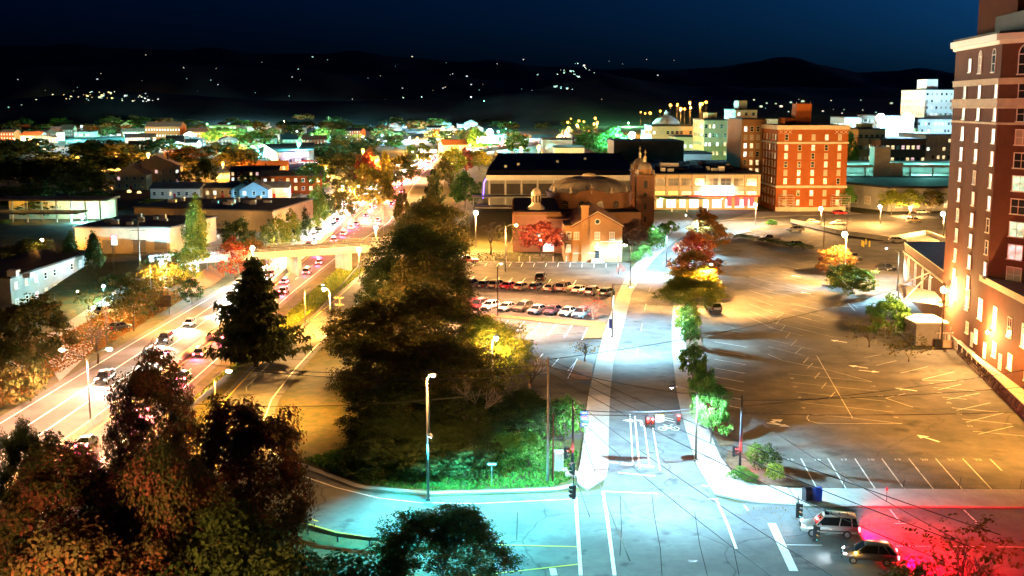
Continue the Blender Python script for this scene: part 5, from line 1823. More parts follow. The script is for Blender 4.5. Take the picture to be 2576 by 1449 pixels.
def car_meshes(kind):
    if kind in CARM:
        return CARM[kind]
    s = SHAPES[kind]
    L, W, h = s['L'] / 2, s['W'] / 2, s['sill']

    def ring(x, w, zb, zt, r_=0.12):
        zm = zb + (zt - zb) * 0.55
        return [(x, -w + r_, zb), (x, -w, zb + r_), (x, -w - 0.015, zm), (x, -w + 0.05, zt - r_ * 0.6), (x, -w + 0.16, zt), (x, 0, zt + 0.02), (x, w - 0.16, zt), (x, w - 0.05, zt - r_ * 0.6), (x, w + 0.015, zm), (x, w, zb + r_), (x, w - r_, zb)]

    st = [(-L, W - 0.16, h + 0.12, s['trunk'] - 0.22), (-L + 0.06, W - 0.06, h + 0.04, s['trunk'] - 0.06), (-L + 0.3, W, h, s['trunk']), (s['gl'][0], W, h, s['belt']), (0, W, h, s['belt'] + 0.01), (s['gl'][3], W, h, s['hood'] + 0.02), (L - 0.6, W - 0.03, h, s['hood'] - 0.07), (L - 0.15, W - 0.1, h + 0.03, s['hood'] - 0.17), (L, W - 0.3, h + 0.1, s['hood'] - 0.36)]
    body = MB().loft([ring(*q) for q in st])
    if kind == 'pickup':
        body.box(-L + 0.12, s['gl'][0] - 0.1, -W + 0.18, W - 0.18, s['trunk'] + 0.021, s['trunk'] + 0.03)
    a, b, c, d = s['gl']
    zb, zt = s['belt'] - 0.02, s['roof']
    wt, wb_ = W - 0.28, W - 0.09
    gl = MB()
    P_ = [(a, -wb_, zb), (a, wb_, zb), (b, -wt, zt - 0.05), (b, wt, zt - 0.05), (c, -wt, zt - 0.05), (c, wt, zt - 0.05), (d, -wb_, zb), (d, wb_, zb)]
    gl.add(P_, [(0, 2, 3, 1), (2, 4, 5, 3), (4, 6, 7, 5), (0, 6, 4, 2), (1, 3, 5, 7)])
    rf = MB()
    xs = [b - 0.06, b + 0.1, (b + c) / 2, c - 0.12, c + 0.05]
    zs = [zt - 0.07, zt - 0.01, zt + 0.03, zt, zt - 0.07]
    rf.loft([[(x, -wt - 0.04, z - 0.05), (x, -wt + 0.1, z), (x, 0, z + 0.02), (x, wt - 0.1, z), (x, wt + 0.04, z - 0.05), (x, 0, z - 0.04)] for x, z in zip(xs, zs)])
    for sy in (-1, 1):
        for (x0, z0, y0), (x1, z1, y1) in (((a, zb, wb_), (b, zt - 0.05, wt)), ((d, zb, wb_), (c, zt - 0.05, wt)), (((a + d) / 2 - 0.15, zb, wb_), ((b + c) / 2 - 0.1, zt - 0.05, wt))):
            rf.tube([(x0, sy * (y0 + 0.012), z0), (x1, sy * (y1 + 0.012), z1)], 0.045, 5)
    if kind in ('suv', 'cross'):
        for sy in (-1, 1):
            for (x0, x1) in ((a + 0.25, a + 0.33),):
                rf.tube([(a + 0.55, sy * (wb_ + 0.01), zb), (b + 0.45, sy * (wt + 0.012), zt - 0.05)], 0.05, 5)
    rr = 0.33 if kind != 'suv' else 0.38
    tyre = MB()
    k = 18
    prof = [(rr * 0.62, -0.1), (rr * 0.95, -0.11), (rr, -0.07), (rr, 0.07), (rr * 0.95, 0.11), (rr * 0.62, 0.1)]
    vs = [(r_ * math.cos(6.2832 * j / k), y, r_ * math.sin(6.2832 * j / k)) for r_, y in prof for j in range(k)]
    tyre.add(vs, [(i * k + j, i * k + (j + 1) % k, (i + 1) * k + (j + 1) % k, (i + 1) * k + j) for i in range(5) for j in range(k)], 0, True)
    rim = MB()
    for sgn in (-1, 1):
        vs = [(r_ * math.cos(6.2832 * j / 10), sgn * y, r_ * math.sin(6.2832 * j / 10)) for r_, y in ((rr * 0.63, 0.1), (rr * 0.5, 0.07), (rr * 0.16, 0.1)) for j in range(10)]
        rim.add(vs + [(0, sgn * 0.11, 0)], [(i * 10 + j, i * 10 + (j + 1) % 10, (i + 1) * 10 + (j + 1) % 10, (i + 1) * 10 + j) for i in range(2) for j in range(10)] + [(20 + j, 20 + (j + 1) % 10, 30) for j in range(10)])
    hz = s['hood'] - 0.27
    hl = MB().add([(0.03, -0.2, -0.09), (0.03, 0.16, -0.1), (-0.24, 0.24, -0.08), (-0.22, 0.25, 0.1), (-0.06, 0.16, 0.1), (-0.03, -0.2, 0.08)], [(0, 1, 4, 5), (1, 2, 3, 4), (5, 4, 3)])
    tl = MB().box(-0.05, 0.06, -0.13, 0.13, -0.17, 0.17)
    bump = MB().box(-L - 0.03, -L + 0.2, -W + 0.2, W - 0.2, h + 0.02, h + 0.26).box(L - 0.3, L + 0.02, -W + 0.32, W - 0.32, h + 0.02, h + 0.2)
    grille = MB().box(L - 0.1, L + 0.012, -0.5, 0.5, hz - 0.12, hz + 0.06)
    plate = MB().box(-L - 0.05, -L - 0.031, -0.26, 0.26, h + 0.3, h + 0.44)
    mirror = MB().box(-0.07, 0.09, -0.11, 0.11, -0.07, 0.09)
    CARM[kind] = dict(body=body.mesh('body', M_trimk), glass=gl.mesh('glasshouse', M_cglass), roof=rf.mesh('roof', M_trimk), tyre=tyre.mesh('tyre', M_tyre), rim=rim.mesh('rim', M_rim), hl=hl.mesh('headlight', M_hl_off), tl=tl.mesh('taillight', M_tl_off),
                      bump=bump.mesh('bumper', M_trimk), grille=grille.mesh('grille', M_trimk), plate=plate.mesh('number_plate', M_plate), mirror=mirror.mesh('mirror', M_trimk))
    return CARM[kind]


def ob(o, m):
    o.material_slots[0].link = 'OBJECT'
    o.material_slots[0].material = m
    return o


def car(kind, col, loc, heading, label, cat='car', group=None, head=False, tail=False, name='parked_car', two=None, detail=True):
    """heading: direction the bonnet points, degrees from +X"""
    cm, s = car_meshes(kind), SHAPES[kind]
    p = paint_mat(col)
    c = thing(name, loc, label, cat, group, R(heading))
    if name == 'parked_car':
        c.scale = (1.12, 1.12, 1.1)
    L, W = s['L'] / 2, s['W'] / 2
    ob(inst('body', cm['body'], c), p)
    inst('glasshouse', cm['glass'], c)
    ob(inst('roof', cm['roof'], c), two or p)
    rr = 0.33 if kind != 'suv' else 0.38
    for sx in (-1, 1):
        for sy in (-1, 1):
            t = inst('wheel', cm['tyre'], c, (sx * s['wb'] + 0.02, sy * (W - 0.08), rr))
            if detail:
                inst('rim', cm['rim'], t)
    for sy in (-1, 1):
        h = ob(inst('headlight', cm['hl'], c, (L - 0.12, sy * (W - 0.36), s['hood'] - 0.25)), M_hl_on if head else M_hl_off)
        h.scale = (1, sy, 1)
        ob(inst('taillight', cm['tl'], c, (-L + 0.02, sy * (W - 0.2), s['trunk'] - 0.24)), M_tl_on if tail else M_tl_off)
        if detail:
            ob(inst('mirror', cm['mirror'], c, (s['gl'][3] - 0.35, sy * (W + 0.1), s['belt'] + 0.06)), p)
    if detail:
        inst('bumper', cm['bump'], c)
        inst('grille', cm['grille'], c)
        inst('number_plate', cm['plate'], c)
    return c


# row of cars along the middle of the church car park (seen from the back), nearer the church
C1 = dict(black=(0.012, 0.012, 0.014), gold=(0.30, 0.22, 0.12), red=(0.45, 0.015, 0.03), tan=(0.36, 0.27, 0.18), white=(0.75, 0.74, 0.70), silver=(0.42, 0.42, 0.42), grey=(0.16, 0.16, 0.17), navy=(0.06, 0.09, 0.17), maroon=(0.12, 0.015, 0.025), brown=(0.15, 0.10, 0.07), plum=(0.16, 0.06, 0.09), blue=(0.20, 0.30, 0.42), green=(0.03, 0.10, 0.06))
row1 = [(450, 520, 'cross', 'black', 'black estate car at the shadowed end of the back row'), (590, 525, 'sedan', 'black', 'black saloon second along the back row beside the lamp pole'), (710, 530, 'cross', 'gold', 'gold estate car half hidden by the lamp pole'), (828, 535, 'sedan', 'red', 'bright red saloon in the back row of the church car park'), (955, 545, 'sedan', 'gold', 'bronze saloon between the red car and the black hatchback'),
        (1110, 550, 'hatch', 'black', 'black hatchback parked in front of the lone black saloon'), (1258, 558, 'sedan', 'tan', 'tan saloon fifth from the street end of the back row'), (1392, 562, 'suv', 'tan', 'champagne estate car with roof rails in the back row'), (1540, 575, 'sedan', 'white', 'white saloon third from the street end of the back row'), (1672, 595, 'cross', 'silver', 'silver estate car second from the street end of the back row'), (1815, 605, 'hatch', 'green', 'teal hatchback at the street end of the back row')]
for X, Y, kd, cl, lb in row1:
    p = g(*Z4(X, Y + 8))
    car(kd, C1[cl], (p.x, p.y, 0.02), 62, lb, group='cars in the back row of the church car park')
p = g(*Z4(1145, 460))
car('cross', C1['black'], (p.x, p.y, 0.02), 82, 'lone black estate car standing behind the back row')
row2 = [(395, 690, 'sedan', 'maroon', 'dark car mostly hidden by the trees beside the front row'), (522, 745, 'cross', 'maroon', 'maroon estate car at the wooded end of the front row'), (640, 750, 'hatch', 'white', 'white hatchback beside the lamp pole in the front row'), (805, 765, 'sedan', 'silver', 'silver coupe third in the front row'), (970, 765, 'cross', 'brown', 'dark brown hatchback in the middle of the front row'), (1112, 790, 'sedan', 'silver', 'pale silver saloon in the middle of the front row'), (1270, 795, 'sedan', 'plum', 'plum saloon between silver and white saloons'), (1420, 810, 'sedan', 'white', 'white saloon second from the street end of the front row'), (1555, 830, 'pickup', 'blue', 'blue-grey car with dark bonnet under the bare street tree')]
for X, Y, kd, cl, lb in row2:
    p = g(*Z4(X, Y))
    car('cross' if kd == 'pickup' else kd, C1[cl], (p.x, p.y, 0.02), -118, lb, group='cars in the front row of the church car park')
p = g(*Z4(400, 290))
car('pickup', C1['maroon'], (p.x, p.y, 0.02), 10, 'dark pickup by the church lawn at the wooded corner')
# cars on the hill car park and street beyond
for (px, py), kd, cl, hd, lb in (((2000, 583), 'cross', 'silver', 180, 'silver estate car alone on the hill car park'), ((2112, 541), 'cross', 'red', 10, 'red car parked in front of the hotel scaffolding'), ((2108, 566), 'sedan', 'white', 175, 'white saloon below the hotel on the hill street'), ((2300, 560), 'cross', 'tan', 5, 'tan van-like car below the lit market trees'), ((2040, 564), 'sedan', 'gold', 175, 'pale gold car blurred by the hotel lamp glow'),
                                 ((2258, 610), 'sedan', 'silver', 0, 'silver saloon half hidden behind the arched wing'), ((2143, 655), 'pickup', 'grey', -65, 'dark pickup beside the orange lot tree'), ((1935, 607), 'pickup', 'black', 170, 'black pickup behind the clipped hedge'), ((2000, 620), 'sedan', 'green', -165, 'dark green saloon beside the clipped hedge'), ((2228, 680), 'sedan', 'black', -60, 'black car in shade beside the hall corner'), ((1795, 783), 'cross', 'silver', 95, 'pale car nose hidden by the yellow street tree'),
                                 ((2320, 538), 'sedan', 'white', 5, 'white car under the lit market trees')):
    p = g(px, py)
    car(kd, C1[cl], (p.x, p.y, 0.03), hd, lb)
for (px, py), kd, cl, hd, lb in (((270, 790), 'cross', 'silver', 60, 'silver car at the end of the flats in the town car park'), ((310, 755), 'sedan', 'navy', 60, 'navy saloon in the middle of the flats car park'), ((340, 730), 'suv', 'gold', 60, 'cream van near the bend of the town street'), ((385, 715), 'sedan', 'tan', 60, 'tan saloon nearest the bend of the town street'), ((20, 940), 'cross', 'white', 20, 'white car at the frame edge below the orange tree'), ((520, 648), 'sedan', 'navy', 30, 'navy car beside the white wall of the town street'), ((880 - 5, 338), 'sedan', 'white', 0, 'white car in the far town'),
                                 ((300, 830), 'sedan', 'black', 60, 'black saloon behind the bare roadside tree'), ((565, 588), 'sedan', 'black', 40, 'dark car parked on the lit town street'), ((690, 515), 'sedan', 'red', 60, 'red car parked by the blue cottages'), ((712, 508), 'sedan', 'white', 60, 'white car parked by the brick house')):
    p = gt(px, py)
    car(kd, C1[cl], p + Vector((0, 0, 0.08)), hd, lb)

# waiting at the junction: silver SUV and grey crossover, lights on
p = g(*Z7(645, 1075))
suv1 = car('suv', (0.50, 0.47, 0.44), (p.x, p.y, 0.05), 171, 'silver SUV with roof rails waiting at the stop line', 'car', head=True, tail=True, name='waiting_car')
for sy in (-1, 1):
    MB().tube([(-2.0, sy * 0.62, 1.97), (0.2, sy * 0.62, 1.98)], 0.03, 5).build('roof_rail', M_steel, suv1)
for x in (-1.6, -0.9, -0.2):
    MB().box(x, x + 0.06, -0.62, 0.62, 1.955, 1.985).build('cross_bar', M_trimk, suv1)
MB().box(0.02, 0.42, -0.42, 0.42, 1.945, 1.958).build('sunroof', M_cglass, suv1)
MB().box(-1.4, 1.0, 0.985, 1.01, 0.62, 0.70).build('side_moulding', M_trimk, suv1)
MB().box(0.18, 0.34, 1.0, 1.03, 1.0, 1.05).build('door_handle', M_steel, suv1)
p = g(*Z7(1010, 1320))
suv2 = car('cross', (0.14, 0.12, 0.12), (p.x, p.y, 0.05), 169, 'dark grey crossover with amber indicator waiting beside the silver SUV', 'car', head=True, tail=True, name='waiting_car')
MB().ball((1.2, 1.05, 1.05), 0.1).build('indicator', glow('indicator_amber', (1, 0.5, 0.02), 60), suv2)
for c_ in (suv1, suv2):
    M_ = Matrix.Rotation(c_.rotation_euler.z, 4, 'Z')
    for sy in (-0.6, 0.6):
        lamp('headlight_beam', c_.location + (M_ @ Vector((2.75, sy, 0.8))), WHITE, 80, None, 120, (M_ @ Vector((1, 0, -0.22)))[:], 0.1)
        lamp('taillight_glow', c_.location + (M_ @ Vector((-2.95, sy, 1.1))), RED, 11000, None, 174, (M_ @ Vector((-1, 0, -0.12)))[:], 0.15, 0.3)

# traffic on the expressway: towards the camera with headlights, away with tail lights
rgc = random.Random(12)
TRAF = [C1[k] for k in ('white', 'silver', 'black', 'grey', 'navy', 'red', 'tan')]
y = 186
while y < 1000:
    ln = rgc.choice((0.2, 0.5, 0.82)) if y > 190 else 0.5
    l_, m_ = interp(HW_L, y) + 1.6, interp(HW_M, y) - 1.3
    x = l_ + (m_ - l_) * ln
    z = hgt(x, y) + 0.05
    kd = rgc.choice(('sedan', 'sedan', 'cross', 'suv', 'hatch'))
    car(kd, rgc.choice(TRAF), (x, y, z), -90, 'car with headlights on driving towards the bridge along the expressway', 'car', 'cars coming along the expressway', head=True, name='moving_car', detail=y < 420)
    lamp('headlight_beam', (x, y - 2.6, z + 0.75), (1, 0.90, 0.76), 9000 if y < 330 else 13000, None, 120, (0, -1, -0.16), 0.3)
    y += rgc.uniform(12, 20) if y < 330 else rgc.uniform(8, 14)
y = 150
while y < 940:
    f_ = rgc.choice((0.3, 0.72))
    x = interp(HW_M, y) + 1.3 + (interp(HW_R, y) - interp(HW_M, y) - 2.7) * f_
    z = hgt(x, y) + 0.05
    car(rgc.choice(('sedan', 'cross', 'suv', 'hatch')), rgc.choice(TRAF), (x, y, z), 90, 'car with red tail lights driving away along the expressway', 'car', 'cars going away along the expressway', tail=True, name='moving_car', detail=y < 420)
    lamp('taillight_glow', (x, y - 2.7, z + 0.8), (1, 0.06, 0.18), 1700 if y < 330 else 2600, None, 160, (0, -1, -0.15), 0.3)
    y += rgc.uniform(13, 22)
for y in (350, 385, 420, 455, 490):
    x = (-92 + -84) / 2 + rgc.uniform(-1.5, 1.5) - (1.5 if y > 480 else 0)
    car('sedan', rgc.choice(TRAF), (x, y, hgt(x, y) + 0.07), -90, 'car with headlights on coming down the far slip road', 'car', 'cars on the far slip road', head=True, name='moving_car', detail=False)
    lamp('headlight_beam', (x, y - 2.6, hgt(x, y) + 0.9), (1, 0.93, 0.82), 6000, None, 120, (0, -1, -0.16), 0.3)
# ------------------------------------------------------------------ bridge over the expressway
br = thing('road_bridge', (-60, 303, 0), 'concrete road bridge crossing the expressway on piers', 'bridge')
nl, nr = g(520, 661, -1.4), g(965, 632, -1.4)
flb, frb = g(535, 640, 0.2), g(990, 597, 0.2)
dv = (nr - nl).normalized()
nv = Vector((-dv.y, dv.x, 0))
wdt = 11.5
a0, a1 = nl - dv * 14, nr + dv * 6
q = [(a0 + nv * 0)[:2], (a1)[:2], (a1 + nv * wdt)[:2], (a0 + nv * wdt)[:2]]
part(br, 'deck', MB().prism(q, -0.6, 0.1), M_conc)
part(br, 'girder', MB().prism([(a0 + nv * 0.6)[:2], a1.xy + nv.xy * 0.6, a1.xy + nv.xy * 1.3, a0.xy + nv.xy * 1.3], -1.5, -0.61).prism([a0.xy + nv.xy * 9.8, a1.xy + nv.xy * 9.8, a1.xy + nv.xy * 10.5, a0.xy + nv.xy * 10.5], -1.5, -0.61), M_conc)
for off in (0.15, wdt - 0.45):
    part(br, 'parapet', MB().prism([a0.xy + nv.xy * off, a1.xy + nv.xy * off, a1.xy + nv.xy * (off + 0.3), a0.xy + nv.xy * (off + 0.3)], 0.101, 0.5), M_conc)
    mb = MB()
    for zz in (0.8, 1.15):
        mb.tube([(a0.x + nv.x * (off + .15), a0.y + nv.y * (off + .15), zz), (a1.x + nv.x * (off + .15), a1.y + nv.y * (off + .15), zz)], 0.06, 5)
    part(br, 'hand_rail', mb, M_steel)
    Lb = (a1 - a0).length
    for k in range(int(Lb / 4) + 1):
        p = a0 + dv * (k * 4) + nv * (off + 0.15)
        part(br, 'rail_post', MB().box(p.x - 0.06, p.x + 0.06, p.y - 0.06, p.y + 0.06, 0.501, 1.15), M_steel)
part(br, 'road_surface', MB().prism([a0.xy + nv.xy * 0.6, a1.xy + nv.xy * 0.6, a1.xy + nv.xy * (wdt - 0.6), a0.xy + nv.xy * (wdt - 0.6)], 0.101, 0.13), M_asph_hw)
for (px, py) in ((736, 686), (870, 680)):
    p = g(px, py, -6.5)
    k = (p - a0).dot(dv)
    b = a0 + dv * k
    w_ = MB()
    for (o0, o1) in ((0.7, 10.6),):
        c0, c1 = b + nv * o0, b + nv * o1
        w_.prism([c0.xy - dv.xy * 0.5, c0.xy + dv.xy * 0.5, c1.xy + dv.xy * 0.5, c1.xy - dv.xy * 0.5], -7.5, -1.51)
    part(br, 'pier', w_, M_conc)
ab = a0 + dv * 12
part(br, 'abutment', MB().prism([a0.xy, ab.xy, ab.xy + nv.xy * wdt, a0.xy + nv.xy * wdt], -8, -1.52), M_conc)
ab2 = a1 - dv * 4
part(br, 'abutment', MB().prism([ab2.xy, a1.xy, a1.xy + nv.xy * wdt, ab2.xy + nv.xy * wdt], -8, -1.52), M_conc)
# approach roads
m0 = a0 + nv * 0.5
m1 = a0 + nv * 11
road('bridge_approach', [m0.xy, m0.xy - dv.xy * 14, (m0.x - 28, m0.y + 4), (m0.x - 50, m0.y + 30)], [m1.xy, m1.xy - dv.xy * 14, (m1.x - 22, m1.y + 6), (m1.x - 42, m1.y + 30)], M_asph_hw, 0.14, n=24, flat=0.0)
m2, m3 = a1 + nv * 0.5, a1 + nv * 11
road('bridge_approach', [m2.xy, m2.xy + dv.xy * 20], [m3.xy, m3.xy + dv.xy * 20], M_asph_hw, 0.14, n=10, flat=0.0)

# elevated road with traffic light beyond the arena
ev = [(1150, 392), (1199, 377), (1288, 366), (1359, 359), (1385, 355), (1415, 349), (1424, 338), (1428, 326)]
ep = [g(x, y, 6) for x, y in ev]
er = thing('flyover', (ep[3].x, ep[3].y, 0), 'elevated road sweeping past behind the arena roof', 'bridge')
la, lb = [], []
for i, p in enumerate(ep):
    d = (ep[min(i + 1, len(ep) - 1)] - ep[max(i - 1, 0)]).normalized()
    s = Vector((-d.y, d.x, 0)) * 6
    la.append(p + s)
    lb.append(p - s)
mb = MB().strip([p[:] for p in lb], [p[:] for p in la])
mb.strip([(p.x, p.y, 4.5) for p in lb], [(p.x, p.y, 7.0) for p in lb])
mb.strip([(p.x, p.y, 4.5) for p in la], [(p.x, p.y, 7.0) for p in la])
part(er, 'deck', mb, M_conc)
for p in dens([(v.x, v.y, 0) for v in ep], 40):
    part(er, 'column', MB().box(p.x - 1, p.x + 1, p.y - 1, p.y + 1, 0, 4.6), M_conc)
for i, p in enumerate(dens([(v.x, v.y, 0) for v in ep], 26)):
    lamp('traffic_glow', (p.x, p.y, 7.6), (1, 0.85, 0.6), 2600)
    c_ = car('sedan', TRAF[i % 7], (p.x, p.y + (2 if i % 2 else -2), 6.05), -60, 'car with headlights on crossing the flyover behind the arena', 'car', 'cars on the flyover', head=True, tail=True, name='moving_car', detail=False)

# ------------------------------------------------------------------ lamps
M_pole = mat('galvanised', (0.16, 0.165, 0.17), 0.5, 0.1, 1, metal=0.3)
M_wood = mat('pole_wood', (0.10, 0.07, 0.05), 0.9, 0.3, 2)
M_hood = mat('lamp_hood', (0.10, 0.11, 0.13), 0.5, 0)
BULB = dict(orange=glow('bulb_sodium', (1.0, 0.62, 0.2), 120), warm=glow('bulb_warm', (1.0, 0.85, 0.5), 120), white=glow('bulb_white', (0.9, 0.97, 1.0), 120), cyan=glow('bulb_cyan', (0.5, 1.0, 0.95), 110), green=glow('bulb_green', (0.5, 1.0, 0.45), 90))
LCOL = dict(orange=(1, 0.42, 0.06), warm=(1, 0.49, 0.13), white=(0.40, 0.80, 1.0), cyan=(0.14, 0.9, 0.92), green=(0.3, 1, 0.4), peach=(1, 0.46, 0.24), teal=(0.1, 0.85, 0.9))
BULBF = dict(orange=glow('far_bulb_sodium', (1, 0.42, 0.07), 1.1), warm=glow('far_bulb_warm', (1, 0.62, 0.2), 1.1), white=glow('far_bulb_white', (0.75, 0.92, 1), 1.3), cyan=glow('far_bulb_cyan', (0.2, 1, 0.9), 1.1), green=glow('far_bulb_green', (0.25, 1, 0.3), 0.9))
BULB['peach'] = BULB['warm']
BULB['teal'] = BULB['cyan']


def street_lamp(base, heads, label, col='orange', power=6000, bulb=0.3, cat='street lamp', group=None, top=None, cobra=True, wood=False, spot=158, name='street_lamp', r_=0.11):
    """pole at base; heads: world points of the luminaires, each on its own arm"""
    base = Vector(base)
    heads = [Vector(h) for h in heads]
    tz = top if top is not None else max(h.z for h in heads) - 0.35
    s = thing(name, base, label, cat, group)
    mb = MB().tube([(0, 0, -0.3), (0, 0, (tz - base.z))], [r_ * 1.25, r_ * 0.7], 8)
    mb.box(-0.22, 0.22, -0.22, 0.22, -0.3, 0.25)
    mb.build('pole', M_wood if wood else (M_pole if base.y < 450 else M_black), s)
    for h in heads:
        l = h - base
        t0 = Vector((0, 0, tz - base.z - 0.2))
        fl = Vector((l.x, l.y, 0))
        if fl.length > 0.35:
            mid = t0.lerp(l, 0.5) + Vector((0, 0, 0.35))
            MB().tube([t0, mid, l + Vector((0, 0, 0.12))], 0.05, 6).build('arm', M_pole, s)
        if cobra:
            ang = math.atan2(fl.y, fl.x) if fl.length > 0.1 else 0
            hd = MB()
            hd.loft([[(x, -w, z0), (x, w, z0), (x, w * 0.6, z1), (x, -w * 0.6, z1)] for x, w, z0, z1 in ((-0.45, 0.07, 0.06, 0.16), (-0.1, 0.19, 0.02, 0.26), (0.3, 0.2, 0.02, 0.25), (0.55, 0.1, 0.05, 0.14))])
            o = hd.build('lamp_head', M_hood, s)
            o.location, o.rotation_euler = l, (0, 0, ang)
            MB().ball((0.12, 0, 0.0), bulb, 10, 0, 0.55).build('lens', BULB[col], o)
        else:
            o = MB().lathe([(0.05, 0.55), (0.3, 0.35), (0.34, 0.25)], 12).build('lamp_head', M_hood, s)
            o.location = l
            MB().ball((0, 0, 0), bulb, 12).build('globe', BULB[col] if base.y < 450 or bulb > 1.9 else BULBF[col], o)
        if power:
            if spot:
                lamp('lamp_light', h + Vector((0, 0, -0.35 - bulb)), LCOL[col], power * 0.42, None, spot, (0, 0, -1), 0.2, 0.35, wide=9.0)
            else:
                lamp('lamp_light', h + Vector((0, 0, -0.1 - bulb * 1.1)), LCOL[col], power * (0.7 if base.y < 480 else 2.2), None, radius=0.3, wide=4.0)
    return s


def lamp_px(px, py, base_py, label, col, power, bulb=0.45, Y=None, z=None, **kw):
    """lamp whose light is seen at (px, py), standing at ground photo row base_py"""
    b = gt(px, base_py) if Y is None else Vector((at(px, py, Y).x, Y, hgt(at(px, py, Y).x, Y)))
    h = at(px, py, b.y)
    return street_lamp(b, [h], label, col, power, bulb, cobra=False, spot=kw.pop('spot', None), **kw)


# expressway and bridge lamps
b = g(228, 1062, -6.4)
street_lamp(b, [at(158, 880, b.y), at(273, 878, b.y)], 'tall two-armed expressway lamp on the central barrier, both lamps lit', 'peach', 17000, 0.42, top=at(218, 905, b.y).z)
b = at(541, 1010, 140)
street_lamp((b.x, 140, hgt(b.x, 140)), [at(573, 933, 140)], 'wooden pole with orange lamp rising above the dark maples', 'orange', 13000, 0.38, top=at(541, 945, 140).z, wood=True)
b = gt(768, 818)
street_lamp(b, [at(810, 716, b.y)], 'single-armed lamp on the grass between expressway and slip road', 'orange', 28000, 0.2, top=at(768, 726, b.y).z)
for px, py, Y, pw in ((635, 624, 286, 9000), (698, 622, 318, 9000), (903, 628, 300, 12000), (945, 572, 345, 12000)):
    x = at(px, py, Y).x
    lb = {635: 'lamp with bright globe at the town end of the bridge', 698: 'lamp with bright globe beside the bridge parapet over the oncoming lanes', 903: 'lamp glowing just under the bridge by the slip road', 945: 'lamp above the expressway just beyond the bridge'}[px]
    lamp_px(px, py, 0, lb, 'warm', pw, 0.5, Y=Y)
for px, py, bp, lb in ((1220 * 0.2501 + 643.6, 397, 0, ''),):
    pass
for px, py, Y, lb in ((913, 377, 640, 'tall expressway lamp above the red roadside tree'), (949, 397, 560, 'tall expressway lamp beside the yellow bushes'), (1050, 346, 1000, 'tall lamp at the far bend of the expressway'), (1183, 362, 980, 'tall lamp above the far yellow trees'), (1131, 384, 900, 'short lamp beside the far bend of the expressway')):
    lamp_px(px, py, 0, lb, 'orange', 26000, 0.9, Y=Y)
for Y, px in ((470, 0), (560, 0), (690, 0), (820, 0)):
    x = interp(HW_M, Y)
    street_lamp((x, Y, hgt(x, Y)), [(x - 3, Y, 6), (x + 3, Y, 6)], 'two-armed expressway lamp on the far central barrier', 'peach', 60000, 0.3, group='lamps along the far central barrier')
x = interp(HW_R, 395) + 5
street_lamp((x, 395, hgt(x, 395)), [(x - 4, 395, 5)], 'expressway lamp beside the tall conifer', 'warm', 20000, 0.25)
street_lamp((-81, 205, hgt(-81, 205)), [(-77, 205, 5.5)], 'added expressway lamp half hidden by the roadside trees', 'peach', 17000, 0.2)  # added lamp among the trees, brightens the near lanes
x = interp(HW_L, 240) - 5
street_lamp((x, 250, hgt(x, 250)), [(x + 4, 250, 5.5)], 'added expressway lamp on the near side of the straw bank', 'orange', 26000, 0.2)  # lamp added on the verge to brighten the lanes

# street lamps of the curved street (cool white, heads seen from above)
b = g(1750, 1160)
street_lamp(b, [at(1692, 974, b.y - 1.2)], 'dark pole with long-armed lamp at the junction kerb', 'white', 17000, 0.16, top=at(1750, 985, b.y).z, wood=True)
b = g(1540, 850)
street_lamp(b, [at(1585, 722, b.y + 1)], 'dark pole with banner and lamp arm on the street pavement', 'white', 19000, 0.16, top=at(1545, 713, b.y).z, wood=True)
bn = MB().box(-0.55, -0.1, -0.03, 0.03, 1.6, 3.2).build('banner', mat('banner_blue', (0.08, 0.10, 0.35), 0.7, 0.3, 2), bpy.data.objects[bpy.context.scene.objects[-1].name] if False else None)
bn.location = b
bn.name = 'pole_banner'
tag(bn, 'small blue banner hanging on the dark street pole', 'banner')
b = g(1585, 722)
street_lamp(b, [at(1573, 617, b.y + 2)], 'lamp with bright orange globe on the street corner by the rectory', 'warm', 9000, 0.4, top=at(1585, 618, b.y).z)
street_lamp((49.5, 312, 0.1), [(46.5, 312, 9)], 'street lamp at the bend beside the church tower lawn', 'white', 13000, 0.16)
street_lamp((62, 372, 0.1), [(66, 369, 9)], 'street lamp on the forecourt before the civic hall', 'white', 9000, 0.2)
street_lamp((36.6, 276, 0.1), [(33.6, 277, 9)], 'street lamp behind the orange street trees', 'white', 20000, 0.16)
street_lamp((-1.5, 268, 0), [(1, 266, 11)], 'globe lamp at the wooded edge of the church car park', 'warm', 9000, 0.25, cobra=False, spot=None)
street_lamp((-28.6, 182, hgt(-28.6, 182)), [(-29.5, 182, 9.5)], 'added globe lamp at the foot of the trees beside the slip road', 'warm', 9000, 0.3, cobra=False, spot=None)  # added to lift the dark wood from the slip-road side
street_lamp((-2.5, 146, 0), [(-2, 145, 9)], 'added globe lamp at the tree edge of the lower car park', 'warm', 2600, 0.25, cobra=False, spot=None)  # added behind the trees to light the wood from the car park
# near corner, below the frame: unseen lamps added to light maples and junction
street_lamp((-26, 50, 0), [(-25, 51, 15)], 'unseen added globe lamp before the maples', 'warm', 7000, 0.3, cobra=False, spot=None)
street_lamp((17, 57, 0), [(16.5, 58.5, 12)], 'unseen added floodlight mast on the near kerb opposite the street', 'white', 0, 0.2)
lamp('added_flood_beam', (16.5, 58.8, 11.6), LCOL['white'], 70000, None, 50, (-2.5, 40, -17.5), 0.3, 1.0)  # aimed beam added to brighten the junction from below the frame
b = g(1078, 1256)
l1 = street_lamp(b + Vector((0, -0.4, 0)), [at(1087, 947, b.y), at(1082, 1098, b.y - 1.0)], 'slim tall lamp column on the kerb with two heads', 'cyan', 0, 0.16, top=at(1087, 949, b.y).z, cobra=True)
lamp('lamp_light', at(1082, 1106, b.y - 1.0) - Vector((0, 0, 0.3)), (0.04, 0.78, 0.88), 5200, None, 165, (0.35, -0.35, -1), 0.2, wide=8.0)

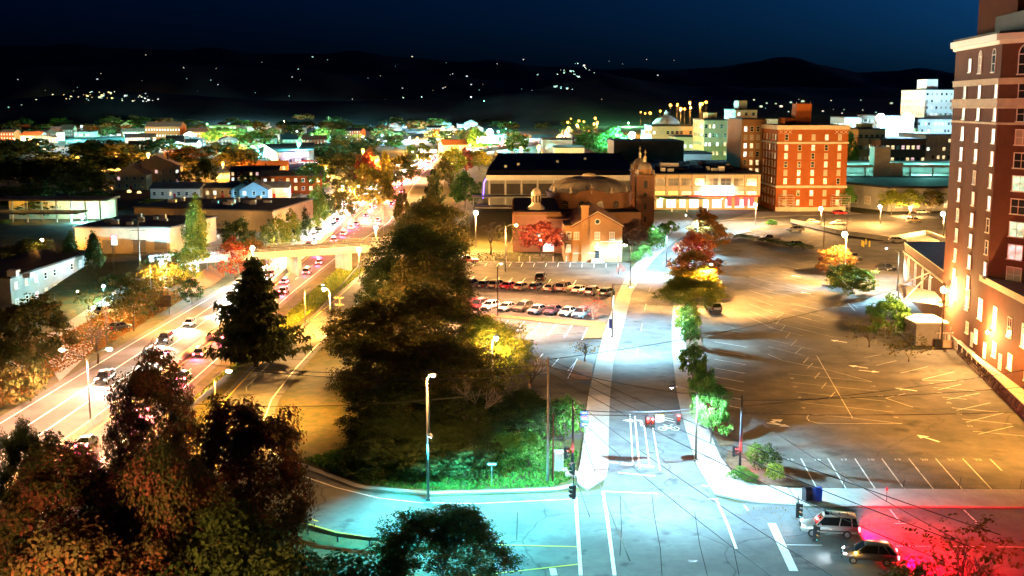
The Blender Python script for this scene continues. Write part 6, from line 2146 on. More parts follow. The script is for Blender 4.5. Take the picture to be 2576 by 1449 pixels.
lamp('lamp_light', at(1087, 947, b.y - 0.8), LCOL['warm'], 4200, None, radius=0.2)  # warm glow added at the top head to light the island trees
# car-park and street lamps, warm
for px, py, bp, lb, col, pw, bu in ((1197, 535, 622, 'big orange lamp over the lawn beside the bare tree', 'warm', 30000, 0.55), (2125, 590, 700, 'bright lamp on a leaning pole beside the orange lot tree', 'warm', 24000, 0.6), (2065, 525, 566, 'bright lamp in front of the hotel entrance', 'warm', 15000, 0.6), (1900, 515, 566, 'orange lamp at the corner of the hotel forecourt', 'warm', 9000, 0.5),
                                   (2214, 520, 563, 'street lamp before the lit market trees', 'warm', 9000, 0.5), (2372, 538, 600, 'bright lamp at the corner of the tower above the hall roof', 'warm', 14000, 0.6), (2290, 522, 545, 'small lamp under the market trees', 'warm', 4000, 0.4), (1875, 400, 436, 'orange lamp behind the annexe corner', 'orange', 9000, 0.6)):
    lamp_px(px, py, bp, lb, col, pw, bu)
# wall floodlight on the tower
fx = wx(187.5) - 0.5
fd = thing('wall_floodlight', (fx - 0.25, 187.5, 8.6), 'glaring floodlight fixed on the tower wall above the alley', 'floodlight')
MB().box(-0.3, 0.25, -0.4, 0.4, 0.05, 0.5).build('housing', M_hood, fd)
MB().ball((-0.25, 0, -0.1), 0.5).build('lens', BULB['warm'], fd)
lamp('flood', (fx - 1.2, 187.2, 8.2), (1, 0.5, 0.15), 15000, radius=0.35)
lamp('flood', (wx(163) - 2.6, 163, 6.2), (1, 0.5, 0.15), 7000, radius=0.3)
fd2 = thing('wall_floodlight', (wx(163) - 0.75, 163, 6.4), 'small amber wall lamp on the low brick wing', 'floodlight')
MB().box(-0.2, 0.25, -0.2, 0.2, 0, 0.3).build('housing', M_hood, fd2)
MB().ball((-0.2, 0, -0.1), 0.22).build('lens', BULB['orange'], fd2)
street_lamp((64.8, 141, 1.7), [(63.0, 141, 11)], 'amber lamp over the alley beside the low brick wing', 'orange', 17000, 0.25)
street_lamp((36.0, 227, 0), [(38.6, 226, 7.5)], 'added lamp over the open car park behind the yellow street tree', 'warm', 24000, 0.25)  # added lamp, hidden by the tree, lights the car park
street_lamp((79.8, 240, 0), [(78, 242.5, 8.6)], 'added cool lamp at the corner of the arched wing', 'white', 16000, 0.2)  # added lamp, throws cool light over the lane

# big starburst lamps of the town and downtown, globes oversized to imitate glare
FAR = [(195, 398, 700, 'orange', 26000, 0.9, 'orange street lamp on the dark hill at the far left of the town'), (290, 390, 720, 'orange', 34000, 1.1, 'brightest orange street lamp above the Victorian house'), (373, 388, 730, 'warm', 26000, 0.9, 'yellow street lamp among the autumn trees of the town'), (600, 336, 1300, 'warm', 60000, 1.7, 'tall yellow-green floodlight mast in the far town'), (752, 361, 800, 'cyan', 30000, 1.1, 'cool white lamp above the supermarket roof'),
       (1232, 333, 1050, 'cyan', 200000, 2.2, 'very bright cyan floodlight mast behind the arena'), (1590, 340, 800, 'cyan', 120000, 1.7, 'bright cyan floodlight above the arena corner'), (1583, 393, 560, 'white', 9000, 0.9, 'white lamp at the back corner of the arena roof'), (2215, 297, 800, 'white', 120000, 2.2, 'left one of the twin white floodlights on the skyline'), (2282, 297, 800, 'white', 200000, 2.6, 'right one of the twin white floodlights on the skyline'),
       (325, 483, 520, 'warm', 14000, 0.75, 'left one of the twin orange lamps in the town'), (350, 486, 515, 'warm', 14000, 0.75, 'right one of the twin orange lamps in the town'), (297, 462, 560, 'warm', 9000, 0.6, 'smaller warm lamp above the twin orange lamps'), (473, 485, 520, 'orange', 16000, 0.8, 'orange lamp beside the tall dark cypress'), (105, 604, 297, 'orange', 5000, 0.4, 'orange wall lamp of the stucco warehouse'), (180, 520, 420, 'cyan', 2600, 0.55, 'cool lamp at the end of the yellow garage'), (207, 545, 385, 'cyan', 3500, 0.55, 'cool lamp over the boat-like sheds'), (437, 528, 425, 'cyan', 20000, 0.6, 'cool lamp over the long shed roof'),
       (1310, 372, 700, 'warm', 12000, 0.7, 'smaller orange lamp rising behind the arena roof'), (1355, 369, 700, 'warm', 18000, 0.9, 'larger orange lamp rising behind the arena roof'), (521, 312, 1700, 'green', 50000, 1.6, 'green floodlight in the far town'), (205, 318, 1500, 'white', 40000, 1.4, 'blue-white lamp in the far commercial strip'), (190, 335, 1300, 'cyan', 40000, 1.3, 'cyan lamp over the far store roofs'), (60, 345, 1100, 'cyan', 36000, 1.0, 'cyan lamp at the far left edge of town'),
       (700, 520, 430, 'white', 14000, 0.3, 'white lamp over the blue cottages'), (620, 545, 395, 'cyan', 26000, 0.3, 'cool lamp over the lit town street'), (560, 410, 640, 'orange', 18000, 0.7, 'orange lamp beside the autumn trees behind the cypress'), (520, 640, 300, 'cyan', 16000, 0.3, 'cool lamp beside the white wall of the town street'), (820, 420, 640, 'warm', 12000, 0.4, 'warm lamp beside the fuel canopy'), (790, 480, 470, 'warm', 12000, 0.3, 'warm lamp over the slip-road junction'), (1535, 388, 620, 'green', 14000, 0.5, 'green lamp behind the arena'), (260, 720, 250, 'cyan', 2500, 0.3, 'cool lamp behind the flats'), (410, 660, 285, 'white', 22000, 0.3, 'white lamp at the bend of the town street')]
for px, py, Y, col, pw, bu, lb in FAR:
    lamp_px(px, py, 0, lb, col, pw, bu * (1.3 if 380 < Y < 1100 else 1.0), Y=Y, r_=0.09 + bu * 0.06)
rgl = random.Random(5)
for i in range(15):
    px, py = 1600 + rgl.uniform(0, 180), rgl.uniform(250, 282)
    py = 282 - (px - 1600) / 180 * 22 + rgl.uniform(-8, 8)
    lamp_px(px, py, 0, 'orange lamp of the hilltop cluster above downtown', 'orange', 90000 if i % 4 == 0 else 0, rgl.uniform(1.0, 1.85), Y=1500 + rgl.uniform(-60, 60), group='hilltop cluster of orange lamps', r_=0.1)
for i in range(12):
    px, py = 1420 + rgl.uniform(0, 90), rgl.uniform(296, 330)
    lamp_px(px, py, 0, 'orange lamp along the far rise behind the flyover', 'orange', 60000 if i % 4 == 0 else 0, rgl.uniform(0.8, 1.5), Y=1250, group='lamps on the far rise behind the flyover', r_=0.1)

for i in range(150):
    px = rgl.uniform(0, 1320)
    py = 285 + 95 * rgl.random() ** 1.5
    if px > 820:
        py = min(py, 345)
    Y = 38.0 / math.tan(PITCH + math.atan((py + 9 - CY_) / F_))
    cl_ = rgl.choices(('white', 'cyan', 'warm', 'orange', 'green'), ((3, 4, 2, 2, 1) if px < 900 else (2, 2, 3, 2, 1)))[0]
    lamp_px(px, py, 0, 'small lamp among the roofs and trees of the far town', cl_, (Y * 40 if i % 3 == 0 else 0), rgl.choice((0.25, 0.35, 0.5, 0.8)) * Y / 900, Y=Y, group='small lamps of the far town', r_=0.08)
for i in range(60):
    px = rgl.uniform(1330, 2390)
    py = rgl.uniform(280, 312)
    Y = 38.0 / math.tan(PITCH + math.atan((py + 9 - CY_) / F_))
    lamp_px(px, py, 0, 'small lamp among the far roofs of downtown', rgl.choice(('white', 'cyan', 'cyan', 'warm', 'green')), (Y * 40 if i % 3 == 0 else 0), rgl.choice((0.25, 0.35, 0.5, 0.8)) * Y / 900, Y=Y, group='small lamps of far downtown', r_=0.08)

# tiny lights of houses on the dark hills
def hill_light(px, py, Y, s, m, label, group):
    s *= rgl.choice((0.45, 0.6, 0.8, 1.3))
    p = at(px, py, Y)
    s *= 0.6
    o = MB().box(-s, s, -s, s, 0, s * 1.4).build('hillside_house', M_wood_w)
    o.location = (p.x, p.y, p.z - s * 0.7)
    MB().box(-s * 0.8, s * 0.8, -s - 0.4, -s - 0.05, s * 0.3, s * 1.2).build('lit_window', m, o)
    return tag(o, label, 'house', group)


HM = [glow('hill_white', (0.9, 0.95, 1.0), 0.35), glow('hill_warm', (1.0, 0.8, 0.5), 0.35), glow('hill_teal', (0.4, 1.0, 0.85), 0.25), glow('hill_orange', (1.0, 0.55, 0.2), 0.8)]
for i in range(64):
    px = rgl.uniform(20, 1700)
    py = rgl.uniform(135, 262) if px > 300 else rgl.uniform(180, 275)
    Y = 4600 if py < 190 else (3300 if py < 232 else 2050)
    hill_light(px, py, Y - rgl.uniform(0, 100), rgl.uniform(1.6, 3.2) * Y / 3000, rgl.choice(HM[:3]), 'tiny lit house on the dark forested hills', 'scattered lights on the dark hills')
for i in range(44):
    px = 130 + rgl.random() ** 0.8 * 270
    py = 243 + rgl.uniform(-8, 12) - (6 if 200 < px < 300 else 0)
    hill_light(px, py, 2150, rgl.uniform(1.5, 3.4), HM[3] if px < 300 and rgl.random() < 0.7 else HM[rgl.choice((0, 1))], 'lit building of the bright cluster on the dark hillside', 'bright cluster on the dark hillside')
for i in range(30):
    k_ = i % 4
    t_ = rgl.random()
    px, py = ((1385 + 60 * t_, 186 - 6 * t_), (1408 + 50 * t_, 172 + 20 * t_), (1370 + 70 * t_, 212 + 14 * t_), (1440 + 60 * t_, 160 + 30 * t_ * t_))[k_]
    py += rgl.uniform(-3, 3)
    hill_light(px, py, 2120, rgl.uniform(1.5, 3.0), HM[2] if rgl.random() < 0.7 else HM[0], 'teal-lit house on the hill above downtown', 'teal-lit houses on the hill above downtown')
for i in range(26):
    px, py = rgl.uniform(1820, 2340), rgl.uniform(250, 290)
    hill_light(px, py, 1900, rgl.uniform(1.5, 3.0), HM[rgl.choice((0, 2, 2))], 'teal-lit house at the foot of the mountains', 'teal-lit houses at the foot of the mountains')

# ------------------------------------------------------------------ utility poles, wires, signals
def utility_pole(base, top_z, label, arms=(), r_=0.16, m=None, rz=0.0, lean=(0, 0)):
    s = thing('utility_pole', base, label, 'utility pole', rz=rz)
    h = top_z - base[2]
    MB().tube([(0, 0, -0.3), (lean[0] * 0.5, lean[1] * 0.5, h * 0.5), (lean[0], lean[1], h)], [r_, r_ * 0.85, r_ * 0.7], 8).build('pole', m or M_wood, s)
    for z, w in arms:
        MB().box(-w, w, -0.07, 0.07, h - z - 0.08, h - z + 0.08).build('crossarm', M_wood, s)
        mb = MB()
        for x in (-w * 0.9, -w * 0.45, w * 0.45, w * 0.9):
            mb.lathe([(0.04, h - z + 0.08), (0.07, h - z + 0.16), (0.03, h - z + 0.26)], 6, c=(x, 0))
        mb.build('insulator', M_steel, s)
    return s


bA = g(1378, 1212)
topA = at(1378, 897, bA.y).z
utility_pole(bA, topA, 'tall wooden utility pole at the junction beside the wooded island', r_=0.15, m=mat('pole_grey_wood', (0.2, 0.15, 0.12), 0.9, 0.3, 2))
bB = g(1391, 1210)
utility_pole(bB, at(1391, 1040, bB.y).z, 'shorter red-brown post next to the tall utility pole', r_=0.1, m=mat('post_red', (0.16, 0.04, 0.03), 0.8, 0.2, 2))
bC = g(1440, 1196)
topC = at(1440, 1006, bC.y).z
pC = utility_pole(bC, topC, 'black signal pole on the pavement corner carrying the span wire', r_=0.14, m=M_black)
MB().lathe([(0.75, 0), (0.75, 0.3), (0.6, 0.36), (0.15, 0.38)], 20).build('footing', M_conc, pC)
bD = g(1861, 1182)
topD = at(1863, 994, bD.y).z
utility_pole(bD, topD, 'black signal pole in the shrub bed at the car-park corner', r_=0.16, m=M_black)
bR = g(2368, 872)
utility_pole((bR.x, bR.y, 0), at(2370, 712, bR.y).z, 'utility pole with transformer crossarms beside the tower', arms=((3.0, 1.2), (3.8, 1.0)), r_=0.14, rz=0.5)
bT = g(2071, 634)
utility_pole(bT, at(2071, 533, bT.y).z, 'plain utility pole behind the clipped hedge', arms=((0.8, 0.9),), r_=0.16)
bU = gt(352, 668)
utility_pole(bU, at(349, 548, bU.y).z, 'utility pole with several crossarms beside the town street', arms=((0.5, 1.6), (3.0, 1.8), (5.5, 1.8), (8.5, 1.8)), r_=0.17)
bV = g(2130, 582)
utility_pole(bV, at(2130, 545, bV.y).z, 'short utility pole with bent crossarms behind the lot lamp', arms=((0.6, 1.2), (1.5, 1.2)), r_=0.14)
bW = g(1252, 795)
street_lamp(bW, [at(1252, 668, bW.y) + Vector((0.6, 2.5, 0))], 'dark lamp pole standing among the cars of the church car park', 'peach', 34000, 0.2, top=at(1252, 670, bW.y).z, wood=True)
bX = g(1556, 690)
utility_pole(bX, at(1556, 605, bX.y).z, 'slim pole at the rectory corner of the car park', r_=0.1, m=M_pole)
bY = gt(855, 800)
utility_pole(bY, at(855, 742, bY.y).z, 'utility pole with small arms beside the slip road', arms=((0.6, 0.9), (2.0, 0.9)), r_=0.13)
for (px, py, tp, lb) in ((755, 522, 480, 'tall thin pole beside the roadside hedge'), (705, 590, 540, 'thin pole beside the slip road hedge'), (287, 690, 598, 'sign pole with red and white sign beside the flats')):
    b = gt(px, py)
    utility_pole(b, at(px, tp, b.y).z, lb, r_=0.11, m=M_black)
# red and white pylon sign
b = at(287, 600, gt(287, 690).y)
sg = thing('pylon_sign', b, 'red and white lit shop sign on the pole beside the flats', 'sign')
MB().box(-0.7, 0.7, -0.2, 0.2, -0.2, 0.9).build('red_panel', glow('sign_red', (1, 0.03, 0.05), 2.5), sg)
MB().box(-0.6, 0.6, -0.2, 0.2, -1.5, -0.25).build('white_panel', glow('sign_white', (0.9, 0.9, 1), 0.9), sg)
MB().box(-0.45, 0.45, -0.24, -0.205, 0.15, 0.6).build('lettering_bar', glow('sign_letter', (1, 0.9, 0.9), 3), sg)


def wire(a, b, sag, label, group='overhead wires across the junction', r_=0.034):
    a, b = Vector(a), Vector(b)
    pts = [a.lerp(b, i / 16) - Vector((0, 0, sag * 4 * (i / 16) * (1 - i / 16))) for i in range(17)]
    o = MB().tube(pts, r_, 4).build('overhead_wire', M_black)
    return tag(o, label, 'wire', group)


A1 = Vector((bA.x, bA.y, topA))
WL = 'thin black overhead wire crossing above the junction'
for dz_, end in ((0.2, (30.5, 70, 11.5)), (0.9, (29.0, 70, 10.6)), (1.6, (27, 70, 9.8)), (2.4, (21, 66, 9.2)), (3.4, (18.6, 66, 8.0))):
    wire(A1 - Vector((0, 0, dz_)), end, 0.7, WL)
D1 = Vector((bD.x, bD.y, topD))
C1_ = Vector((bC.x, bC.y, topC))
for dz_, end in ((0.6, (90, 128, 11)), (2.0, (90, 118, 9.6)), (1.2, (90, 140, 12))):
    wire(D1 - Vector((0, 0, dz_)), end, 1.2, 'thin wire running from the signal pole over the open car park', 'wires over the open car park')
for dz_, (ex, ey, ez) in ((0.4, (-34, 128, 9.5)), (1.4, (-34, 131, 8.6)), (2.6, (-34, 120, 7.0))):
    wire(A1 - Vector((0, 0, dz_ + 0.4)), (ex, ey, ez), 1.0, 'thin wire running from the tall pole over the wooded island', 'wires over the wooded island')
wire(A1 - Vector((0, 0, 0.3)), (bR.x, bR.y, 12), 1.5, 'long wire from the tall pole to the tower pole over the car park', 'wires over the open car park')
wire(A1 - Vector((0, 0, 1.0)), D1 - Vector((0, 0, 0.3)), 0.6, 'wire between the tall pole and the far signal pole', None)
bE = g(1750, 1160)
E1 = Vector((bE.x, bE.y, at(1750, 1028, bE.y).z))
wire(C1_ - Vector((0, 0, 1.0)), E1, 0.35, 'span wire carrying the three hanging signals', None, 0.04)
wire(C1_ - Vector((0, 0, 1.5)), E1 - Vector((0, 0, 0.5)), 0.2, 'lower span wire steadying the hanging signals', None, 0.04)
NEAR = Vector((26.5, 78, 10))
wire(C1_ - Vector((0, 0, 0.6)), (7.6, 72, 9.0), 0.5, 'wire running from the black signal pole towards the near corner', None, 0.035)
wire(D1 - Vector((0, 0, 1.4)), (30, 76, 9), 0.5, 'wire running from the shrub-bed signal pole towards the near corner', None, 0.035)
wire(A1 - Vector((0, 0, 4)), bC + Vector((0.6, -18, 2)), 0.1, 'guy wire slanting down beside the signal pole', None, 0.035)

M_sig = mat('signal_black', (0.015, 0.015, 0.015), 0.5, 0)
M_off = {k: mat('lens_%s_off' % k, c, 0.3, 0) for k, c in (('red', (0.12, 0.01, 0.01)), ('amber', (0.2, 0.09, 0.01)), ('green', (0.01, 0.10, 0.08)))}
M_on = {'red': glow('lens_red', (1.0, 0.03, 0.03), 30), 'amber': glow('lens_amber', (1.0, 0.45, 0.02), 8), 'green': glow('lens_teal', (0.05, 1.0, 0.85), 12)}


def signal(loc, rz, on, label, power=120, hang=0.0):
    """three-lens signal; lenses face local -Y"""
    s = thing('traffic_signal', loc, label, 'traffic light', rz=rz)
    MB().box(-0.2, 0.2, -0.12, 0.16, -0.6, 0.6).box(-0.24, 0.24, 0.161, 0.18, -0.65, 0.65).build('housing', M_sig, s)
    for k, z in (('red', 0.38), ('amber', 0.0), ('green', -0.38)):
        l = MB().lathe([(0.15, 0), (0.14, 0.03), (0.08, 0.06), (0.005, 0.07)], 14).build('lens', M_on[k] if k in on else M_off[k], s)
        l.location, l.rotation_euler = (0, -0.121, z), (R(90), 0, 0)
        v = MB()
        n = 10
        v.strip([(0.175 * math.cos(math.pi * (i / n) * 1.3 - 0.47), 0.175 * math.sin(math.pi * (i / n) * 1.3 - 0.47), 0) for i in range(n + 1)], [(0.175 * math.cos(math.pi * (i / n) * 1.3 - 0.47), 0.175 * math.sin(math.pi * (i / n) * 1.3 - 0.47), 0.24) for i in range(n + 1)])
        o = v.build('visor', M_sig, s)
        o.location, o.rotation_euler = (0, -0.121, z), (R(90), 0, 0)
    if hang:
        MB().tube([(0, 0.02, 0.6), (0, 0.02, 0.6 + hang)], 0.03, 5).build('hanger', M_sig, s)
    if power and 'red' in on:
        M_ = Matrix.Rotation(rz, 4, 'Z')
        lamp('signal_glow', Vector(loc) + M_ @ Vector((0, -0.75, 0.38)), (1, 0.03, 0.03), power, None, radius=0.12)
    return s


yS = bE.y - 0.3
signal(at(1629, 1061, yS), 0.15, ('red',), 'red signal hanging leftmost on the span wire', 150, 0.35)
signal(at(1642, 1062, yS), -0.1, ('red',), 'red signal hanging just right of its twin on the span wire', 0, 0.35)
signal(at(1707, 1054, yS), 0.0, ('red',), 'red signal hanging alone near the kerb end of the span wire', 150, 0.35)
signal(at(1425, 1139, bC.y), 1.2, ('red',), 'red signal bracketed to the black pole by the cabinet', 260)
signal(at(1441, 1179, bC.y - 1.2), -1.35, (), 'unlit side-on signal low on the black pole', 0)
signal(at(1442, 1237, 97), -1.35, (), 'side-on signal hanging lower over the crossing', 0, 6)
signal(at(1849, 1134, bD.y), 0.9, ('red',), 'red signal on the shrub-bed pole at the car-park corner', 320)
signal(at(2008, 1283, 92), 1.35, ('amber', 'green'), 'signal with green and amber lenses hanging over the silver SUV bonnet', 0, 0.6)
signal(at(2051, 1342, 88), 1.35, ('amber', 'green'), 'second green signal hanging before the silver SUV door', 0, 0.6)
wire((at(2008, 1283, 92) + Vector((0, 0, 1.1))), (at(2051, 1342, 88) + Vector((0, 0, 1.1))), 0.05, 'short wire between the two green signals', None, 0.02)

# signs
M_sblue = mat('sign_blue', (0.04, 0.06, 0.30), 0.5, 0)
M_sred = mat('sign_red_paint', (0.5, 0.03, 0.05), 0.5, 0)
M_syel = mat('sign_yellow', (0.75, 0.6, 0.05), 0.5, 0)
M_spink = mat('sign_pale', (0.7, 0.55, 0.5), 0.5, 0)
sgl = g(1469, 1118)
rs = thing('route_sign', sgl, 'blue EAST 240 route sign on a post beside the pavement', 'sign')
zt_ = at(1469, 1040, sgl.y).z
MB().tube([(0, 0, -0.1), (0, 0, zt_ + 0.2)], 0.04, 6).build('post', M_pole, rs)
for nm, w, h, z, m, tx, sz in (('direction_plate', 0.42, 0.16, zt_ + 0.05, M_sblue, 'EAST', 0.24), ('shield', 0.46, 0.36, zt_ - 0.55, M_sblue, '240', 0.36), ('arrow_plate', 0.38, 0.26, zt_ - 1.25, M_sblue, '<-', 0.4)):
    pl = MB()
    if nm == 'shield':
        pts = [(-w, h * 0.6), (-w * 0.5, h), (0, h * 0.8), (w * 0.5, h), (w, h * 0.6), (w * 0.8, -h * 0.5), (0, -h), (-w * 0.8, -h * 0.5)]
        pl.add([(x, -0.05, z + y) for x, y in pts] + [(x, -0.03, z + y) for x, y in pts], [tuple(range(8))[::-1], tuple(range(8, 16))] + [(i, (i + 1) % 8, 8 + (i + 1) % 8, 8 + i) for i in range(8)])
    else:
        pl.box(-w, w, -0.05, -0.03, z - h, z + h)
    o = pl.build(nm, m, rs)
    if nm == 'shield':
        MB().box(-w * 0.7, w * 0.7, -0.056, -0.051, z + h * 0.35, z + h * 0.62).build('red_header', M_sred, o)
    if nm == 'arrow_plate':
        MB().add([(-0.26, -0.056, z), (-0.06, -0.056, z + 0.15), (-0.06, -0.056, z + 0.05), (0.26, -0.056, z + 0.05), (0.26, -0.056, z - 0.05), (-0.06, -0.056, z - 0.05), (-0.06, -0.056, z - 0.15)], [(6, 5, 4, 3, 2, 1, 0)]).build('arrow', M_white, o)
    else:
        text('lettering', tx, sz, (0, -0.058, z - (0.06 if nm == 'shield' else 0)), M_white, o, rot=(R(90), 0, 0))
ow = g(*Z5(1610, 800))
os_ = thing('one_way_sign', ow, 'black ONE WAY arrow sign on a post in the lit grass', 'sign')
MB().tube([(0, 0, -0.1), (0, 0, 2.35)], 0.035, 6).build('post', M_pole, os_)
o = MB().box(-0.5, 0.5, -0.06, -0.04, 2.05, 2.4).build('plate', M_sig, os_)
MB().add([(-0.46, -0.064, 2.225), (-0.24, -0.064, 2.37), (-0.24, -0.064, 2.31), (0.44, -0.064, 2.31), (0.44, -0.064, 2.14), (-0.24, -0.064, 2.14), (-0.24, -0.064, 2.08)], [(6, 5, 4, 3, 2, 1, 0)]).build('arrow', M_white, o)
text('lettering', 'ONE WAY', 0.15, (0.1, -0.07, 2.225), M_sig, o, rot=(R(90), 0, 0))
hs = at(1660, 1052, yS)
hsn = thing('hanging_sign', hs, 'yellow-topped lane sign hanging between the red signals', 'sign')
MB().box(-0.42, 0.42, -0.03, 0.03, -0.42, 0.18).build('plate', M_spink, hsn)
MB().box(-0.42, 0.42, -0.031, 0.031, 0.181, 0.42).build('yellow_header', M_syel, hsn)
MB().box(-0.3, 0.3, -0.036, -0.0315, -0.02, 0.03).box(-0.25, 0.25, -0.036, -0.0315, -0.14, -0.09).box(-0.3, 0.3, -0.036, -0.0315, -0.28, -0.23).build('lettering_bar', M_sig, hsn)
MB().tube([(0, 0, 0.42), (0, 0, 0.75)], 0.025, 5).build('hanger', M_sig, hsn)
# back of a big road sign on two posts, and a diamond sign by the far slip road
sb = gt(403, 790)
zt2 = at(403, 745, sb.y).z - sb.z
bs = thing('board_sign', sb, 'back of a wide board sign on two posts beside the expressway', 'sign')
for x in (-2.0, 2.0):
    MB().box(x - 0.1, x + 0.1, -0.1, 0.1, -0.5, zt2).build('post', M_wood, bs)
for z in (zt2 * 0.5, zt2 * 0.72, zt2 * 0.94):
    MB().box(-2.5, 2.5, -0.16, -0.101, z - zt2 * 0.1, z + zt2 * 0.1).build('panel', M_wood, bs)
db = gt(880, 500)
dsn = thing('diamond_sign', db, 'diamond warning sign on a post between the slip roads', 'sign')
MB().tube([(0, 0, -0.2), (0, 0, 3.2)], 0.07, 6).build('post', M_pole, dsn)
MB().add([(0, -0.12, 4.6), (1.2, -0.12, 3.4), (0, -0.12, 2.2), (-1.2, -0.12, 3.4), (0, -0.08, 4.6), (1.2, -0.08, 3.4), (0, -0.08, 2.2), (-1.2, -0.08, 3.4)], [(3, 2, 1, 0), (4, 5, 6, 7), (0, 1, 5, 4), (1, 2, 6, 5), (2, 3, 7, 6), (3, 0, 4, 7)]).build('plate', M_spink, dsn)
# overhead sign of the far bend
gp_ = g(1075, 402, -5)
gs_ = thing('gantry_sign', (gp_.x, 930, -4), 'white-lit gantry sign over the far expressway', 'sign')
MB().box(-9, 9, -0.2, 0.2, 6, 6.5).box(-9, -8.6, -0.2, 0.2, 0, 6).box(8.6, 9, -0.2, 0.2, 0, 6).build('gantry', M_pole, gs_)
MB().box(-8, 1, -0.5, -0.21, 5, 8.2).build('panel', glow('gantry_white', (0.8, 0.97, 1), 1.6), gs_)
MB().box(2, 8, -0.5, -0.21, 5.2, 7.4).build('panel', glow('gantry_white', (0.8, 0.97, 1), 1.6), gs_)
# billboard left of the bright floodlight
bbp = at(1226, 352, 1000)
bbd = thing('billboard', (bbp.x, 1000, 0), 'white floodlit billboard below the cyan floodlight mast', 'billboard')
MB().box(-0.5, 0.5, -0.3, 0.3, 0, bbp.z - 3).build('post', M_pole, bbd)
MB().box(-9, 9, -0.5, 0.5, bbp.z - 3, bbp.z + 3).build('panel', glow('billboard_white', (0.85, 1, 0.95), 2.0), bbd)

# ------------------------------------------------------------------ small street furniture
def bin_(loc, col, lab, rz):
    s = thing('litter_bin', loc, lab, 'bin', rz=rz)
    m = mat('bin_' + lab.split()[0], col, 0.45, 0.1, 2)
    mb = MB()
    mb.box(-0.36, 0.36, -0.36, 0.36, 0.08, 1.05)
    mb.build('body', m, s)
    hd = MB()
    n = 8
    hd.strip([(-0.37, 0.37 * math.cos(math.pi * i / n), 1.051 + 0.36 * math.sin(math.pi * i / n)) for i in range(n + 1)], [(0.37, 0.37 * math.cos(math.pi * i / n), 1.051 + 0.36 * math.sin(math.pi * i / n)) for i in range(n + 1)])
    for sx in (-0.37, 0.37):
        hd.add([(sx, 0.37 * math.cos(math.pi * i / n), 1.051 + 0.36 * math.sin(math.pi * i / n)) for i in range(n + 1)], [tuple(range(n + 1)) if sx > 0 else tuple(range(n + 1))[::-1]])
    hd.build('lid', m, s)
    MB().box(-0.4, 0.4, -0.4, 0.4, 0.0, 0.08).build('base', M_conc_d, s)
    return s


p = g(*Z7(455, 790))
bin_((p.x, p.y + 0.3, 0.14), (0.02, 0.02, 0.025), 'black domed litter bin on the pavement beside its blue twin', 0.3)
bin_((p.x + 0.95, p.y + 0.25, 0.14), (0.03, 0.07, 0.45), 'blue domed recycling bin on the pavement', 0.3)
cb = g(1406, 1183)
cbt = thing('signal_cabinet', cb, 'pale grey signal cabinet beside the red-brown post', 'cabinet')
MB().box(-0.45, 0.45, -0.35, 0.35, 0.0, 2.0).build('body', M_steel, cbt)
MB().box(-0.5, 0.5, -0.4, 0.4, 2.001, 2.12).build('cap', M_steel, cbt)
MB().box(-0.36, 0.36, -0.375, -0.351, 0.2, 1.85).build('door', M_stucco_g, cbt)
MB().box(-0.7, 0.9, -0.6, 0.6, 0.0, 0.14).build('plinth', M_conc, cbt)
for X, Y, H_, lb in ((775, 650, 1.0, 'first thin marker rod at the car-park edge, nearest the bins'), (1318, 662, 1.0, 'second thin marker rod at the car-park edge'), (1826, 665, 1.2, 'third thin marker rod at the car-park edge'), (2380, 665, 1.1, 'thin marker rod furthest from the bins')):
    p = g(*Z7(X, Y))
    o = thing('marker_rod', p, lb, 'post')
    MB().tube([(0, 0, 0), (0.12, 0, H_)], 0.03, 5).build('rod', M_black, o)
    MB().box(-0.12, 0.12, -0.12, 0.12, 0, 0.05).build('foot', M_black, o)
p = g(*Z7(1168, 790))
o = thing('parking_meter', (p.x, p.y, 0.14), 'parking meter on the red-lit pavement', 'parking meter')
MB().tube([(0, 0, 0), (0, 0, 1.15)], 0.035, 6).build('post', M_pole, o)
MB().lathe([(0.08, 1.15), (0.12, 1.22), (0.12, 1.4), (0.07, 1.5), (0.01, 1.54)], 10).build('head', M_pole, o)
# lawn posts of the church
for X, lb in ((575, 'first'), (678, 'second'), (800, 'third'), (930, 'fourth'), (1038, 'fifth'), (1272, 'sixth'), (1405, 'seventh')):
    p = g(*Z4(X, 272))
    o = MB().box(-0.09, 0.09, -0.09, 0.09, 0, 1.25).add([(-0.12, -0.12, 1.25), (0.12, -0.12, 1.25), (0.12, 0.12, 1.25), (-0.12, 0.12, 1.25), (0, 0, 1.38)], [(0, 1, 4), (1, 2, 4), (2, 3, 4), (3, 0, 4)]).build('lawn_post', M_stone)
    o.location = (p.x, p.y, 0.02)
    tag(o, '%s pale post from the dark pickup along the church lawn' % lb, 'post', 'posts along the church lawn')
for i in range(12):
    p = g(*Z4(500 + i * 108, 285))
    o = MB().box(-0.9, 0.9, -0.08, 0.08, 0, 0.13).box(-0.8, 0.8, -0.06, 0.06, 0.131, 0.16).build('wheel_stop', M_conc)
    o.location = (p.x, p.y + 0.5, 0.03)
    tag(o, 'low concrete wheel stop along the church lawn', 'wheel stop', 'wheel stops along the church lawn')
# yellow bollards beyond the lot bushes
for i, (px, py) in enumerate(((2168, 619), (2172, 621), (2187, 621), (2178, 615))):
    p = g(px, py)
    o = MB().lathe([(0.22, 0), (0.22, 1.5), (0.12, 1.65), (0.01, 1.68)], 10).build('bollard', M_syel)
    o.location = (p.x, p.y, 0.01)
    tag(o, 'yellow bollard in the lane beyond the lot bushes', 'bollard', 'yellow bollards beyond the lot bushes')
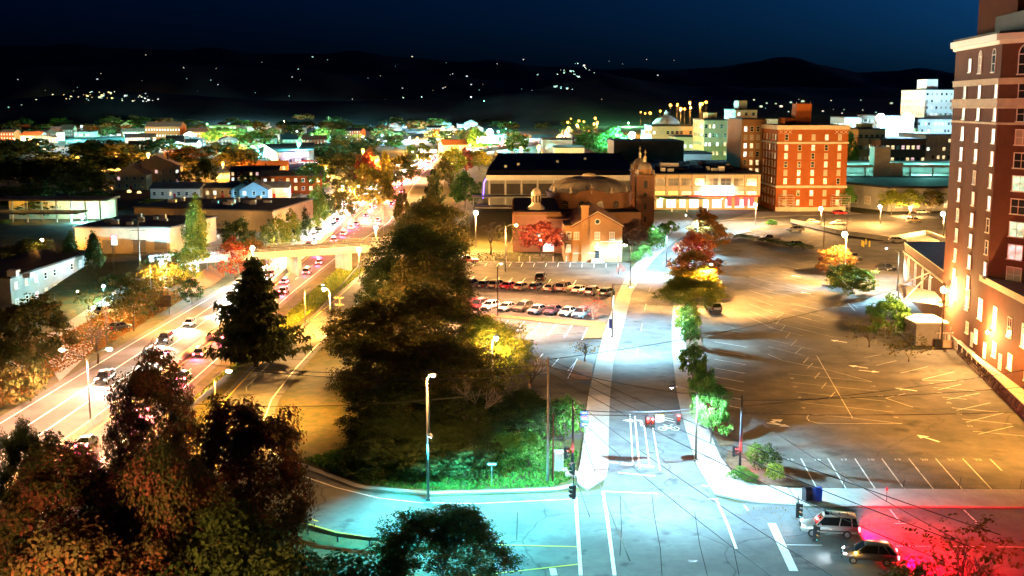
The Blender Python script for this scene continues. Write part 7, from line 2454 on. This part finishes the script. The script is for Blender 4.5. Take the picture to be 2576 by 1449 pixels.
# low walls round the hill car park
lw1 = thing('low_wall', (110, 330, 0), 'low pale wall dividing the hill car park', 'wall')
for a, b in (((2235, 606), (2105, 588)), ((2105, 588), (1990, 560)), ((2235, 606), (2330, 590)), ((2330, 590), (2385, 612))):
    p, q_ = g(*a), g(*b)
    d = (q_ - p).normalized()
    s = Vector((-d.y, d.x, 0)) * 0.2
    part(lw1, 'run', MB().prism([(p - s).xy, (q_ - s).xy, (q_ + s).xy, (p + s).xy], 0, 1.3), M_conc)
# white barrier along the town street
for k in range(9):
    p = gt(360 + k * 8 + 110 - 110, 660 - k * 6)


def guardrail(pts, label, dz=0.0):
    s = thing('guardrail', pts[0], label, 'guardrail')
    o_ = Vector(pts[0])
    ps = dens(pts, 3.8)
    for p in ps:
        q_ = p - o_
        MB().box(q_.x - 0.08, q_.x + 0.08, q_.y - 0.08, q_.y + 0.08, q_.z - 0.5, q_.z + 0.72).build('post', M_pole, s)
    mb = MB()
    for z0, z1, off in ((0.45, 0.58, 0.0), (0.58, 0.64, 0.05), (0.64, 0.78, 0.0)):
        mb.strip([(p.x - o_.x, p.y - o_.y - 0.1 - off, p.z - o_.z + z0) for p in ps], [(p.x - o_.x, p.y - o_.y - 0.1 - off, p.z - o_.z + z1) for p in ps])
    mb.build('rail', M_pole, s)
    return s


guardrail([g(775, 1345), g(850, 1362), g(930, 1372), g(968, 1374)], 'galvanised guardrail below the street edge at the foreground trees')
guardrail([gt(930, 640), gt(855, 728), gt(800, 790), gt(757, 836), gt(675, 928), gt(620, 985)], 'guardrail between expressway verge and slip road')
# shed with transformers in the corner of the open car park
ts = g(2330, 862)
tsh = thing('transformer_shed', (ts.x, ts.y, 0), 'flat-roofed shed with white pipes beside the tower pole', 'shed')
MB().box(-2.6, 2.2, -2.5, 4.5, 0, 3.6).build('wall', M_stucco_g, tsh)
MB().box(-2.9, 2.5, -2.8, 4.8, 3.601, 3.85).build('roof', M_trim, tsh)
mb = MB()
for z in (0.9, 2.2):
    mb.tube([(0.4, -3.0, z), (3.0, -3.2, z)], 0.14, 6)
for x in (1.0, 1.9, 2.7):
    mb.tube([(x, -3.1, 0), (x, -3.1, 3.2)], 0.12, 6)
mb.build('pipework', M_trim, tsh)
MB().box(1.2, 3.0, -4.2, -3.8, 0, 1.2).build('sign_panel', M_stone, tsh)
MB().box(0.0, 0.9, -4.0, -3.2, 0, 1.3).build('transformer', M_black, tsh)
# handrails along the alley
hr = thing('hand_rail', (67, 170, 1.7), 'white handrail beside the doors of the low brick wing', 'railing')
mb = MB()
for k in range(10):
    y = 150 + k * 2.6
    mb.tube([(wx(y) - 2.2, y, 1.7), (wx(y) - 2.2, y, 2.7)], 0.04, 5)
part(hr, 'posts', mb, M_trim)
part(hr, 'rail', MB().tube([(wx(150) - 2.2, 150, 2.7), (wx(173.4) - 2.2, 173.4, 2.7)], 0.05, 5), M_trim)
# ------------------------------------------------------------------ vegetation
T = tree
# dark foreground maples, bottom left
T('maple_tree', 'big', 'maple', 165, 1120, 80, 400, 'big rust-tinged maple filling the lower left corner', low=0.1)
T('maple_tree', 'big', 'maple', 400, 1130, 74, 330, 'greenish maple beside the big rust-tinged one', low=0.1)
T('maple_tree', 'big', 'rust', 380, 890, 105, 215, 'tall dark maple rising in front of the expressway', low=0.15)
T('maple_tree', 'big', 'rust', 610, 1010, 88, 320, 'broad dark rust maple beside the slip-road bend', low=0.1)
T('maple_tree', 'big', 'dark', 50, 1065, 104, 130, 'thin-leaved dark tree at the frame edge above the maples', low=0.2)
T('maple_tree', 'big', 'dark', 560, 1300, 72, 480, 'low dark green maple at the bottom edge', low=0.05)
T('maple_tree', 'big', 'rust', 200, 1330, 66, 520, 'low dark bush of maple along the very bottom edge', low=0.05)
T('small_tree', 'big', 'dark', 1110, 1285, 88, 330, 'dark leafy tree in front of the lit street at the bottom edge', low=0.05)
T('small_tree', 'loose', 'dark', 880, 1395, 84, 260, 'low dark shrub below the guardrail', low=0.0)
T('bare_tree', 'bare', 'olive', 2440, 1298, 80, 330, 'thin bare-twigged tree before the red-lit road at the bottom corner')
T('small_tree', 'loose', 'olive', 2300, 1405, 78, 200, 'low leafy shrub below the dark crossover', low=0.0)
# white pine before the expressway
T('white_pine', 'pine', 'needle', 635, 652, 172, 300, 'large dark white pine standing before the expressway')
# wooded island in the middle
T('tall_conifer', 'pine', 'needle', 1090, 428, 335, 125, 'tall conifer at the far tip of the wooded island')
T('wood_tree', 'big', 'olive', 1085, 505, 285, 185, 'bronze-leaved tree below the tall conifer', low=0.1)
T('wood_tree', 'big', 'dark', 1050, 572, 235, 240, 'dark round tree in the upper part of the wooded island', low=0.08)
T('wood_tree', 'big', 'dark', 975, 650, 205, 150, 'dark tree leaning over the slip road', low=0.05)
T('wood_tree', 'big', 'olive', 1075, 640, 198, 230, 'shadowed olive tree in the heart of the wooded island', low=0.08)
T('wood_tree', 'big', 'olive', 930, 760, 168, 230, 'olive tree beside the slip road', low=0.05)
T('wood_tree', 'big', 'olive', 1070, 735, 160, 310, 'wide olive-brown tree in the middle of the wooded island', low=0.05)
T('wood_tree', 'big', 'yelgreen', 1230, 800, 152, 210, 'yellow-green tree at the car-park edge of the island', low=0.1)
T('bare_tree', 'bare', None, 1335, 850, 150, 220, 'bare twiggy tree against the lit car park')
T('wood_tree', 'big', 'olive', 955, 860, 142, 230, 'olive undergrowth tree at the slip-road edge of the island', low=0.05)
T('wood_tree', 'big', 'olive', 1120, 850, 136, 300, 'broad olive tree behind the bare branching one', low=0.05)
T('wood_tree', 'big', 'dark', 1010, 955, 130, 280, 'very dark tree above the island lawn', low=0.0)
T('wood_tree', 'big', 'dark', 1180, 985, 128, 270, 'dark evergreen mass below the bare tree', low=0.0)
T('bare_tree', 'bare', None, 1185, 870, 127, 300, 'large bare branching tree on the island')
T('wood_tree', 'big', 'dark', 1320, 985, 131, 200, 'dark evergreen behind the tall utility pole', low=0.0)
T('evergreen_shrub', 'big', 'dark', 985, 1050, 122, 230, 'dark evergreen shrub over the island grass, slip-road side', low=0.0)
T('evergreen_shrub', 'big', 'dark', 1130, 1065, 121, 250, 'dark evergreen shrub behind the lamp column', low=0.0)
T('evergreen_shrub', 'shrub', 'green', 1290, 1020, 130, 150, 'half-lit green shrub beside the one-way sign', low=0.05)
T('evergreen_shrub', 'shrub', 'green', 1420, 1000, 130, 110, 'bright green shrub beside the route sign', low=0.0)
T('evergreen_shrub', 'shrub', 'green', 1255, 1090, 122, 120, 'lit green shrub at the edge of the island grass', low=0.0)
for px, top, Y, w, lf, lb in ((930, 1110, 117.5, 160, 'dark', 'low dark shrub at the slip-road end of the island lawn'), (1060, 1112, 116.5, 150, 'dark', 'low dark shrub left of the lamp column'), (1170, 1118, 116.5, 130, 'dark', 'low dark shrub right of the lamp column'), (1330, 1085, 121, 130, 'green', 'lit shrub between the one-way sign and the utility pole')):
    T('evergreen_shrub', 'shrub', lf, px, top, Y, w, lb, 'shrub', low=0.0)
# trees along the expressway's town side
T('roadside_tree', 'mid', 'olive', 80, 750, 185, 190, 'broad olive tree lit orange at the frame edge above the expressway', low=0.2)
T('roadside_tree', 'mid', 'olive', 20, 850, 172, 170, 'amber-lit undergrowth tree above the expressway lamp', low=0.05)
T('roadside_tree', 'sparse', 'olive', 260, 690, 215, 140, 'thin tree with cool light showing through beside the flats', low=0.2)
T('roadside_tree', 'loose', 'olive', 330, 690, 230, 130, 'loose olive tree above the expressway bank', low=0.2)
T('roadside_tree', 'loose', 'olive', 400, 640, 255, 130, 'loose olive tree before the town street bend', low=0.2)
T('roadside_tree', 'loose', 'yelgreen', 455, 625, 268, 110, 'yellow-green loose tree on the bank above the straw slope', low=0.2)
T('roadside_tree', 'bare', 'olive', 240, 800, 200, 130, 'bare tree trunk above the orange verge')
T('roadside_shrub', 'shrub', 'dark', 480, 700, 262, 60, 'dark shrub at the top of the straw slope', low=0.0)
T('tall_cypress', 'column', 'yelgreen', 490, 500, 310, 82, 'tall columnar cypress lit yellow-green from below', low=0.05)
T('small_tree', 'mid', 'yelgreen', 487, 605, 288, 70, 'small yellow-lit tree beside the bridge end', low=0.4)
T('dark_cypress', 'column', 'dark', 176, 588, 285, 62, 'dark cypress before the orange warehouse, left of the pair', low=0.0)
T('dark_cypress', 'column', 'dark', 232, 585, 280, 66, 'dark cypress before the orange warehouse, right of the pair', low=0.0)
T('small_tree', 'mid', 'dark', 75, 600, 292, 90, 'dark round tree left of the warehouse cypresses', low=0.05)
T('small_tree', 'mid', 'dark', 20, 620, 285, 110, 'dark tree at the frame edge beside the flats', low=0.05)
T('small_tree', 'shrub', 'dark', 290, 690, 262, 70, 'dark pine-like shrub at the end of the flats', low=0.1)
T('small_tree', 'mid', 'dark', 600, 550, 330, 80, 'dark bushy tree above the red shrub by the bridge', low=0.1)
T('red_shrub', 'shrub', 'crimson', 588, 602, 300, 90, 'crimson shrub beside the bridge parapet', low=0.0)
T('small_tree', 'shrub', 'orange', 640, 600, 310, 70, 'rust shrub behind the bridge parapet', low=0.0)
for i, (px, top, Y) in enumerate(((672, 560, 325), (700, 545, 345), (728, 530, 366), (752, 516, 388), (775, 503, 410), (800, 490, 432), (815, 480, 455))):
    T('hedge_tree', 'shrub', 'yelgreen' if i % 3 else 'dark', px, top, Y, 56, '%s clump from the bridge in the hedge along the far slip road' % ('first', 'second', 'third', 'fourth', 'fifth', 'sixth', 'seventh')[i], group='hedge along the far slip road', low=0.0)
T('roadside_tree', 'mid', 'green', 782, 410, 520, 80, 'dark green tree beside the brick house', low=0.2)
T('roadside_tree', 'mid', 'yelgreen', 795, 470, 440, 46, 'small yellow tree beside the slip-road junction', low=0.1)
T('roadside_tree', 'mid', 'yellow', 930, 418, 500, 110, 'glowing yellow bushy tree left of the expressway', low=0.05)
T('roadside_tree', 'mid', 'crimson', 925, 378, 560, 60, 'red autumn tree above the yellow bush', low=0.2)
T('roadside_tree', 'mid', 'yellow', 968, 388, 590, 40, 'small bright yellow tree behind the red one', low=0.1)
T('roadside_tree', 'mid', 'olive', 870, 395, 580, 110, 'dim conifer-like tree left of the red autumn tree', low=0.05)
T('roadside_tree', 'mid', 'olive', 1010, 390, 640, 90, 'olive trees on the bank before the far bend', low=0.05)
T('roadside_tree', 'mid', 'yellow', 1065, 362, 850, 46, 'yellow tree at the far bend of the expressway', low=0.1)
T('roadside_tree', 'mid', 'yelgreen', 1035, 364, 850, 40, 'yellow-green tree at the far bend of the expressway', low=0.1)
T('roadside_tree', 'mid', 'yelgreen', 1140, 372, 690, 62, 'yellow-green tree right of the far expressway', low=0.15)
T('roadside_tree', 'mid', 'red', 1172, 375, 700, 40, 'red tree between two yellow ones right of the expressway', low=0.15)
T('roadside_tree', 'mid', 'yellow', 1205, 378, 700, 60, 'rounded yellow tree nearest the arena', low=0.1)
T('roadside_tree', 'mid', 'olive', 1118, 398, 620, 50, 'olive tree below the yellow-green one', low=0.1)
T('roadside_tree', 'mid', 'green', 1170, 435, 470, 76, 'green tree between the conifer and the arena', low=0.1)
T('roadside_tree', 'mid', 'olive', 1010, 480, 420, 40, 'small dark tree at the verge of the far expressway', low=0.1)
T('roadside_tree', 'mid', 'olive', 860, 470, 470, 70, 'dark shrub tree with a sign behind the slip road', low=0.0)
# church surroundings
T('red_maple', 'mid', 'red', 1362, 560, 287, 118, 'pink-red maple on the lawn before the church', low=0.3)
T('bare_tree', 'bare', None, 1235, 540, 300, 140, 'wide bare tree on the church lawn')
T('bare_tree', 'bare', 'olive', 1275, 560, 296, 90, 'bare tree with a few olive leaves beside the red maple')
T('purple_tree', 'mid', 'purple', 1592, 555, 300, 72, 'dark purple-leaved tree beside the rectory gable', low=0.25)
T('lawn_tree', 'mid', 'olive', 1120, 580, 292, 110, 'bronze tree between the wood and the bare church tree', low=0.1)
for px, top, Y, w, lb in ((1640, 570, 318, 44, 'rounded green shrub below the bell tower'), (1665, 562, 335, 40, 'green shrub bed beside the street bend'), (1622, 615, 292, 40, 'conical green shrub beside the purple tree'), (1600, 632, 284, 30, 'small green shrub at the rectory corner'), (1655, 590, 310, 50, 'green shrub on the bank beside the pavement'), (1690, 555, 350, 36, 'far green shrub at the street bend')):
    T('green_shrub', 'shrub', 'green', px, top, Y, w, lb, 'shrub', low=0.0)
T('street_tree', 'bare', 'red', 1492, 745, 208, 84, 'thin bare street tree with red leaves at its foot')
T('red_shrub', 'sparse', 'crimson', 1495, 780, 205, 40, 'low red shrub under the thin street tree', 'shrub', low=0.0)
T('street_tree', 'bare', 'orange', 1472, 852, 172, 100, 'bare street tree with a few orange leaves on its island')
T('street_tree', 'sparse', 'red', 1562, 665, 262, 26, 'slim reddish sapling by the street corner', low=0.1)
# street trees between the road and the open car park
T('street_tree', 'tall', 'orange', 1772, 528, 316, 100, 'orange autumn street tree furthest along the car-park edge', low=0.1)
T('street_tree', 'mid', 'orange', 1800, 566, 308, 84, 'second orange street tree, nearer the hedge', low=0.1)
T('street_tree', 'mid', 'crimson', 1748, 585, 274, 92, 'dark red and orange street tree above the amber one', low=0.1)
T('street_tree', 'mid', 'orange', 1748, 632, 246, 132, 'amber street tree with red patches', low=0.1)
T('street_tree', 'mid', 'yellow', 1756, 672, 228, 118, 'yellow street tree behind the wide green one', low=0.1)
T('street_tree', 'big', 'yelgreen', 1738, 700, 213, 168, 'wide yellow-green street tree halfway along the car-park edge', low=0.2)
T('street_tree', 'mid', 'green', 1737, 803, 183, 46, 'slim green street tree below the wide one', low=0.1)
T('street_tree', 'mid', 'green', 1746, 866, 158, 70, 'green street tree second from the junction', low=0.15)
T('street_tree', 'mid', 'green', 1792, 956, 129, 92, 'bright green street tree nearest the junction', low=0.12)
T('street_tree', 'mid', 'yelgreen', 1730, 765, 192, 66, 'yellow-green street tree squeezed below the wide one', low=0.1)
T('street_tree', 'mid', 'green', 1765, 918, 143, 66, 'green street tree between the two nearest the junction', low=0.1)
for px, top, Y, w, lf, lb in ((1905, 1115, 120, 50, 'green', 'green-topped shrub in the junction bed'), (1935, 1120, 118.5, 70, 'dark', 'dark spreading shrub in the junction bed'), (1950, 1165, 115.5, 50, 'yelgreen', 'yellowish shrub at the tip of the junction bed'), (1850, 1185, 116.2, 40, 'green', 'low green plant under the signal pole'), (1885, 1188, 115.2, 44, 'green', 'low green plant beside the pavement ramp'), (1865, 1178, 117.5, 40, 'green', 'low green plant behind the signal pole')):
    T('bed_shrub', 'shrub', lf, px, top, Y, w, lb, 'shrub', low=0.0)
tag(poly('shrub_bed', [(23.2, 117), (24.9, 113.9), (29.4, 113.5), (29.2, 118), (27.8, 123.5), (24, 126), (23.0, 122)], M_soil, 0.16, z0=-0.05), kind='structure')
tag(poly('tree_strip', [(23.4, 128), (25.2, 128), (28, 165), (33, 205), (39, 245), (45, 280), (56, 322), (52, 315), (41.7, 272), (37.1, 246.5), (31.1, 208.8), (27.3, 180), (24.4, 150.4)], M_soil, 0.15, z0=-0.05), kind='structure')
# bushes of the open car park
T('lot_tree', 'mid', 'orange', 2105, 622, 262, 90, 'orange-green tree at the far side of the open car park', low=0.05)
T('lot_tree', 'mid', 'yelgreen', 2148, 672, 236, 112, 'yellow-green bush in the open car park', low=0.0)
T('lot_tree', 'mid', 'dark', 2118, 665, 248, 70, 'shadowed bush between the orange tree and the yellow bush', low=0.0)
T('lot_tree', 'mid', 'green', 2240, 748, 192, 104, 'dark green round tree beside the transformer shed', low=0.05)
T('lot_tree', 'sparse', 'olive', 2190, 790, 183, 130, 'thin leafless bush beside the round green tree', low=0.0)
T('lot_tree', 'sparse', 'olive', 2290, 830, 172, 120, 'dry weeds below the transformer shed', low=0.0)
for i in range(9):
    px = 1862 + i * 21
    T('clipped_hedge', 'shrub', 'dark', px, 588 + i * 3.4, 338 - i * 3.4, 34, '%s clump of the clipped hedge at the car-park end' % ('first', 'second', 'third', 'fourth', 'fifth', 'sixth', 'seventh', 'eighth', 'ninth')[i], 'hedge', 'clipped hedge at the car-park end', low=0.0)
for i, (px, w) in enumerate(((2245, 60), (2290, 70), (2345, 60))):
    T('market_tree', 'mid', 'yelgreen' if i < 2 else 'olive', px, 478, 408, w, ('first', 'second', 'third')[i] + ' leafy tree in front of the market hall, counted from the hotel', low=0.3)
T('street_tree', 'mid', 'green', 2135, 470, 425, 40, 'green-lit tree at the hotel corner', low=0.2)
T('street_tree', 'mid', 'green', 1942, 553, 372, 30, 'small green tree on the hill lot verge', low=0.1)
# trees of the town
rgt = random.Random(21)
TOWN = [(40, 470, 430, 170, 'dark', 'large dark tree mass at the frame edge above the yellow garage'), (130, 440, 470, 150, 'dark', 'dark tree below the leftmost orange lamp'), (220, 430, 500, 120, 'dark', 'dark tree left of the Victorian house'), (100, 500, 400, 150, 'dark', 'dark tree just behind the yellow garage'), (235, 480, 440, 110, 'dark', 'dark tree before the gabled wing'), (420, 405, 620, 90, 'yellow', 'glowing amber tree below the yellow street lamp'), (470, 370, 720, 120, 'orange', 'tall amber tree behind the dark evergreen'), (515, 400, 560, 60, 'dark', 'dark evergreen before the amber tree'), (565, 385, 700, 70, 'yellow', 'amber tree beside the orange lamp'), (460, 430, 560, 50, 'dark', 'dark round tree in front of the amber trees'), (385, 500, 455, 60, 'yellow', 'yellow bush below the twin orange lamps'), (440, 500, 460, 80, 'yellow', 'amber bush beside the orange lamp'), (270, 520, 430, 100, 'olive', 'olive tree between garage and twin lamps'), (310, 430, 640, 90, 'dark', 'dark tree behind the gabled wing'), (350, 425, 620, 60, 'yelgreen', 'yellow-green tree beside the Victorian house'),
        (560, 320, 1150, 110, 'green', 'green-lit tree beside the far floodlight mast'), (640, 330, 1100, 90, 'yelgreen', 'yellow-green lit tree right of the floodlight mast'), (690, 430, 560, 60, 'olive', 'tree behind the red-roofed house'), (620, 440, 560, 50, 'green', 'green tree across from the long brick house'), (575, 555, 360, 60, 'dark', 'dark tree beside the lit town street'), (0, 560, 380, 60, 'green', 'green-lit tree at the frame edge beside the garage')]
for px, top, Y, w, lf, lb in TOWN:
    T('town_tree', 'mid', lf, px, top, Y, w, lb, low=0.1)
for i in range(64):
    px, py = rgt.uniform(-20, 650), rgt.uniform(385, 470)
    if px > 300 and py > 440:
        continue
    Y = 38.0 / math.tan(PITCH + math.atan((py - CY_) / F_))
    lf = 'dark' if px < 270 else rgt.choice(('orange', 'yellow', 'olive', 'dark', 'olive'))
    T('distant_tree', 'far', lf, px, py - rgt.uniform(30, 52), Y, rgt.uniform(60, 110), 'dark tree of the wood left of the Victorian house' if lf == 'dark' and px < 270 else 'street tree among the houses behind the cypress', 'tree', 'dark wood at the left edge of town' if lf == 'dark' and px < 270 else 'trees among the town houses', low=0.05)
for i in range(180):
    py = rgt.uniform(296, 372)
    px = rgt.uniform(0, 1330)
    Y = 38.0 / math.tan(PITCH + math.atan((py - CY_) / F_))
    if px < 520 and py > 345:
        py -= 30
        Y = 38.0 / math.tan(PITCH + math.atan((py - CY_) / F_))
    T('distant_tree', 'far', rgt.choice(('dark', 'dark', 'olive', 'olive', 'orange', 'green')), px, py - rgt.uniform(14, 30), Y, rgt.uniform(26, 60), 'dim tree among the roofs of the far town', 'tree', 'dim trees of the far town', low=0.05)
for i in range(34):
    py = rgt.uniform(372, 440)
    px = rgt.uniform(800, 1000)
    if px > 1000 - (py - 372) * 1.6:
        continue
    Y = 38.0 / math.tan(PITCH + math.atan((py - CY_) / F_))
    T('distant_tree', 'far', rgt.choice(('dark', 'olive', 'olive')), px, py - rgt.uniform(22, 40), Y, rgt.uniform(40, 70), 'dim olive tree on the wooded slope left of the expressway', 'tree', 'wooded slope left of the expressway', low=0.05)
for i in range(60):
    py = rgt.uniform(292, 340)
    px = rgt.uniform(1330, 2390)
    if py > 312 and px > 1480:
        py = rgt.uniform(288, 308)
    Y = 38.0 / math.tan(PITCH + math.atan((py - CY_) / F_))
    T('distant_tree', 'far', rgt.choice(('dark', 'olive', 'green', 'green')), px, py - rgt.uniform(14, 26), Y, rgt.uniform(26, 50), 'dim tree among the far roofs of downtown', 'tree', 'dim trees of far downtown', low=0.05)
for px, top, Y, w, lb in ((1540, 322, 820, 100, 'teal-lit tree below the cyan floodlight behind the arena'), (1480, 330, 900, 60, 'green-lit tree left of the cyan floodlight'), (1200, 325, 1000, 50, 'green-lit tree left of the brightest floodlight mast'), (2130, 338, 640, 60, 'green-lit tree beside the hotel roof'), (2310, 330, 830, 70, 'green-lit tree below the white floodlights'), (1300, 335, 900, 60, 'teal-lit tree right of the brightest floodlight mast')):
    T('lit_tree', 'mid', 'green', px, top, Y, w, lb, low=0.1)
T('bare_tree', 'bare', None, 2280, 590, 250, 60, 'bare twiggy tree before the low wall of the hill car park')

# rough grass and fallen leaves
def grass_patch(name, pts, n, h, lf, label):
    rg = np.random.default_rng(len(label))
    p = np.array([(q[0], q[1]) for q in pts])
    lo, hi = p.min(0), p.max(0)
    c = []
    while len(c) < n:
        x, y = rg.uniform(lo[0], hi[0]), rg.uniform(lo[1], hi[1])
        ins = False
        j = len(pts) - 1
        for i in range(len(pts)):
            if (p[i][1] > y) != (p[j][1] > y) and x < (p[j][0] - p[i][0]) * (y - p[i][1]) / (p[j][1] - p[i][1]) + p[i][0]:
                ins = not ins
            j = i
        if ins:
            c.append((x, y, hgt(x, y) + h * 0.35))
    c = np.array(c)
    nor = unit(rg.normal(size=c.shape) * np.array([1, 1, 0.35]))
    me = leaves_mesh(name, c, nor, h * (0.5 + rg.random(n)), rg.random(n), 1.5)
    me.materials[0] = LEAF[lf]
    o = bpy.data.objects.new(name, me)
    link(o)
    return tag(o, label, 'grass', kind='stuff')


isl = [(-23, 123), (-15, 114.5), (-8, 112.6), (4, 113.8), (6, 116), (7.5, 126), (-2, 130), (-14, 132)]
grass_patch('rough_grass', isl, 9000, 0.22, 'green', 'rough grass of the wooded island beside the kerb')
grass_patch('verge_grass', [(-49, 170), (-41, 170), (-40, 320), (-48, 320)], 12000, 0.3, 'yelgreen', 'dry grass verge between expressway and slip road')
grass_patch('lawn_grass', [(-14, 287.5), (12.5, 287.5), (12.5, 303), (-14, 306)], 5000, 0.12, 'olive', 'lawn before the church')
grass_patch('bank_grass', [(-84, 170), (-76, 170), (-76, 270), (-86, 270)], 9000, 0.3, 'orange', 'dry grass bank above the expressway lanes')


def litter(name, x0, x1, y0, y1, n, z, label):
    rg = np.random.default_rng(n)
    c = np.stack([rg.uniform(x0, x1, n), y0 + (y1 - y0) * rg.random(n) ** 2, np.full(n, z)], 1)
    nor = unit(rg.normal(size=c.shape) * 0.25 + np.array([0, 0, 1]))
    me = leaves_mesh(name, c, nor, 0.06 + 0.08 * rg.random(n), rg.random(n), 1.4)
    me.materials[0] = LEAF['orange']
    o = bpy.data.objects.new(name, me)
    link(o)
    return tag(o, label, 'leaves', kind='stuff')


litter('fallen_leaves', 21, 48, 107.5, 104, 900, 0.06, 'fallen leaves along the kerb of the junction')
litter('fallen_leaves', 28, 48, 113.3, 126, 700, 0.06, 'fallen leaves on the edge of the open car park')
litter('fallen_leaves', 24, 40, 103, 92, 260, 0.06, 'scattered leaves around the waiting cars')
litter('fallen_leaves', -18, -4, 98.5, 101, 300, 0.06, 'fallen leaves along the guardrail')
